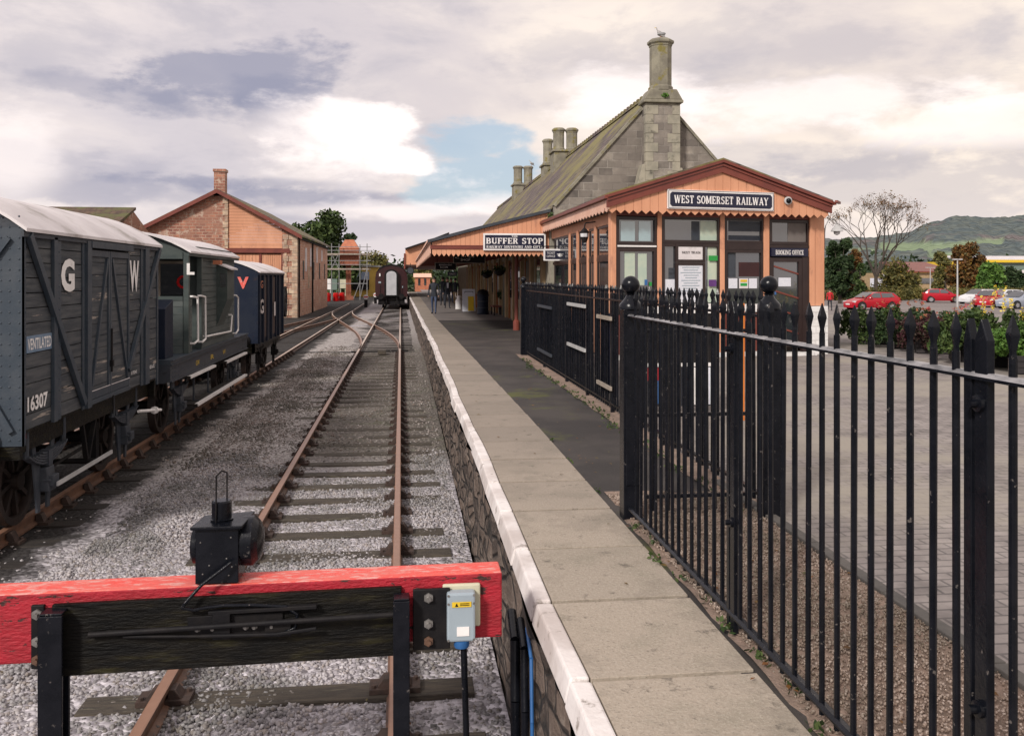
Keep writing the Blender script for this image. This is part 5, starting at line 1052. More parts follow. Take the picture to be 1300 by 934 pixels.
# gooseneck lamp right of the office
g = at(1049, 300, 21.5); m = MB(); m.path([(g.x-.05, g.y, g.z+.0), (g.x-.02, g.y, g.z+.25), (g.x+.05, g.y, g.z+.38), (g.x+.16, g.y, g.z+.42), (g.x+.26, g.y, g.z+.36), (g.x+.27, g.y, g.z+.28)], .012, 6); m.path([(g.x-.05, g.y, g.z-.3), (g.x-.05, g.y, g.z+.2)], .02, 6); m.path([(g.x-.3, g.y, g.z-.1), (g.x-.05, g.y, g.z-.1)], .015, 6)
gl_ = tag(m.build('gooseneck_lamp', M['scaff'], None, smooth=50), 'curved gooseneck lamp on the right corner of the booking office', 'lamp')
m = MB(); m.lathe((g.x+.27, g.y, g.z+.12), [(.15, 0), (.11, .07), (.05, .13), (.02, .17)], 16); m.build('shade', M['galv'], gl_, smooth=50); m = MB(); m.lathe((g.x+.27, g.y, g.z+.03), [(.02, 0), (.07, .03), (.08, .085)], 12); m.build('globe', M['lamp_clear'], gl_, smooth=50)

# ============================================================ STONE STATION BUILDING
YG = 27.2
sbld = thing('station_building', 'long grey stone station building with steep mossy slate roof', 'station building', (7.8, 50, 0))
eL = at_y(704, 262, YG); aP = at_y(834, 117, YG); half_ = aP.x-eL.x; eR = Vector((aP.x+half_*1.0, YG, eL.z)); YE = 76
m = MB(); m.prism([(eL.x, YG, 0), (eR.x, YG, 0), (eR.x, YG, eR.z), (aP.x, YG, aP.z), (eL.x, YG, eL.z)], (0, .4, 0)); m.build('gable_wall', M['ashlar'], sbld)
m = MB(); dir_l = (aP-eL).normalized(); nl = Vector((-dir_l.z, 0, dir_l.x))
for (e, s_) in ((eL, 1), (eR, -1)):
    k = 22
    for i in range(k):
        a = e.lerp(aP, i/k); b = e.lerp(aP, (i+1)/k); up = Vector((-nl.x*-s_ if s_ < 0 else nl.x, 0, nl.z)); up = Vector((nl.x*s_, 0, nl.z)); a2, b2 = a+(b-a)*.01, b-(b-a)*.01
        m.prism([a2+Vector((0, -.07, 0))-up*.03, b2+Vector((0, -.07, 0))-up*.03, b2+Vector((0, -.07, 0))+up*.05, a2+Vector((0, -.07, 0))+up*.05], (0, .32, 0))
m.build('gable_coping', M['stonequoin'] if False else M['lichen'], sbld)
m = MB()
for (e, s_) in ((eL, -1), (eR, 1)):
    x0, x1 = e.x+s_*.25, aP.x; zz0 = e.z-.25*(aP.z-e.z)/half_
    m.hexa([(x0, YG+.26, zz0), (x1, YG+.26, aP.z), (x1, YE, aP.z), (x0, YE, zz0), (x0, YG+.26, zz0+.06), (x1, YG+.26, aP.z+.06), (x1, YE, aP.z+.06), (x0, YE, zz0+.06)])
m.build('roof', M['slateroof'], sbld)
m = MB(); y = YG+.3
while y < YE:
    m.prism([(aP.x-.10, y, aP.z+.02), (aP.x, y, aP.z+.15), (aP.x+.10, y, aP.z+.02)], (0, .42, 0)); m.box(aP.x-.03, aP.x+.03, y+.1, y+.32, aP.z+.13, aP.z+.22); y += .45
m.build('ridge_tiles', M['tile'] if False else M['slateroof'], sbld)
m = MB(); m.box(4.42, 4.9, YG+.4, YE, 0, eL.z); m.box(eR.x-.4, eR.x, YG+.4, YE, 0, eR.z); m.box(4.9, eR.x-.4, YE-.4, YE, 0, eR.z); m.build('side_wall', M['stonequoin'], sbld)
m = MB(); m.box(eL.x-.02, eL.x+.5, YG-.03, YG+.0, 2.5, 3.2); m.box(eL.x-.02, eL.x+.33, YG-.03, YG, 3.21, 3.5); m.box(eL.x-.02, eL.x+.6, YG-.03, YG, 3.51, 3.83); m.build('quoin', M['stonequoin'], sbld, bevel=.01)
for i in range(14):   # pilasters and doors along the platform wall
    y = 28.0+i*2.6
    m = MB(); m.box(4.30, 4.418, y, y+.28, 0, 2.9); m.build('pilaster', M['creamwall'], sbld)
    m = MB(); m.box(4.36, 4.417, y+.6, y+1.7, .0 if i % 3 == 1 else .9, 2.35); w_ = m.build('door' if i % 3 == 1 else 'window', M['dkgreen'] if i % 3 == 1 else M['glass'], sbld)
    m = MB(); m.box(4.33, 4.42, y+.5, y+.595, .02, 2.45); m.box(4.33, 4.42, y+1.705, y+1.8, .02, 2.45); m.build('frame', M['orangewood'] if i % 2 else M['creamwall'], w_)
# chimneys
def octa(m, c, r, z0, z1, n=8, capr=1.14):
    m.lathe((c[0], c[1], 0), [(r*1.12, z0), (r*1.12, z0+.12), (r, z0+.16), (r, z1-.24), (r*1.06, z1-.23), (r*1.06, z1-.19), (r*1.22, z1-.14), (r*1.22, z1-.07), (r*.9, z1)], n)
c1 = thing('chimney_stack', 'tall stone chimney in front of the stone gable with a seagull on top', 'chimney', (8.1, 26.9, 3))
YC = 26.75
xl_, xr_ = at_y(820, 200, YC).x, at_y(863, 200, YC).x; zsh = at_y(842, 131, YC).z; m = MB()
m.box(xl_, xr_, YC, YG-.002, 2.6, zsh); m.build('breast', M['ashlar'], c1)
m = MB(); mR = MB(); z = 3.0; i = 0; wq = (xr_-xl_)
while z < zsh-.05:
    h_ = .29; k1, k2 = (.36, .22) if i % 2 else (.22, .36); zz = min(z+h_-.008, zsh-.01)
    m.box(xl_-.012, xl_+wq*k1, YC-.015, YC+.2, z, zz); mR.box(xr_-wq*k2, xr_+.012, YC-.015, YC+.2, z, zz); z += h_; i += 1
zb2 = at_y(842, 215, YC).z
m.hexa([(xl_-.38, YC-.012, zb2-.95), (xl_-.014, YC-.012, zb2-.95), (xl_-.014, YG, zb2-.95), (xl_-.38, YG, zb2-.95), (xl_-.10, YC-.012, zb2+.15), (xl_-.014, YC-.012, zb2+.15), (xl_-.014, YG, zb2+.15), (xl_-.10, YG, zb2+.15)])
mR.hexa([(xr_+.014, YC-.012, zb2-.9), (xr_+.34, YC-.012, zb2-.9), (xr_+.34, YG, zb2-.9), (xr_+.014, YG, zb2-.9), (xr_+.014, YC-.012, zb2+.05), (xr_+.08, YC-.012, zb2+.05), (xr_+.08, YG, zb2+.05), (xr_+.014, YG, zb2+.05)])
m.build('quoin', M['stonequoin'], c1, bevel=.008); mR.build('quoin', M['stonequoin'], c1, bevel=.008)
xm_ = (xl_+xr_)/2; ztop = at_y(838, 50, YC+.2).z; m = MB()
def frus(m, x, y, w0, d0, w1, d1, z0, z1): m.hexa([(x-w0, y-d0, z0), (x+w0, y-d0, z0), (x+w0, y+d0, z0), (x-w0, y+d0, z0), (x-w1, y-d1, z1), (x+w1, y-d1, z1), (x+w1, y+d1, z1), (x-w1, y+d1, z1)])
hw = wq/2; yc_ = YC+.25; xs2 = at_y(838.5, 90, yc_).x
frus(m, xm_, yc_, hw+.09, .36, hw+.09, .36, zsh+.002, zsh+.10); frus(m, xm_, yc_, hw+.07, .34, .42, .34, zsh+.102, zsh+.42); m.build('shoulder_stone', M['lichen'], c1, bevel=.02)
m = MB(); octa(m, (xs2, yc_), .345, zsh+.40, ztop); m.build('flue', M['lichen'], c1, bevel=.012)
leafcloud('chimney_weed', M['leafbright'], [(xm_+.05, YC-.12, zsh+.22, .12, .05, .06)], 60, .04, 3, label='small green weed growing on the shoulder of the tall chimney', cat='weed')
for (us, d_u, vt, lb, y_) in (((709, 726), 8.2, 163, 'pair of round stone chimneys on the ridge behind the tall chimney', None), ((695.5,), 7.0, 177, 'single stone chimney just left of the middle pair', None), ((657.5, 670.5), 6.4, 211, 'farthest pair of stone chimneys with a gull on top', None)):
    uc = sum(us)/len(us); dd = dx(uc, aP.x); yy_ = at_x(uc, 300, aP.x).y; z1 = CH+(352-vt)/F*dd; cs_ = thing('chimney_stack', lb, 'chimney', (aP.x, yy_, aP.z-.6))
    hwid = (max(us)-min(us))/2/F*dd+d_u/F*dd
    m = MB(); m.box(aP.x-hwid, aP.x+hwid, yy_-.6, yy_+.6, aP.z-1.6, aP.z+.3); m.box(aP.x-hwid-.08, aP.x+hwid+.08, yy_-.68, yy_+.68, aP.z+.31, aP.z+.42); m.build('base_block', M['lichen'], cs_, bevel=.02)
    for u in us:
        m = MB(); octa(m, (aP.x+(u-uc)/F*dd, yy_), d_u*.86/F*dd, aP.z+.42, z1, 10); m.build('flue', M['lichen'], cs_)
# ============================================================ CANOPY
cn = thing('platform_canopy', 'salmon boarded platform canopy sloping up to the stone building', 'canopy', (2.6, 44, 0))
YA = 27.0; xL, xR = at_y(546, 307, YA).x, 4.40; zL, zR = at_y(546, 307, YA).z, at_y(698, 268, YA).z; zB_ = 2.42; YF = 61.5
zc_ = lambda x: zL+(zR-zL)*((x-xL)/(xR-xL))**.93
m = MB(); k = 25
for i in range(k):
    x0 = xL+.06+(xR-xL-.06)*i/k; x1 = x0+(xR-xL-.06)/k-.006; xm2 = (x0+x1)/2; b0 = 2.62
    m.prism([(x0, YA, b0), (x1, YA, b0), (x1, YA, zc_(x1)-.04), (x0, YA, zc_(x0)-.04)], (0, .03, 0))
    m.prism([(x0, YA-.03, zB_+.05), (xm2, YA-.03, zB_-.04), (x1, YA-.03, zB_+.05), (x1, YA-.03, 2.60), (x0, YA-.03, 2.60)], (0, .025, 0))
m.build('end_boarding', M['salmon'], cn)
m = MB(); m.box(xL, xR, YA-.06, YA-.002, 2.605, 2.68); m.box(xL, xR, YA-.045, YA-.005, 2.69, 2.72)
m.build('end_fascia', M['maroon'], cn)
m = MB()
for a, b in zip([xL-.08+(xR-xL+.08)*i/6 for i in range(6)], [xL-.08+(xR-xL+.08)*(i+1)/6 for i in range(6)]):
    za, zb3 = (zc_(max(a, xL)), zc_(b)); m.hexa([(a, YA-.12, za-.03), (b, YA-.12, zb3-.03), (b, YF, zb3-.03), (a, YF, za-.03), (a, YA-.12, za+.06), (b, YA-.12, zb3+.06), (b, YF, zb3+.06), (a, YF, za+.06)])
m.build('roof', M['slate'], cn)
m = MB(); y = YA+.05; i = 0
while y < YF:
    m.prism([(xL, y, 2.78), (xL, y, zB_+.05), (xL, y+.1, zB_-.04), (xL, y+.2, zB_+.05), (xL, y+.2, 2.78)], (.025, 0, 0)); y += .21
m.build('side_valance', M['salmon_pale'], cn)
m = MB(); m.box(xL-.09, xL+.02, YA-.1, YF, zL-.02, zL+.05); m.build('gutter', M['salmon_pale'], cn)
m = MB(); y = YA+1
while y < YF:
    m.hexa([(xL+.05, y, 2.50), (xR, y, 2.62), (xR, y+.1, 2.62), (xL+.05, y+.1, 2.50), (xL+.05, y, 2.66), (xR, y, 2.84), (xR, y+.1, 2.84), (xL+.05, y+.1, 2.66)]); y += 2.2
m.build('rafters', M['maroon'], cn)
m = MB(); m.box(xL+.03, xR, YA+.05, YF, 2.86, 2.88); m.build('soffit', M['maroon'], cn)
m = MB(); q = at_x(657.5, 400, 3.0)
cn2 = thing('platform_canopy', 'farther canopy end with boarded gable above the second part of the platform', 'canopy', (1.2, 62, 0))
m = MB(); a = at_y(514.5, 338, 62); P = [at_y(u, v, 62) for u, v in ((514.5, 336), (514.5, 317), (540, 308.5), (570, 297), (570, 336))]; m.prism(P, (0, .1, 0)); m.build('end_boarding', M['salmon'], cn2)
m = MB()
for (p_, q_) in zip(P[1:], P[2:4]): m.bar(p_+Vector((0, -.15, .05)), q_+Vector((0, -.15, .05)), .4, .1)
m.build('roof_edge', M['blackmatt'], cn2)
m = MB(); m.box(P[0].x-.1, 4.3, 62.1, 100, 2.6, 2.7); m.box(P[0].x-.1, P[0].x, 61.9, 100, 2.35, 3.4); m.build('roof', M['maroon'], cn2)
m = MB(); c_ = at_y(521, 343.5, 60); m.lathe((c_.x, c_.y, c_.z), [(.25, 0), (.25, -.12), (.22, -.125)], 20, 'y'); ck = tag(m.build('station_clock', M['blackmatt'], None, smooth=40), 'round black station clock hanging under the far canopy end', 'clock'); m = MB(); m.lathe((c_.x, c_.y-.126, c_.z), [(.2, 0), (.2, -.004)], 20, 'y'); m.build('dial', M['slate'], ck); m = MB(); m.box(c_.x-.02, c_.x+.02, c_.y-.05, c_.y-.02, c_.z+.2, 2.7); m.build('hanger', M['blackmatt'], ck)
# canopy post with lamp, red post
pr_ = at_x(656.5, 420, 3.05); pp = thing('canopy_post', 'slender red brown canopy post by the end of the railings', 'post', (3.7, 26.9, 0))
for x in (3.63,): m = MB(); m.tube((x, 29.2, 0), (x, 29.2, 2.6), .06, n=12); m.lathe((x, 29.2, 0), [(.11, 0), (.11, .3), (.07, .35)], 12); m.build('shaft', M['maroon'], pp)
m = MB(); m.bar((3.63, 29.2, 2.2), (4.1, 29.2, 2.6), .05, .06); m.build('bracket', M['maroon'], pp)
# signs on / under the canopy
def hsign(u0, u1, v0, v1, y, lb, lines, frame_m='white', t=.04, panel='navy', hang=None, txt='white'):
    a, b = at_y(u0, v1, y), at_y(u1, v0, y); uc = (u0+u1)/2; zz0, zz1 = at_y(uc, v1, y).z, at_y(uc, v0, y).z
    s_ = thing('hanging_sign' if hang else 'shop_sign', lb, 'sign', ((a.x+b.x)/2, y, zz0))
    m = MB(); m.box(a.x, b.x, y-.03, y+.02, zz0, zz1); m.build('frame', M[frame_m], s_)
    m = MB(); m.box(a.x+t, b.x-t, y-.036, y-.031, zz0+t, zz1-t); pn = m.build('panel', M[panel], s_)
    H = zz1-zz0; W = b.x-a.x
    for (tx, fx, fz, fh, fw, fn) in lines: (slab if fn == 's' else bfont)(tx, (a.x+W*fx, y-.036, zz0+H*fz), (1, 0, 0), (0, 0, 1), H*fh, M[txt], pn, width=W*fw)
    if hang: 
        m = MB()
        for x in (a.x+.1, b.x-.1): m.box(x-.012, x+.012, y-.01, y+.01, zz1, hang)
        m.build('hanger', M['blackmatt'], s_)
    return s_, pn, a, b, zz0, zz1
hsign(613.5, 692.5, 296.5, 318, YA-.08, 'navy sign with white frame reading The Buffer Stop railway souvenirs and gifts', [('THE', .5, .83, .11, .10, 's'), ('BUFFER STOP', .5, .56, .34, .92, 's'), ('RAILWAY SOUVENIRS AND GIFTS', .5, .21, .15, .90, 's')], t=.05)
s_, pn, a, b, z0_, z1_ = hsign(690, 719.5, 316.2, 331, 25.3, 'small navy ticket office sign with a pointing hand beside the larger shop sign', [('TICKET', .31, .66, .18, .36, 'b'), ('OFFICE', .31, .38, .18, .36, 'b')], t=.045)
m = MB(); zc = (z0_+z1_)/2; x0 = a.x+(b.x-a.x)*.60; W = (b.x-a.x); y = 25.3-.0385
m.add([(x0, y, zc-.03), (x0+W*.08, y, zc-.055), (x0+W*.2, y, zc-.05), (x0+W*.26, y, zc-.01), (x0+W*.2, y, zc+.045), (x0+W*.06, y, zc+.04)], [(0, 1, 2, 3, 4, 5)]); m.box(x0-W*.03, x0+W*.05, y-.002, y-.001, zc+.01, zc+.03); m.box(x0+W*.2, x0+W*.29, y-.003, y-.001, zc+.0, zc+.018); m.build('pointing_hand', M['white'], pn)
m = MB(); m.box(a.x-.1, 4.36, 25.29, 25.31, z1_+.06, z1_+.09); m.box(a.x+.1, a.x+.12, 25.29, 25.31, z1_, z1_+.06); m.box(b.x-.15, b.x-.13, 25.29, 25.31, z1_, z1_+.06); m.build('bracket', M['blackmatt'], s_)
hsign(575.5, 616, 321.5, 334.5, 30.5, 'dark hanging sign reading Station Shop just under the canopy edge', [('STATION', .44, .68, .2, .4, 'b'), ('SHOP', .38, .36, .22, .3, 'b'), ('<-', .12, .55, .2, .12, 'b')], frame_m='board', panel='blackmatt', t=.02, hang=2.8, txt='white')
hsign(552, 579.5, 333, 343, 38, 'smaller framed dark sign hanging deeper under the canopy', [('REFRESHMENT', .5, .66, .2, .6, 'b'), ('ROOM', .42, .36, .2, .34, 'b')], frame_m='board', panel='blackmatt', t=.03, hang=2.8, txt='white')
hsign(568, 580, 345, 350.5, 42, 'smallest dark sign hanging lowest under the canopy', [('TOILETS', .5, .5, .35, .7, 'b')], frame_m='slate', panel='navy', t=.02, hang=2.8, txt='white')
wv = at_y(697, 285, 26.7); leafcloud('wall_weed', M['leafgreen'], [(wv.x+.05, 26.85, wv.z+.15, .12, .1, .25), (wv.x+.05, 26.85, wv.z-.05, .08, .08, .12)], 160, .05, 9, label='green plant sprouting between the canopy end and the office roof', cat='weed')

# ============================================================ PLATFORM CLUTTER
def gz(u, v, z=0.0): return at_z(u, v, z)
def binlike():
    p = gz(613, 399); b_ = thing('litter_bin', 'tall dark litter bin with domed lid under the canopy', 'bin', (p.x, p.y, 0)); m = MB(); m.lathe((p.x, p.y, 0), [(.27, 0), (.29, .05), (.27, .1), (.27, .85), (.30, .88), (.30, .93)], 20); m.build('drum', M['bluevan'], b_, smooth=40)
    m = MB(); m.lathe((p.x, p.y, .93), [(.28, 0), (.27, .12), (.18, .22), (.02, .26)], 20); m.build('lid', M['blackmatt'], b_, smooth=50)
    m = MB()
    for z in (.3, .6): m.lathe((p.x, p.y, z), [(.285, 0), (.285, .04)], 20)
    m.build('band', M['slate'], b_, smooth=40)
binlike()
p = gz(595, 395.5); ab = thing('sandwich_board', 'white framed sandwich board with yellow poster on the platform', 'A-board', (p.x, p.y, 0))
for s_ in (-1, 1):
    m = MB(); m.hexa([(p.x-.32, p.y+s_*.28-.02, 0), (p.x+.32, p.y+s_*.28-.02, 0), (p.x+.32, p.y+s_*.28+.02, 0), (p.x-.32, p.y+s_*.28+.02, 0), (p.x-.32, p.y+s_*.03-.02, 1.15), (p.x+.32, p.y+s_*.03-.02, 1.15), (p.x+.32, p.y+s_*.03+.02, 1.15), (p.x-.32, p.y+s_*.03+.02, 1.15)]); m.build('panel', M['paper'], ab)
m = MB(); m.hexa([(p.x-.05, p.y-.315, .05), (p.x+.25, p.y-.315, .05), (p.x+.25, p.y-.3, .05), (p.x-.05, p.y-.3, .05), (p.x-.05, p.y-.15, .78), (p.x+.25, p.y-.15, .78), (p.x+.25, p.y-.13, .78), (p.x-.05, p.y-.13, .78)]); m.build('poster', M['yellow'], ab)
m = MB(); m.tube((p.x-.25, p.y-.06, 1.0), (p.x+.25, p.y-.06, 1.0), .02); m.path([(p.x-.25, p.y-.1, .75), (p.x-.2, p.y-.06, 1.02), (p.x+.2, p.y-.06, 1.02), (p.x+.25, p.y-.1, .75)], .025); m.build('black_arch', M['black'], ab)
p = gz(582.5, 392.5); m = MB(); m.lathe((p.x, p.y, 0), [(.19, 0), (.19, .45), (.12, .58), (.12, .66), (.15, .68), (.15, .72), (.05, .76)], 16); tag(m.build('milk_churn', M['white'], None, smooth=40), 'white painted milk churn beside the sandwich board', 'milk churn')
p = gz(627, 401); bn = thing('platform_bench', 'dark red wooden bench against the station wall', 'bench', (p.x, p.y, 0))
m = MB(); m.box(p.x-.05, p.x+.45, p.y, p.y+1.4, .40, .45); m.build('seat', M['maroon'], bn); m = MB(); m.box(p.x+.45, p.x+.50, p.y, p.y+1.4, .5, .9); m.build('backrest', M['maroon'], bn)
for y in (0.05, 1.3): m = MB(); m.box(p.x, p.x+.05, p.y+y, p.y+y+.05, 0, .4); m.box(p.x+.4, p.x+.45, p.y+y, p.y+y+.05, 0, .9); m.build('leg', M['blackmatt'], bn)
p = gz(638, 400); pl = thing('potted_plant', 'round clipped shrub in a dark pot by the cream columns', 'plant', (p.x, p.y, 0)); m = MB(); m.lathe((p.x, p.y, 0), [(.16, 0), (.2, .4), (.22, .42)], 14); m.tube((p.x, p.y, .4), (p.x, p.y, .8), .02); m.build('pot', M['blackmatt'], pl); leafcloud('crown', M['leafdark'], [(p.x, p.y, .95, .26)], 500, .05, 4, parent=pl)
p = gz(646, 402); m = MB(); m.box(p.x-.15, p.x+.3, p.y, p.y+.05, .0, .55); m.box(p.x-.17, p.x+.32, p.y-.01, p.y+.06, .55, .6); sbx = tag(m.build('notice_stand', M['paper'], None), 'low pale notice stand leaning by the far railings post', 'notice stand')
p = gz(600, 392.5); m = MB(); m.box(p.x, p.x+.9, p.y+2, p.y+2.6, 0, .75); m.box(p.x-.05, p.x+.95, p.y+1.95, p.y+2.65, .76, .8); tag(m.build('trolley_table', M['orangewood'], None), 'low orange wooden display table behind the sandwich board', 'table')
for i, (u, v, c_, lb) in enumerate(((634, 345, 'leafgreen', 'hanging flower basket nearest the shop wall'), (618, 349, 'leafdark', 'hanging flower basket farther under the canopy'))):
    p = at(u, v, 32+i*6); hb_ = thing('hanging_basket', lb, 'hanging basket', (p.x, p.y, p.z)); m = MB(); m.lathe((p.x, p.y, p.z-.15), [(.05, 0), (.18, .08), (.22, .18)], 12); m.tube((p.x, p.y, p.z), (p.x, p.y, 2.65), .01); m.build('basket', M['blackmatt'], hb_); leafcloud('foliage', M[c_], [(p.x, p.y, p.z+.08, .25, .25, .15)], 200, .05, i, parent=hb_)
# ------------------------------------------------------------ people
def person(loc, label, rz=0, coat='jacketdark', legs='denim', h=1.72, stride=.12, arms='down', hair=True, coatlen=.82):
    k = h/1.75; J = {}; V = []; E = []; Rr = []
    def j(n, x, y, z, r, par=None): J[n] = len(V); V.append((x*k, y*k, z*k)); Rr.append(r*k); (E.append((J[par], J[n])) if par else None)
    j('pel', 0, 0, .93, .135); j('wai', 0, 0, 1.10, .125, 'pel'); j('che', 0, -.01, 1.32, .155, 'wai'); j('nk', 0, 0, 1.48, .065, 'che'); j('h0', 0, -.01, 1.57, .085, 'nk'); j('h1', 0, -.015, 1.655, .098, 'h0'); j('h2', 0, 0, 1.72, .055, 'h1')
    for s, n in ((-1, 'l'), (1, 'r')):
        st = stride*s
        j(n+'hip', s*.095, 0, .86, .10, 'pel'); j(n+'kn', s*.10, -st*.55-.01, .48, .065, n+'hip'); j(n+'an', s*.10, -st+.03, .09, .045, n+'kn'); j(n+'toe', s*.12, -st-.13, .035, .04, n+'an')
        j(n+'sh', s*.19, 0, 1.42, .065, 'che'); 
        if arms == 'down': j(n+'el', s*.25, .02, 1.14, .047, n+'sh'); j(n+'wr', s*.25, -.07, .90, .034, n+'el'); j(n+'ha', s*.245, -.10, .81, .036, n+'wr')
        else: j(n+'el', s*.25, .0, 1.16, .047, n+'sh'); j(n+'wr', s*.12, -.20, 1.12, .034, n+'el'); j(n+'ha', s*.05, -.24, 1.14, .036, n+'wr')
    me = bpy.data.meshes.new('person'); me.from_pydata(V, E, []); o = bpy.data.objects.new('person', me); COL.objects.link(o)
    md = o.modifiers.new('s', 'SKIN'); sv = me.skin_vertices[0].data
    for i, r in enumerate(Rr): sv[i].radius = (r, r*.8)
    sv[0].use_root = True; o.modifiers.new('u', 'SUBSURF').levels = 2
    dg = bpy.context.evaluated_depsgraph_get(); nm = bpy.data.meshes.new_from_object(o.evaluated_get(dg)); o.modifiers.clear(); o.data = nm
    nm.materials.clear()
    for mm in ('skin', coat, legs, 'blackmatt'): nm.materials.append(M[mm])
    for p in nm.polygons:
        z = p.center.z/k; x = abs(p.center.x)/k
        p.material_index = 0 if z > 1.50 else (3 if z < .075 else (2 if z < coatlen and x < .21 else (0 if (z < .87 and arms == 'down' and x > .2) else 1))); p.use_smooth = True
    o.location = loc; o.rotation_euler = (0, 0, rz); o['label'] = label; o['category'] = 'person'; WM[o.name] = Matrix.Translation(Vector(loc)) @ Matrix.Rotation(rz, 4, 'Z')
    m = MB(); m.ball((0, .018*k, 1.665*k), .103*k, 14, 10, (.9, 1.0, 1.0)); m.v = [tuple(WM[o.name] @ Vector(v)) for v in m.v]
    hh = m.build('hair', M['hair'] if hair else M['jacketdark'], o, smooth=80)
    m = MB(); m.v = []; m.ball((0, -.115*k, 1.63*k), .018*k, 8, 6, (.7, 1, 1.3)); m.v = [tuple(WM[o.name] @ Vector(v)) for v in m.v]; m.build('nose', M['skin'], o, smooth=80)
    return o
p = gz(551, 398.5); person(p, 'person in dark jacket and blue jeans standing alone on the platform edge side', R(-15), 'jacketdark', 'denim', 1.76)
p = gz(568, 391.5); a_ = person(p, 'person in dark suit with pale shirt front under the canopy', R(5), 'jacketdark', 'jacketdark', 1.75, .15)
m = MB(); m.v = []; m.hexa([(-.04, -.135, 1.15), (.04, -.135, 1.15), (.04, -.12, 1.15), (-.04, -.12, 1.15), (-.06, -.145, 1.45), (.06, -.145, 1.45), (.06, -.12, 1.45), (-.06, -.12, 1.45)]); m.v = [tuple(WM[a_.name] @ Vector(v)) for v in m.v]; m.build('shirt', M['paper'], a_)
p = gz(578, 386.5); person(p, 'person in pale trousers walking farther under the canopy', R(160), 'jacketdark', 'creamwall', 1.7, .2)
p = gz(562, 388); person(p, 'person in dark coat with back turned beneath the hanging signs', R(175), 'jacketdark', 'jacketdark', 1.78, .1)
p = gz(572.5, 384.5); person(p, 'person in dark maroon coat farthest under the canopy', R(20), 'coach', 'denim', 1.68, .1, arms='up')
p = at(1053.5, 394, 69); p.z = zfore(p.x, p.y)+.01; person(p, 'person in a red coat walking in the car park beyond the office', R(170), 'redcoat', 'jacketdark', 1.7, .12, coatlen=.88)
# ------------------------------------------------------------ gulls
def gull(p, label, rz):
    g_ = thing('seagull', label, 'bird', p, rz, 'gulls on the chimneys'); W = WM[g_.name]
    def B(m): m.v = [tuple(W @ Vector(v)) for v in m.v]; return m
    m = MB(); m.lathe((0, 0, 0), [(.004, -.24), (.03, -.16), (.065, -.05), (.078, .04), (.06, .11), (.034, .15), (.036, .20), (.030, .235), (.005, .25)], 14)
    c, s = math.cos(R(38)), math.sin(R(38)); m.v = [(v[0], v[2]*s*1.0 - v[1]*c*.0 + (v[1])*c if False else v[2]*c*1.0+v[1]*s*-1, v[2]*s+v[1]*c+.17) for v in m.v]
    # raise neck and head
    m.v = [(v[0], v[1]-(.06*max(0, (v[1]-.08)/.1)), v[2]+.05*max(0, (v[1]-.08)/.1)) for v in m.v]
    m.v = [(v[0], -v[1], v[2]) for v in m.v]; bd = B(m).build('body', M['feather'], g_, smooth=80)
    hx = min(m.v, key=lambda v: -v[2])
    m = MB(); m.tube((0, -.135, .375), (0, -.19, .365), .012, .003, 8); B(m).build('beak', M['yellow'], g_)
    for sx in (-1, 1):
        m = MB(); m.ball((sx*.06, .03, .17), .05, 10, 8, (.35, 2.6, .9)); B(m).build('wing', M['scaff'], g_, smooth=80)
        m = MB(); m.tube((sx*.025, -.0, .12), (sx*.025, .0, .0), .007, n=6); B(m).build('leg', M['orange'], g_)
    return g_
gull((xs2, yc_, ztop+.0), 'larger seagull standing on top of the tall chimney', R(-100))
q = at_x(671, 211, aP.x); gull((aP.x+.2, q.y, q.z), 'small seagull perched on the farthest pair of chimneys', R(-100))

# ============================================================ GOODS SHED
YS = 64.0
gs = thing('goods_shed', 'red stone goods shed with salmon boarded gable and square stone stack', 'goods shed', (-13, 74, BAL))
gp = lambda u, v: at_y(u, v, YS)
eLs, aps, eRs = gp(183, 291), gp(277, 243), gp(377, 299); zb = -1.3
m = MB(); m.prism([(eLs.x, YS, zb), (gp(288, 0).x, YS, zb), (gp(288, 0).x, YS, gp(288, 249).z), tuple(aps), tuple(eLs)], (0, .5, 0)); xg1 = gp(358, 0).x
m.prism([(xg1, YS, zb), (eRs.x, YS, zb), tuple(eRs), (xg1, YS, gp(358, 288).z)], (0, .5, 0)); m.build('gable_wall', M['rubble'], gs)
m = MB()
for (ua, ub) in ((284, 289.5),):
    z = 1.0; i = 0
    while z < gp(286, 252).z: m.box(gp(ua+(1.2 if i % 2 else -1.2), 0).x, gp(ub, 0).x, YS-.05, YS+.01, z, z+.4); z += .42; i += 1
m.build('quoin', M['quoinbrick'], gs); m = MB(); m2 = MB(); z = zb; i = 0
while z < eRs.z-.15: m2.box(gp(359+(0 if i % 2 else 2), 0).x, gp(364+(i % 2)*2, 0).x, YS-.05, YS+.01, z, z+.36); m.box(eRs.x-(.55 if i % 2 else .35), eRs.x+.03, YS-.05, YS+(.4 if i % 2 else .6), z, z+.36); z += .38; i += 1
m.build('quoin', M['quoinbrick'], gs); m2.build('quoin', M['quoinbrick'], gs)
x0, x1 = gp(289.7, 0).x, gp(358, 0).x; m = MB(); zlow = gp(320, 315).z; z = zlow; bh = .21
while z < gp(290, 251).z:
    zt2 = z+bh-.012; f = lambda zz: min(1, max(0, (gp(290, 250).z-zz)/(gp(290, 250).z-gp(358, 287).z))); xe = x0+(x1-x0)*f(zt2); 
    if xe-x0 > .1: m.box(x0, xe, YS+.05, YS+.09, z, zt2)
    z += bh
m.build('gable_boarding', M['salmon'], gs)
m = MB(); m.box(gp(283, 0).x, gp(368, 0).x, YS-.06, YS+.04, gp(320, 321).z, gp(320, 315.5).z); m.build('lintel', M['maroon'], gs)
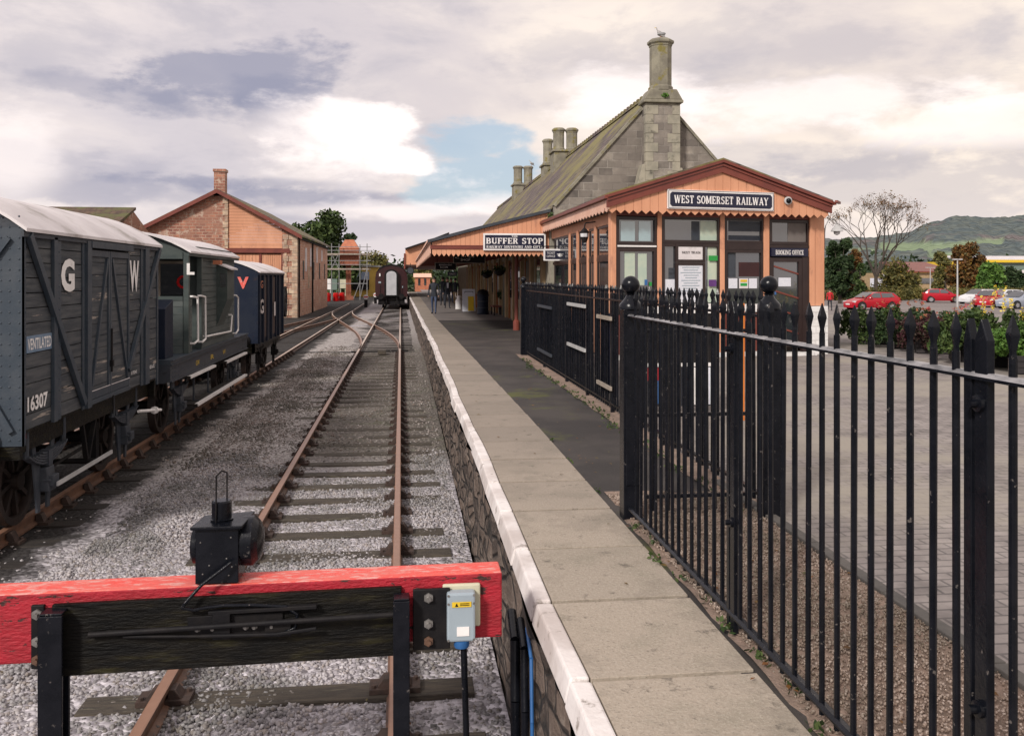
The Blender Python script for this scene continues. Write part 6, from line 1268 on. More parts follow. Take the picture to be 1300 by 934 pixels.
for (ua, ub) in ((290, 329), (332, 357)):
    m = MB(); a, b = gp(ua, 0).x, gp(ub, 0).x; k = 9
    for i in range(k): m.box(a+(b-a)*i/k, a+(b-a)*(i+1)/k-.02, YS+.12, YS+.16, zb, gp(320, 322.5).z)
    m.build('door', M['salmon'], gs)
m = MB(); m.box(gp(329, 0).x, gp(331.8, 0).x, YS+.05, YS+.2, zb, gp(320, 321.5).z); m.build('door_post', M['maroon'], gs); m = MB(); m.box(gp(357, 0).x, gp(358.4, 0).x, YS-.02, YS+.2, zb, gp(320, 321.5).z); m.build('door_post', M['maroon'], gs)
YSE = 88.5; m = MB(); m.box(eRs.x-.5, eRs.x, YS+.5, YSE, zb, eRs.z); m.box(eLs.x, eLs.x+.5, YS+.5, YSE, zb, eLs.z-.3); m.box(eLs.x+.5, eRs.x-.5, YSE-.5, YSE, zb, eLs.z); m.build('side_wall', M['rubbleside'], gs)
m = MB()
for (a, b) in ((eLs+Vector((-.5, 0, -.2)), aps), (aps, eRs+Vector((.35, 0, -.12)))):
    m.hexa([(a.x, YS-.45, a.z+.04), (b.x, YS-.45, b.z+.04), (b.x, YSE+.2, b.z+.04), (a.x, YSE+.2, a.z+.04), (a.x, YS-.45, a.z+.16), (b.x, YS-.45, b.z+.16), (b.x, YSE+.2, b.z+.16), (a.x, YSE+.2, a.z+.16)])
m.build('roof', M['slateroof'], gs)
m = MB()
for (a, b) in ((eLs+Vector((-.55, 0, -.22)), aps), (aps, eRs+Vector((.4, 0, -.14)))): m.hexa([(a.x, YS-.52, a.z-.15), (b.x, YS-.52, b.z-.15), (b.x, YS-.455, b.z-.15), (a.x, YS-.455, a.z-.15), (a.x, YS-.52, a.z+.12), (b.x, YS-.52, b.z+.12), (b.x, YS-.455, b.z+.12), (a.x, YS-.455, a.z+.12)])
m.build('bargeboard', M['maroon'], gs)
m = MB(); a, b = gp(271.5, 0).x, gp(285.5, 0).x; m.box(a, b, YS, YS+.8, aps.z-.3, gp(278, 218).z); m.box(a-.06, b+.06, YS-.06, YS+.86, gp(278, 218).z, gp(278, 214.5).z); m.build('chimney', M['rubble'], gs)
m = MB(); m.box(eRs.x+.002, eRs.x+.14, YS+.2, YSE, eRs.z-.2, eRs.z-.06); m.build('gutter', M['blackmatt'], gs); m = MB(); m.tube((eRs.x+.12, YS+9.5, zb), (eRs.x+.12, YS+9.5, eRs.z-.1), .07); m.build('downpipe', M['blackmatt'], gs); m = MB(); m.tube((eRs.x+.12, YS+.3, zb), (eRs.x+.12, YS+.3, eRs.z-.1), .06); m.build('downpipe', M['blackmatt'], gs)
for (y, z0, z1) in ((69, 2.2, 4.0), (72.5, 2.6, 4.1), (77.5, 3.0, 4.3), (82, 3.2, 4.2), (71, .9, 2.6)): m = MB(); m.box(eRs.x+.002, eRs.x+.03, y, y+1.1, z0, z1); m.build('window', M['roofwhite'] if z0 > 2 else M['quoinbrick'], gs)
for (y) in (67.5, 75, 80, 85): m = MB(); m.box(eRs.x+.002, eRs.x+.03, y, y+.8, 1.6, 3.0); m.build('slit_window', M['darkroom'], gs)
wh = thing('old_wagon_wheel', 'rusty spoked wagon wheel leaning at the corner of the goods shed', 'wheel', (-8.2, 62.5, BAL)); wc = at(362, 383, 60.5)
m = MB(); n = 20
for i in range(n): a0, a1 = 2*math.pi*i/n, 2*math.pi*(i+1)/n; m.bar((wc.x+.0, wc.y+.7*math.cos(a0), wc.z+1.0*math.sin(a0)), (wc.x, wc.y+.7*math.cos(a1), wc.z+1.0*math.sin(a1)), .1, .12, (1, 0, 0))
for i in range(8): a0 = math.pi*i/4; m.bar((wc.x, wc.y, wc.z), (wc.x, wc.y+.7*math.cos(a0), wc.z+1.0*math.sin(a0)), .06, .06, (1, 0, 0))
m.build('rim', M['blackmatt'], wh)
lb_ = thing('low_building', 'long low building with mossy brown tiled roof behind the goods van', 'building', (-28, 60, BAL))
a, b = at(-40, 268.5, 56), at(181, 268.5, 56); b2 = at(181, 290, 54)
m = MB(); m.hexa([(a.x, 53, b2.z-.2), (b.x, 53, b2.z-.2), (b.x, 57, a.z), (a.x, 57, a.z), (a.x, 53, b2.z), (b.x, 53, b2.z), (b.x, 57, a.z+.15), (a.x, 57, a.z+.15)]); m.build('roof', M['redroof'], lb_)
m = MB(); m.box(a.x+.2, b.x-.2, 53.4, 61, -1.3, b2.z-.25); m.prism([(b.x-.25, 53.4, b2.z-.3), (b.x-.25, 61, b2.z-.3), (b.x-.25, 57, a.z-.1)], (.1, 0, 0)); m.build('wall', M['rubble'], lb_)
for i in range(4): m = MB(); m.box(a.x+3+i*3, a.x+4+i*3, 53.36, 53.395, 0, 1.4); m.build('window', M['glass'], lb_)

# ============================================================ WATER TOWER, SCAFFOLD, YARD
DT = 112.
wt = thing('water_tower', 'small brick water tower with terracotta pyramid roof inside scaffolding', 'water tower', tuple(at(444, 352, DT)*1.0)[:2]+(BAL,))
c_ = at(444, 352, DT); px = DT/F; zz = lambda v: CH+(352-v)*px
m = MB(); frus(m, c_.x, c_.y, 12.3*px, 1.25, 5.5*px, .5, zz(316), zz(304.5)); m.build('roof', M['tile'], wt)
m = MB(); m.box(c_.x-11.5*px, c_.x+11.5*px, c_.y-1.2, c_.y+1.2, zz(337), zz(316.2)); m.build('tank', M['tankbrick'], wt)
m = MB(); m.box(c_.x-11.6*px, c_.x+11.6*px, c_.y-1.25, c_.y+1.25, zz(319), zz(317)); m.build('band', M['tile'], wt)
m = MB(); m.box(c_.x-4.5*px, c_.x+1.5*px, c_.y-.5, c_.y+.5, -1.1, zz(337)); m.box(c_.x-8*px, c_.x+5*px, c_.y-.9, c_.y+.9, -1.1, -.6); m.build('pedestal', M['tankbrick'], wt)
sc_ = thing('scaffolding', 'metal scaffolding tower with boarded platforms around the water tower', 'scaffolding', (c_.x, c_.y-2, BAL))
for u in (421, 430.5, 457, 466):
    for dy_ in (-2, 2): q = at(u, 352, DT+dy_); m = MB(); m.tube((q.x, q.y, BAL), (q.x, q.y, zz(308+random.random()*4)), .055, n=6); m.build('standard', M['scaff'], sc_)
for v in (322.5, 341.5):
    a, b = at(411 if v < 330 else 413, v, DT-2), at(469, v, DT-2); m = MB(); m.box(a.x, b.x, a.y-.3, a.y+.3, a.z-.09, a.z+.09); m.build('board_platform', M['board'], sc_); m = MB(); m.box(a.x, b.x, a.y+3.6, a.y+4.2, a.z-.08, a.z+.08); m.build('board_platform', M['board'], sc_)
for v in (313.5, 318, 331, 336, 360):
    a, b = at(410, v, DT-2), at(471 if v < 350 else 466, v, DT-2); m = MB(); m.tube(a, b, .045, n=6); m.build('ledger', M['scaff'], sc_)
for (p_, q_) in (((421, 341), (430, 322)), ((457, 379), (466, 341)), ((421, 322), (430, 341)), ((449, 379), (457, 358))): m = MB(); m.tube(at(*p_, DT-2), at(*q_, DT-2), .045, n=6); m.build('brace', M['scaff'], sc_)
ob_ = thing('yellow_building', 'ochre yellow shed with a blue grey roller shutter behind the scaffolding', 'shed', (c_.x+2, 132, BAL))
D2 = 130; q0, q1 = at(431, 352, D2), at(480, 352, D2); z2 = lambda v: CH+(352-v)*D2/F
m = MB(); m.box(q0.x, q1.x, q0.y, q0.y+8, -1.2, z2(339)); m.build('wall', M['ochre'], ob_)
s0, s1 = at(447.5, 352, D2-.3), at(468.5, 352, D2-.3); m = MB(); m.box(s0.x, s1.x, q0.y-.5, q0.y-.4+.2, z2(355), z2(345)); m.build('shutter', M['shutter'], ob_)
m = MB(); m.box(s0.x, s1.x, q0.y-.45, q0.y-.2, z2(368), z2(355.5)); m.build('dark_opening', M['blackmatt'], ob_)
m = MB(); m.box(q0.x-.3, q1.x+.3, q0.y-.4, q0.y+8.4, z2(339)+.002, z2(337)); m.build('roof', M['scaff'], ob_)
for i, (u, v, mt) in enumerate(((416, 371, 'lamp_red'), (426.5, 371, 'lamp_red'), (434, 370.5, 'lamp_red'))):
    q = at(u, 378, 104+i); m = MB(); m.lathe((q.x, q.y, -1.05), [(.33, 0), (.36, .1), (.33, .5), (.36, .55), (.33, .95), (.1, 1.0)], 14); tag(m.build('red_drum', M[mt], None, smooth=40), ('left of three red drums below the scaffolding', 'middle of three red drums below the scaffolding', 'right of three red drums below the scaffolding')[i], 'drum', 'red drums in the yard')
for i, (u0, u1, v0, v1, mt, lb) in enumerate(((411.5, 420, 354, 367.5, 'white', 'white panel standing in the yard by the goods shed'), (421.5, 428, 354, 368, 'bgreen', 'pale green panel standing between the white and cream panels'), (431.5, 439, 354.5, 366, 'cream', 'cream panel standing at the foot of the water tower'))):
    a, b = at(u0, v1, 117), at(u1, v0, 117); m = MB(); m.box(a.x, b.x, a.y, a.y+.1, a.z, b.z); m.box(a.x+.05, a.x+.12, a.y+.1, a.y+.2, -1.05, b.z); m.box(b.x-.12, b.x-.05, a.y+.1, a.y+.2, -1.05, b.z); tag(m.build('panel_board', M[mt], None), lb, 'panel')
for i, (u, v, d) in enumerate(((464.5, 377, 84), (476.7, 374.5, 96))):
    q = at(u, v, d); dsg = thing('ground_signal', ('nearer round white ground signal disc with red stripe', 'farther round white ground signal disc close to the coach')[i], 'signal', (q.x, q.y, BAL)); m = MB(); m.lathe((q.x, q.y, q.z), [(.24, 0), (.24, -.03)], 20, 'y'); m.build('disc', M['white'], dsg); m = MB(); m.box(q.x-.2, q.x+.2, q.y-.04, q.y-.031, q.z-.05, q.z+.05); m.build('stripe', M['lamp_red'], dsg); m = MB(); m.box(q.x-.05, q.x+.05, q.y+.01, q.y+.1, BAL-.05, q.z+.1); m.box(q.x-.15, q.x+.15, q.y+.0, q.y+.3, BAL-.05, q.z-.25); m.build('stand', M['blackmatt'], dsg)
# distant house seen past the coach
hs = thing('distant_house', 'small pink brick house beyond the end of the platform', 'house', (6, 165, 0)); a, b = at(527, 352, 170), at(546, 352, 170); z3 = lambda v: CH+(352-v)*170/F
m = MB(); m.box(a.x, b.x, a.y, a.y+6, -1, z3(352)); m.build('wall', M['tile'], hs); m = MB(); m.hexa([(a.x-.3, a.y-.3, z3(352)), (b.x+.3, a.y-.3, z3(352)), (b.x+.3, a.y+6, z3(352)), (a.x-.3, a.y+6, z3(352)), (a.x-.3, a.y+3, z3(347)), (b.x+.3, a.y+3, z3(347)), (b.x+.3, a.y+3.2, z3(347)), (a.x-.3, a.y+3.2, z3(347))]); m.build('roof', M['salmon_pale'], hs)
for f_ in (.2, .6): m = MB(); m.box(a.x+(b.x-a.x)*f_, a.x+(b.x-a.x)*(f_+.15), a.y-.05, a.y-.01, .2, 1.5); m.build('window', M['glass'], hs)
# ============================================================ TREES
def tree(loc, h, blobs, mat, n, leaf, label, name='broadleaf_tree', cat='tree', trunk_r=.2, trunk_h=.5, group=None, seed=1, limbs=5, mesh=True):
    t = thing(name, label, cat, loc, 0, group); rg = random.Random(seed); m = MB(); x, y, z = loc
    m.tube((x, y, z-.3), (x+rg.uniform(-.1, .1), y, z+h*trunk_h), trunk_r, trunk_r*.6, 8)
    for b in blobs[:limbs*3]: m.tube((x, y, z+h*trunk_h*rg.uniform(.5, 1)), (x+b[0]*.8, y+b[1]*.8, z+b[2]), trunk_r*.35, trunk_r*.08, 5)
    m.build('trunk', M['bark'], t); leafcloud('crown', M[mat], [(x+b[0], y+b[1], z+b[2])+tuple(b[3:]) for b in blobs], n, leaf, seed, parent=t); return t
def blobs(w, h, z0, n, rg, r=.3, taper=.5):
    out = []
    for i in range(n):
        f = rg.random(); rr = w*(1-taper*f*f)*(.3+.7*rg.random()**.6); a = rg.random()*6.28; out.append((math.cos(a)*rr*.85, math.sin(a)*rr*.85, z0+(h-z0)*f*.93, w*r*rg.uniform(.8, 1.5)))
    return out
def ptree(u, vtop, vbase, wpx, d, mat, n, leaf, label, zb=-.9, nb=22, taper=.5, name='broadleaf_tree', r=.3, **kw):
    q = at(u, 352, d); h = CH+(352-vtop)/F*d-zb; w = wpx/2/F*d; rg = random.Random(int(u*7)); return tree((q.x, q.y, zb), h, blobs(w, h, h*kw.pop('z0', .12), nb, rg, r, taper), mat, n, leaf, label, name=name, seed=int(u), trunk_r=kw.pop('tr', .2), **kw)
ptree(412, 274, 380, 92, 125, 'leafgreen', 14000, .30, 'dark dense evergreen tree rising behind the goods shed', zb=-1, nb=40, taper=.35, name='evergreen_tree')
ptree(388, 281, 380, 56, 128, 'leafgreen', 5000, .30, 'mid green tree close behind the goods shed roof', zb=-1, nb=26, taper=.3)
ptree(440, 296, 380, 30, 140, 'leafdark', 4000, .28, 'dark tree directly behind the water tower', zb=-1, nb=26, taper=.3, name='evergreen_tree')
ptree(472, 324, 375, 52, 150, 'leafolive', 4500, .25, 'yellow olive tree between the water tower and the coach', zb=-1, nb=26, taper=.3)
ptree(484, 330, 375, 24, 155, 'leafpurple', 2500, .25, 'small reddish tree just left of the coach roof', zb=-1, nb=16, taper=.3)
ptree(540, 338, 372, 34, 190, 'leafolive', 2500, .3, 'pale tree beyond the end of the platform canopy', zb=-1, nb=18)
ptree(1066, 303, 385, 34, 88, 'leafdark', 7000, .2, 'dark green tree right behind the corner of the booking office', nb=34, taper=.25)
ptree(1085, 318, 383, 30, 92, 'leafautumn', 4500, .2, 'brown autumn tree between the dark green tree and the bare tree', nb=24, taper=.4)
ptree(1092, 332, 384, 17, 86, 'leafgreen', 3000, .16, 'narrow conical green tree in front of the brown autumn tree', nb=22, taper=.8, name='conifer_tree')
ptree(1140, 335, 380, 60, 112, 'leafolive', 5000, .22, 'low olive shrubby tree under the bare tree', nb=30, taper=.5)
ptree(1228, 312, 378, 46, 125, 'leafautumn', 7000, .24, 'large orange autumn tree behind the car park lamp post', nb=34, taper=.4)
ptree(1200, 322, 378, 36, 135, 'leafolive', 4500, .24, 'yellow brown tree left of the large orange tree', nb=24, taper=.4)
ptree(1258, 333, 378, 38, 112, 'leafbright', 6000, .2, 'round bright green bush in front of the industrial shed', nb=28, taper=.5, z0=.05)
ptree(1290, 342, 380, 40, 114, 'leafdark', 5000, .2, 'dark green bush at the right end of the hedge', nb=24, taper=.4, z0=.05)
ptree(1340, 330, 380, 60, 118, 'leafgreen', 5000, .24, 'green tree beyond the right end of the car park', nb=28, taper=.4)
# bare tree
bt = thing('bare_tree', 'large bare branched tree standing against the sky beyond the office', 'tree', tuple(at(1112, 352, 100))[:2]+(-.9,)); bc = at(1112, 352, 100); m = MB(); rg = random.Random(5); tips = []
def grow(p, d, l, r, dep):
    q = p+d*l; m.tube(p, q, r, r*.72, 6 if dep < 3 else 4, cap=False)
    if dep >= 8: tips.append(q); return
    for i in range(2 if dep else 4):
        nd = (d+Vector((rg.uniform(-1, 1), rg.uniform(-1, 1), rg.uniform(-.25, .55)))*(.62 if dep else .75)).normalized(); grow(q, nd, l*rg.uniform(.70, .87), r*.64, dep+1)
grow(Vector((bc.x, bc.y, -1.1)), Vector((0, 0, 1)), 2.9, .26, 0); m.build('branches', M['bark'], bt)
leafcloud('sparse_leaves', M['leafautumn'], [(t.x, t.y, t.z, .35) for t in tips], 2600, .08, 6, parent=bt)
# hedges and distant tree belts
hd = []; rg = random.Random(8)
for i in range(150):
    u = 1050+i*2.1; q = at(u, 352, 100); hd.append((q.x, q.y, -.25+rg.uniform(-.1, .2), 1.3, .8, .65+rg.random()*.15))
leafcloud('hedge', M['leafolive'], hd, 34000, .10, 12, label='long clipped green and yellow hedge along the back of the car park', cat='hedge', kind=None)
hd = []
for i in range(300):
    u = 380+i*3.6 if i < 60 else 1020+(i-60)*2.2; d = 230+rg.uniform(-20, 30); q = at(u, 352, d); hd.append((q.x, q.y, rg.uniform(0, 3.0), 5, 4, rg.uniform(3.0, 5.5)))
leafcloud('distant_trees', M['leafdark'], hd, 26000, .6, 13, label='belt of distant dark trees closing the view at ground level', cat='trees', kind='stuff')
# ============================================================ HILL
def hillz(u, r):
    knots = [(300, 8), (560, 10), (900, 34), (1050, 44), (1100, 47), (1150, 52), (1185, 66), (1215, 72), (1260, 71), (1300, 74), (1400, 84), (1700, 95), (2300, 60)]
    for (a, b), (c, d) in zip(knots, knots[1:]):
        if a <= u <= c: px_ = b+(d-b)*ss((u-a)/(c-a)); break
    H = px_/F*1300
    return H*ss((r-430)/(1300-430))
from mathutils.noise import noise as mnoise
m = MB(); NA, NR = 420, 110; fld = []; rg = np.random.default_rng(3)
for j_ in range(NR+1):
    r = 430+(1500-430)*j_/NR
    for i in range(NA+1):
        u = 300+2000*i/NA; z = hillz(u, r); q = at(u, 352, r); v = 352-(z-CH+(-1))/r*F
        f_ = (1118 < u < 1182 and 309 < v < 322) or (1150 < u < 1275 and abs(v-(318-(u-1150)*.085)) < 3.8) or (1180 < u < 1240 and 322 < v < 330) or (1060 < u < 1110 and 318 < v < 325)
        fld.append(1. if f_ else 0.); m.v.append((q.x, q.y, z-1+(0 if f_ else (7*abs(mnoise(Vector((q.x*.03, q.y*.03, 0))))+3*abs(mnoise(Vector((q.x*.1, q.y*.1, 5))))+abs(rg.normal(0, .7)))*min(1, z/15+.2))))
for j_ in range(NR):
    for i in range(NA): a = j_*(NA+1)+i; m.f.append((a, a+1, a+NA+2, a+NA+1)); m.mi.append(0)
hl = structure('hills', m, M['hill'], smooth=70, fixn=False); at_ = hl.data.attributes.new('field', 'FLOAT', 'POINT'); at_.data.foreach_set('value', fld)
# ============================================================ BUILDINGS ON THE RIGHT
def shed(u0, u1, vt, ve, d, name, label, wall, roof, dep=20, zb=-1., trim=None, cat='building'):
    a, b = at(u0, 352, d), at(u1, 352, d); y = a.y; t = thing(name, label, cat, ((a.x+b.x)/2, y, zb)); ze, zt_ = CH+(352-ve)/F*d, CH+(352-vt)/F*d
    m = MB(); m.box(a.x, b.x, y, y+dep, zb, ze-.02); m.build('wall', M[wall], t)
    m = MB(); m.hexa([(a.x-.6, y-.6, ze), (b.x+.6, y-.6, ze), (b.x+.6, y+dep/2, zt_), (a.x-.6, y+dep/2, zt_), (a.x-.6, y-.6, ze+.25), (b.x+.6, y-.6, ze+.25), (b.x+.6, y+dep/2, zt_+.25), (a.x-.6, y+dep/2, zt_+.25)]); m.build('roof', M[roof], t)
    if trim:
        m = MB(); m.box(a.x-.65, b.x+.6, y-.72, y-.61, ze-.2, ze+.35); m.box(a.x-.72, a.x-.61, y-.6, y+dep, zb, ze+.2); m.build('trim', M[trim], t)
    return t, a, b, y, ze
t, a, b, y, ze = shed(1155, 1213, 333, 346, 170, 'low_hall', 'low building with a dark brown roof beyond the hedge', 'creamwall', 'maroon')
m = MB(); m.box(a.x+1, b.x-1, y-.1, y-.02, .5, 1.6); m.build('window_band', M['glass'], t)
t, a, b, y, ze = shed(1128, 1150, 350, 353, 150, 'low_shed', 'small pale flat roofed shed under the hill', 'paper', 'galv', dep=6); m = MB(); m.box(a.x+.5, b.x-.5, y-.1, y-.02, .2, 1.0); m.build('window_band', M['glass'], t)
t, a, b, y, ze = shed(1253, 1420, 324, 332, 175, 'industrial_shed', 'green clad industrial shed with pale roof and yellow edge', 'bgreen', 'roofwhite', dep=30, trim='yellow')
m = MB(); m.box(a.x+3.5, a.x+12, y-.12, y-.02, 1.8, 3.2); m.box(a.x+14, a.x+22, y-.12, y-.02, 1.8, 3.2); m.build('window_band', M['roofwhite'], t)
for (u, vt, vb, lb) in ((1215.5, 330, 391, 'tall grey car park lamp post with flat twin heads'), (1181, 340, 372, 'farther shorter lamp post beyond the hedge')):
    d = 78 if vb > 380 else 140; q = at(u, 352, d); zt_ = CH+(352-vt)/F*d; l_ = thing('lamp_post', lb, 'lamp post', (q.x, q.y, -.85)); m = MB(); m.tube((q.x, q.y, -.9), (q.x, q.y, zt_), .09, .05, 8); m.build('pole', M['galv'], l_)
    w_ = 6/F*d; 
    for s_ in (-1, 1): m = MB(); m.box(q.x+s_*.05, q.x+s_*w_, q.y-.12, q.y+.12, zt_, zt_+.1); m.build('lamp_head', M['galv'], l_)
# ============================================================ CARS
def car(u, v, d, L_, paint, label, rz, kind='hatch', z=None):
    q = at(u, 352, d); z0 = zfore(q.x, q.y)+.005 if q.y < 75 else -.85
    c_ = thing('parked_car', label, 'car', (q.x, q.y, z0), rz, 'cars parked in the car park'); W = WM[c_.name]
    def B(m): m.v = [tuple(W @ Vector(p)) for p in m.v]; return m
    k = L_/4.0
    st = [(-2.0, .50, .50, .62), (-1.93, .66, .62, .74), (-1.6, .80, .76, .80), (-1.05, .93, .88, .84), (-.75, 1.12, .92, .86), (-.25, 1.40, .93, .86), (.2, 1.47, .94, .86), (.9, 1.46, .95, .86), (1.45, 1.38, .96, .85), (1.8, 1.12, .97, .82), (1.95, .92, .88, .78), (2.0, .60, .60, .72)]
    m = MB(); n = 10
    for x, zt_, zw, hw_ in st:
        x *= k; hr_ = hw_ if zt_ <= zw+.03 else hw_-.42*(zt_-zw)*.75
        S_ = [(hw_*.9, .20), (hw_, .34), (hw_+.01, zw*.75), (hw_, zw), (hr_, zt_-.05 if zt_ > zw+.05 else zt_-.01)]
        ring = [(x, y, z) for y, z in S_]+[(x, 0 if False else -y, z) for y, z in reversed(S_)]
        ring = ring[:5]+[(x, -S_[4][0], S_[4][1])]+ring[6:] if False else ring
        m.v += ring
    for i in range(len(st)-1):
        for j_ in range(n): m.f.append((i*n+j_, i*n+(j_+1) % n, (i+1)*n+(j_+1) % n, (i+1)*n+j_)); m.mi.append(0)
    m.f += [tuple(range(n)), tuple((len(st)-1)*n+j_ for j_ in reversed(range(n)))]; m.mi += [0, 0]
    B(m).build('body', M[paint], c_, smooth=30)
    for s_ in (-1, 1):
        m = MB(); y0, y1 = .868, .70
        m.prism([(-.72*k, s_*y0, .98), (.30*k, s_*y0, .99), (.30*k, s_*(y1+.01), 1.37), (-.22*k, s_*(y1+.01), 1.34)], (0, s_*.008, 0)); m.prism([(.38*k, s_*y0, .99), (1.45*k, s_*(y0-.005), 1.02), (1.30*k, s_*(y1+.02), 1.33), (.38*k, s_*(y1+.01), 1.37)], (0, s_*.008, 0)); B(m).build('side_window', M['glass'], c_)
        for xw in (-1.28, 1.22):
            m = MB(); m.lathe((xw*k, s_*.80, .31), [(.31, -.10), (.32, -.08), (.32, .07), (.30, .09)], 22, 'y'); w_ = B(m).build('wheel', M['tyre'], c_, smooth=40)
            m = MB(); m.lathe((xw*k, s_*(.80)+s_*.092, .31), [(.20, -.01), (.20, .01)], 5 if s_ < 0 else 14, 'y'); B(m).build('rim', M['rim'], w_)
            m = MB(); m.lathe((xw*k, s_*.845, .33), [(.375, -.02), (.375, .018)], 22, 'y'); B(m).build('wheel_arch', M['blackmatt'], c_)
        m = MB(); m.box(-1.93*k, -1.7*k, s_*.55, s_*.77, .62, .74); B(m).build('headlight', M['lamp_clear'], c_)
        m = MB(); m.box(1.84*k, 1.97*k, s_*.62, s_*.80, .78, 1.0); B(m).build('tail_light', M['lamp_red'], c_)
        m = MB(); m.box(-.62*k, -.5*k, s_*.86, s_*1.0, .95, 1.06); B(m).build('mirror', M[paint], c_)
    m = MB(); m.prism([(-.98*k, -.72, .98), (-.98*k, .72, .98), (-.30*k, .62, 1.385), (-.30*k, -.62, 1.385)], (-.03, 0, .03)); B(m).build('windscreen', M['glass'], c_)
    m = MB(); m.prism([(1.50*k, -.62, 1.35), (1.50*k, .62, 1.35), (1.80*k, .70, 1.08), (1.80*k, -.70, 1.08)], (.03, 0, .03)); B(m).build('rear_window', M['glass'], c_)
    m = MB(); m.box(-2.02*k, -1.98*k, -.26, .26, .42, .53); B(m).build('number_plate', M['white'], c_)
    return c_
car(1106, 391, 71, 4.1, 'carred', 'nearest red hatchback parked side on in the car park', R(4))
car(1196, 384, 92, 3.7, 'carred', 'farther small red hatchback parked left of the lamp post', R(155))
car(1243, 382, 88, 4.0, 'carwhite', 'white estate car just right of the lamp post', R(12))
car(1256, 385, 78, 3.8, 'carred', 'red car nose on in front of the white cars', R(40))
car(1274, 381, 86, 4.2, 'carwhite', 'white car behind the tall yellow flowers', R(10))
car(1298, 387, 74, 4.2, 'carsilver', 'silver blue car at the right edge of the car park', R(8))
# ============================================================ PLANTERS
PL = [(1118, 23.5, 'bushy mixed flower planter nearest the booking office', 'leafgreen', 'flowers'), (1160, 22.0, 'low red flowered planter second from the office', 'leafdark', 'flowers'), (1192, 20.6, 'planter of purple leaved plants in the middle of the row', 'leafpurple', 'flowers'), (1240, 18.6, 'black planter with tall red topped plants behind the post', 'leafgreen', 'flowers'), (1268, 17.6, 'black planter with tall yellow flower spikes', 'leafgreen', 'flowyellow'), (1325, 16.2, 'black planter at the right edge with low green plants', 'leafbright', 'flowyellow')]
for i, (u, d, lb, lm, fm) in enumerate(PL):
    q = at(u, 352, d); z0 = zfore(q.x, q.y); t = thing('flower_planter', lb, 'planter', (q.x, q.y, z0), R(-28), 'flower planters in the forecourt'); W = WM[t.name]
    m = MB(); hx, hy, hh = .50, .36, .34
    for zz_ in (0.02, .13, .24):
        m.box(-hx, hx, -hy, -hy+.03, zz_, zz_+.10); m.box(-hx, hx, hy-.03, hy, zz_, zz_+.10); m.box(-hx, -hx+.03, -hy+.03, hy-.03, zz_, zz_+.10); m.box(hx-.03, hx, -hy+.03, hy-.03, zz_, zz_+.10)
    m.box(-hx+.03, hx-.03, -hy+.03, hy-.03, .0, .28); m.v = [tuple(W @ Vector(v)) for v in m.v]; m.build('box', M['planterwood'], t)
    rg = random.Random(i+40); tall = (.72, .62, .55, .85, .95, .6)[i]; bl = []
    for k_ in range(44): bl.append((q.x+rg.uniform(-.85, .85), q.y+rg.uniform(-.6, .6), z0+.25+rg.random()**1.2*tall*.85, rg.uniform(.10, .2), rg.uniform(.1, .2), rg.uniform(.12, .26)))
    if i == 0: bl += [(q.x-.3+rg.uniform(-.3, .5), q.y, z0+rg.random()*.4, .25) for _ in range(8)]
    leafcloud('plants', M[lm], bl, 9000, .045, i+60, parent=t); fl = []
    for k_ in range(16): fl.append((q.x+rg.uniform(-.5, .5), q.y+rg.uniform(-.4, .4), z0+.45+tall*rg.uniform(.5, 1.15), .05, .05, .05 if i != 4 else .14))
    leafcloud('blossoms', M[fm], fl, 260, .022, i+80, parent=t)

# ============================================================ SKY, LIGHT, CAMERA
w = bpy.data.worlds.new('World'); S.world = w; w.use_nodes = True; nt = w.node_tree; nt.nodes.clear()
out = nt.nodes.new('ShaderNodeOutputWorld'); bg = nt.nodes.new('ShaderNodeBackground'); L(nt, bg.outputs[0], out.inputs[0]); bg.inputs[1].default_value = .10
SUN_EL, SUN_AZ = R(34), R(218)   # azimuth clockwise from +y
sky = nt.nodes.new('ShaderNodeTexSky'); sky.sky_type = 'NISHITA'; sky.sun_disc = False; sky.sun_elevation = SUN_EL; sky.sun_rotation = SUN_AZ; sky.air_density = 1.0; sky.dust_density = 1.5
tc = nt.nodes.new('ShaderNodeTexCoord'); nz = nt.nodes.new('ShaderNodeVectorMath'); nz.operation = 'NORMALIZE'; L(nt, tc.outputs['Generated'], nz.inputs[0]); sp = nt.nodes.new('ShaderNodeSeparateXYZ'); L(nt, nz.outputs[0], sp.inputs[0])
az = mathn(nt, 'ARCTAN2', sp.outputs[0], sp.outputs[1]); el = mathn(nt, 'ARCSINE', sp.outputs[2])
cb = nt.nodes.new('ShaderNodeCombineXYZ'); L(nt, mathn(nt, 'MULTIPLY', az, 1.0), cb.inputs[0]); L(nt, mathn(nt, 'MULTIPLY', el, 2.4), cb.inputs[1])
v = cb.outputs[0]
def wn(sc, det=8, rough=.55, off=0, dist=0.):
    mp = nt.nodes.new('ShaderNodeMapping'); mp.inputs['Location'].default_value = (off, off*.7, off*.3); L(nt, v, mp.inputs[0]); n = nt.nodes.new('ShaderNodeTexNoise'); n.inputs['Scale'].default_value = sc; n.inputs['Detail'].default_value = det; n.inputs['Roughness'].default_value = rough; n.inputs['Distortion'].default_value = dist; L(nt, mp.outputs[0], n.inputs['Vector']); return n.outputs[0]
nA, nB, nC = wn(2.6, 9, .55, 3.1, .3), wn(7, 9, .6, 1.7, .25), wn(14, 8, .6, 8.2)
warp = mathn(nt, 'MULTIPLY', mathn(nt, 'SUBTRACT', nB, .5), 3.2); warp2 = mathn(nt, 'MULTIPLY', mathn(nt, 'SUBTRACT', nC, .5), 2.2)
def azel(u, vv): a = (u-650)/F; return PSI+math.atan(a), math.atan((352-vv)/F*math.cos(math.atan(a)))
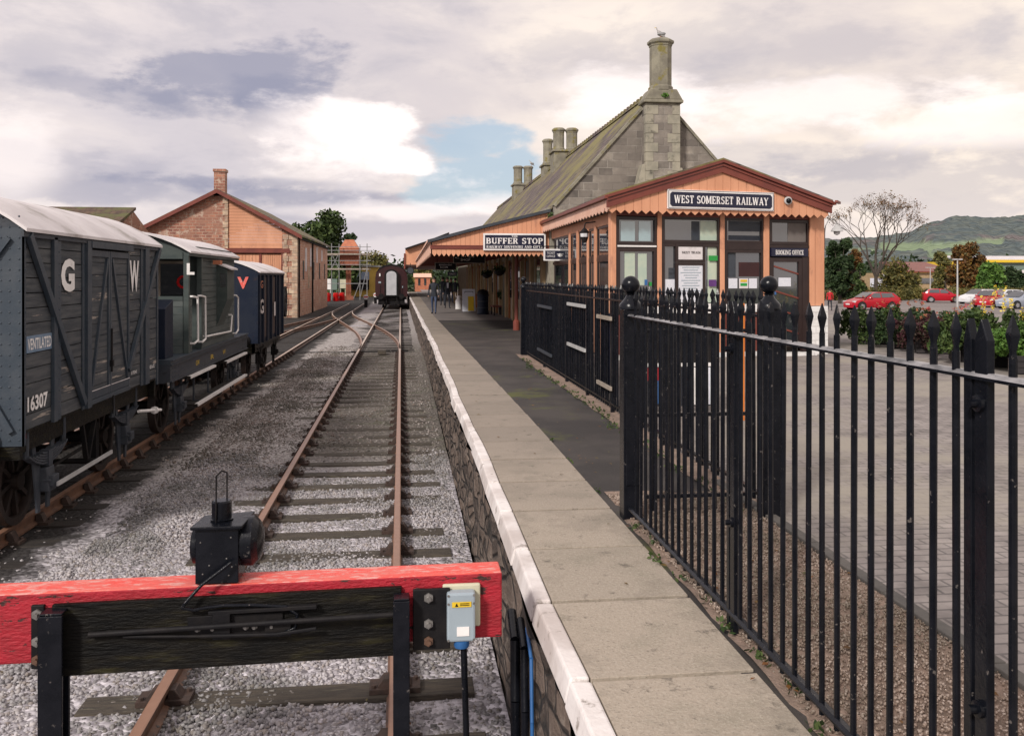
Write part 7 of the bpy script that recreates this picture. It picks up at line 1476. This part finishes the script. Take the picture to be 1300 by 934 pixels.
def blob(u, vv, ru, rv, soft=.5, warpk=1.0, tilt=0.):
    a0, e0 = azel(u, vv); da = mathn(nt, 'SUBTRACT', az, a0); de = mathn(nt, 'SUBTRACT', el, e0)
    if tilt: de = mathn(nt, 'ADD', de, mathn(nt, 'MULTIPLY', da, tilt))
    x = mathn(nt, 'DIVIDE', da, ru/F); y = mathn(nt, 'DIVIDE', de, rv/F)
    r = mathn(nt, 'SQRT', mathn(nt, 'ADD', mathn(nt, 'MULTIPLY', x, x), mathn(nt, 'MULTIPLY', y, y)))
    r = mathn(nt, 'ADD', r, mathn(nt, 'MULTIPLY', mathn(nt, 'ADD', warp, warp2), warpk)); return sstep(nt, r, 1+soft/2, 1-soft/2)
K = 11.6
cs = lambda *c: tuple(x*K for x in c)
right = sstep(nt, az, -.35, .55); up = sstep(nt, el, .0, .34)
base = mixc(nt, right, cs(.60, .56, .60), cs(.79, .69, .62)); base = mixc(nt, mathn(nt, 'MULTIPLY', up, .55), base, cs(.60, .545, .58))
light = mixc(nt, right, cs(.90, .80, .75), cs(1.0, .87, .74)); col = mixc(nt, mathn(nt, 'MULTIPLY', sstep(nt, nA, .42, .66), .75), base, light)
col = mixc(nt, mathn(nt, 'MULTIPLY', sstep(nt, nB, .50, .72), .45), col, cs(.40, .39, .46))
# dark grey bands
for (u, vv, ru, rv, st, ti) in ((300, 88, 120, 32, .75, -.12), (110, 108, 170, 17, .5, .12), (355, 118, 45, 16, .6, 0), (60, 225, 180, 30, .35, 0), (250, 250, 150, 20, .4, 0), (430, 252, 130, 9, .6, .04), (440, 290, 200, 10, .35, 0), (1140, 240, 210, 34, .4, 0), (900, 70, 200, 40, .25, 0), (1000, 205, 120, 20, .3, 0), (330, 232, 110, 7, .5, 0)):
    col = mixc(nt, mathn(nt, 'MULTIPLY', blob(u, vv, ru, rv, 1.0, 1.3, ti), st), col, cs(.27, .28, .38))
# blue openings: the clear sky shows through
hole = None
for (u, vv, ru, rv) in ((590, 185, 66, 26), (606, 222, 70, 36), (565, 245, 46, 30), (655, 205, 32, 18)):
    b_ = blob(u, vv, ru, rv, .7, .8); hole = b_ if hole is None else mathn(nt, 'MAXIMUM', hole, b_)
skyc = mixc(nt, .55, sky.outputs[0], cs(.50, .62, .74)); col = mixc(nt, mathn(nt, 'MULTIPLY', hole, .85), col, skyc)
for (u, vv, ru, rv, st, w_) in ((420, 175, 60, 34, .6, 1.2), (440, 210, 90, 22, .5, 1.3), (452, 158, 52, 24, .85, .9), (484, 164, 46, 28, .97, .6), (505, 200, 46, 20, 1.0, .6), (455, 195, 50, 20, .8, 1.0), (530, 212, 24, 10, .9, .6), (800, 120, 80, 28, .75, .9), (755, 140, 42, 18, .6, .9), (1060, 130, 170, 24, .6, 1.2), (1230, 150, 110, 22, .5, 1.2), (15, 190, 40, 45, .5, .8), (520, 268, 90, 10, .6, 1.0), (640, 262, 60, 12, .5, 1.0)):
    col = mixc(nt, mathn(nt, 'MULTIPLY', blob(u, vv, ru, rv, .5 if w_ < .7 else 1.1, w_), st), col, cs(1.08, .97, .93))
hz_ = sstep(nt, el, .10, .0); col = mixc(nt, mathn(nt, 'MULTIPLY', hz_, .5), col, cs(.74, .66, .68))
low = sstep(nt, sp.outputs[2], -.01, -.06); col = mixc(nt, low, col, cs(.2, .18, .17))
L(nt, col, bg.inputs[0])
sd = bpy.data.lights.new('sun', 'SUN'); sd.energy = 3.2; sd.angle = R(8); sd.color = (1, .93, .85); so = bpy.data.objects.new('sun', sd); COL.objects.link(so)
sv_ = Vector((math.sin(SUN_AZ)*math.cos(SUN_EL), math.cos(SUN_AZ)*math.cos(SUN_EL), math.sin(SUN_EL))); so.rotation_euler = (sv_).to_track_quat('Z', 'Y').to_euler(); so.location = sv_*60
cd = bpy.data.cameras.new('camera'); co = bpy.data.objects.new('camera', cd); COL.objects.link(co); S.camera = co
co.location = (0, 0, CH); co.rotation_euler = (math.pi/2, 0, -PSI); cd.sensor_width = 36; cd.sensor_fit = 'HORIZONTAL'; cd.lens = F/1300*36; cd.shift_y = -(467-352)/1300; cd.clip_start = .05; cd.clip_end = 12000
S.view_settings.view_transform = 'Standard'; S.view_settings.look = 'None'; S.view_settings.exposure = 0
S.render.resolution_x = 1024; S.render.resolution_y = 735
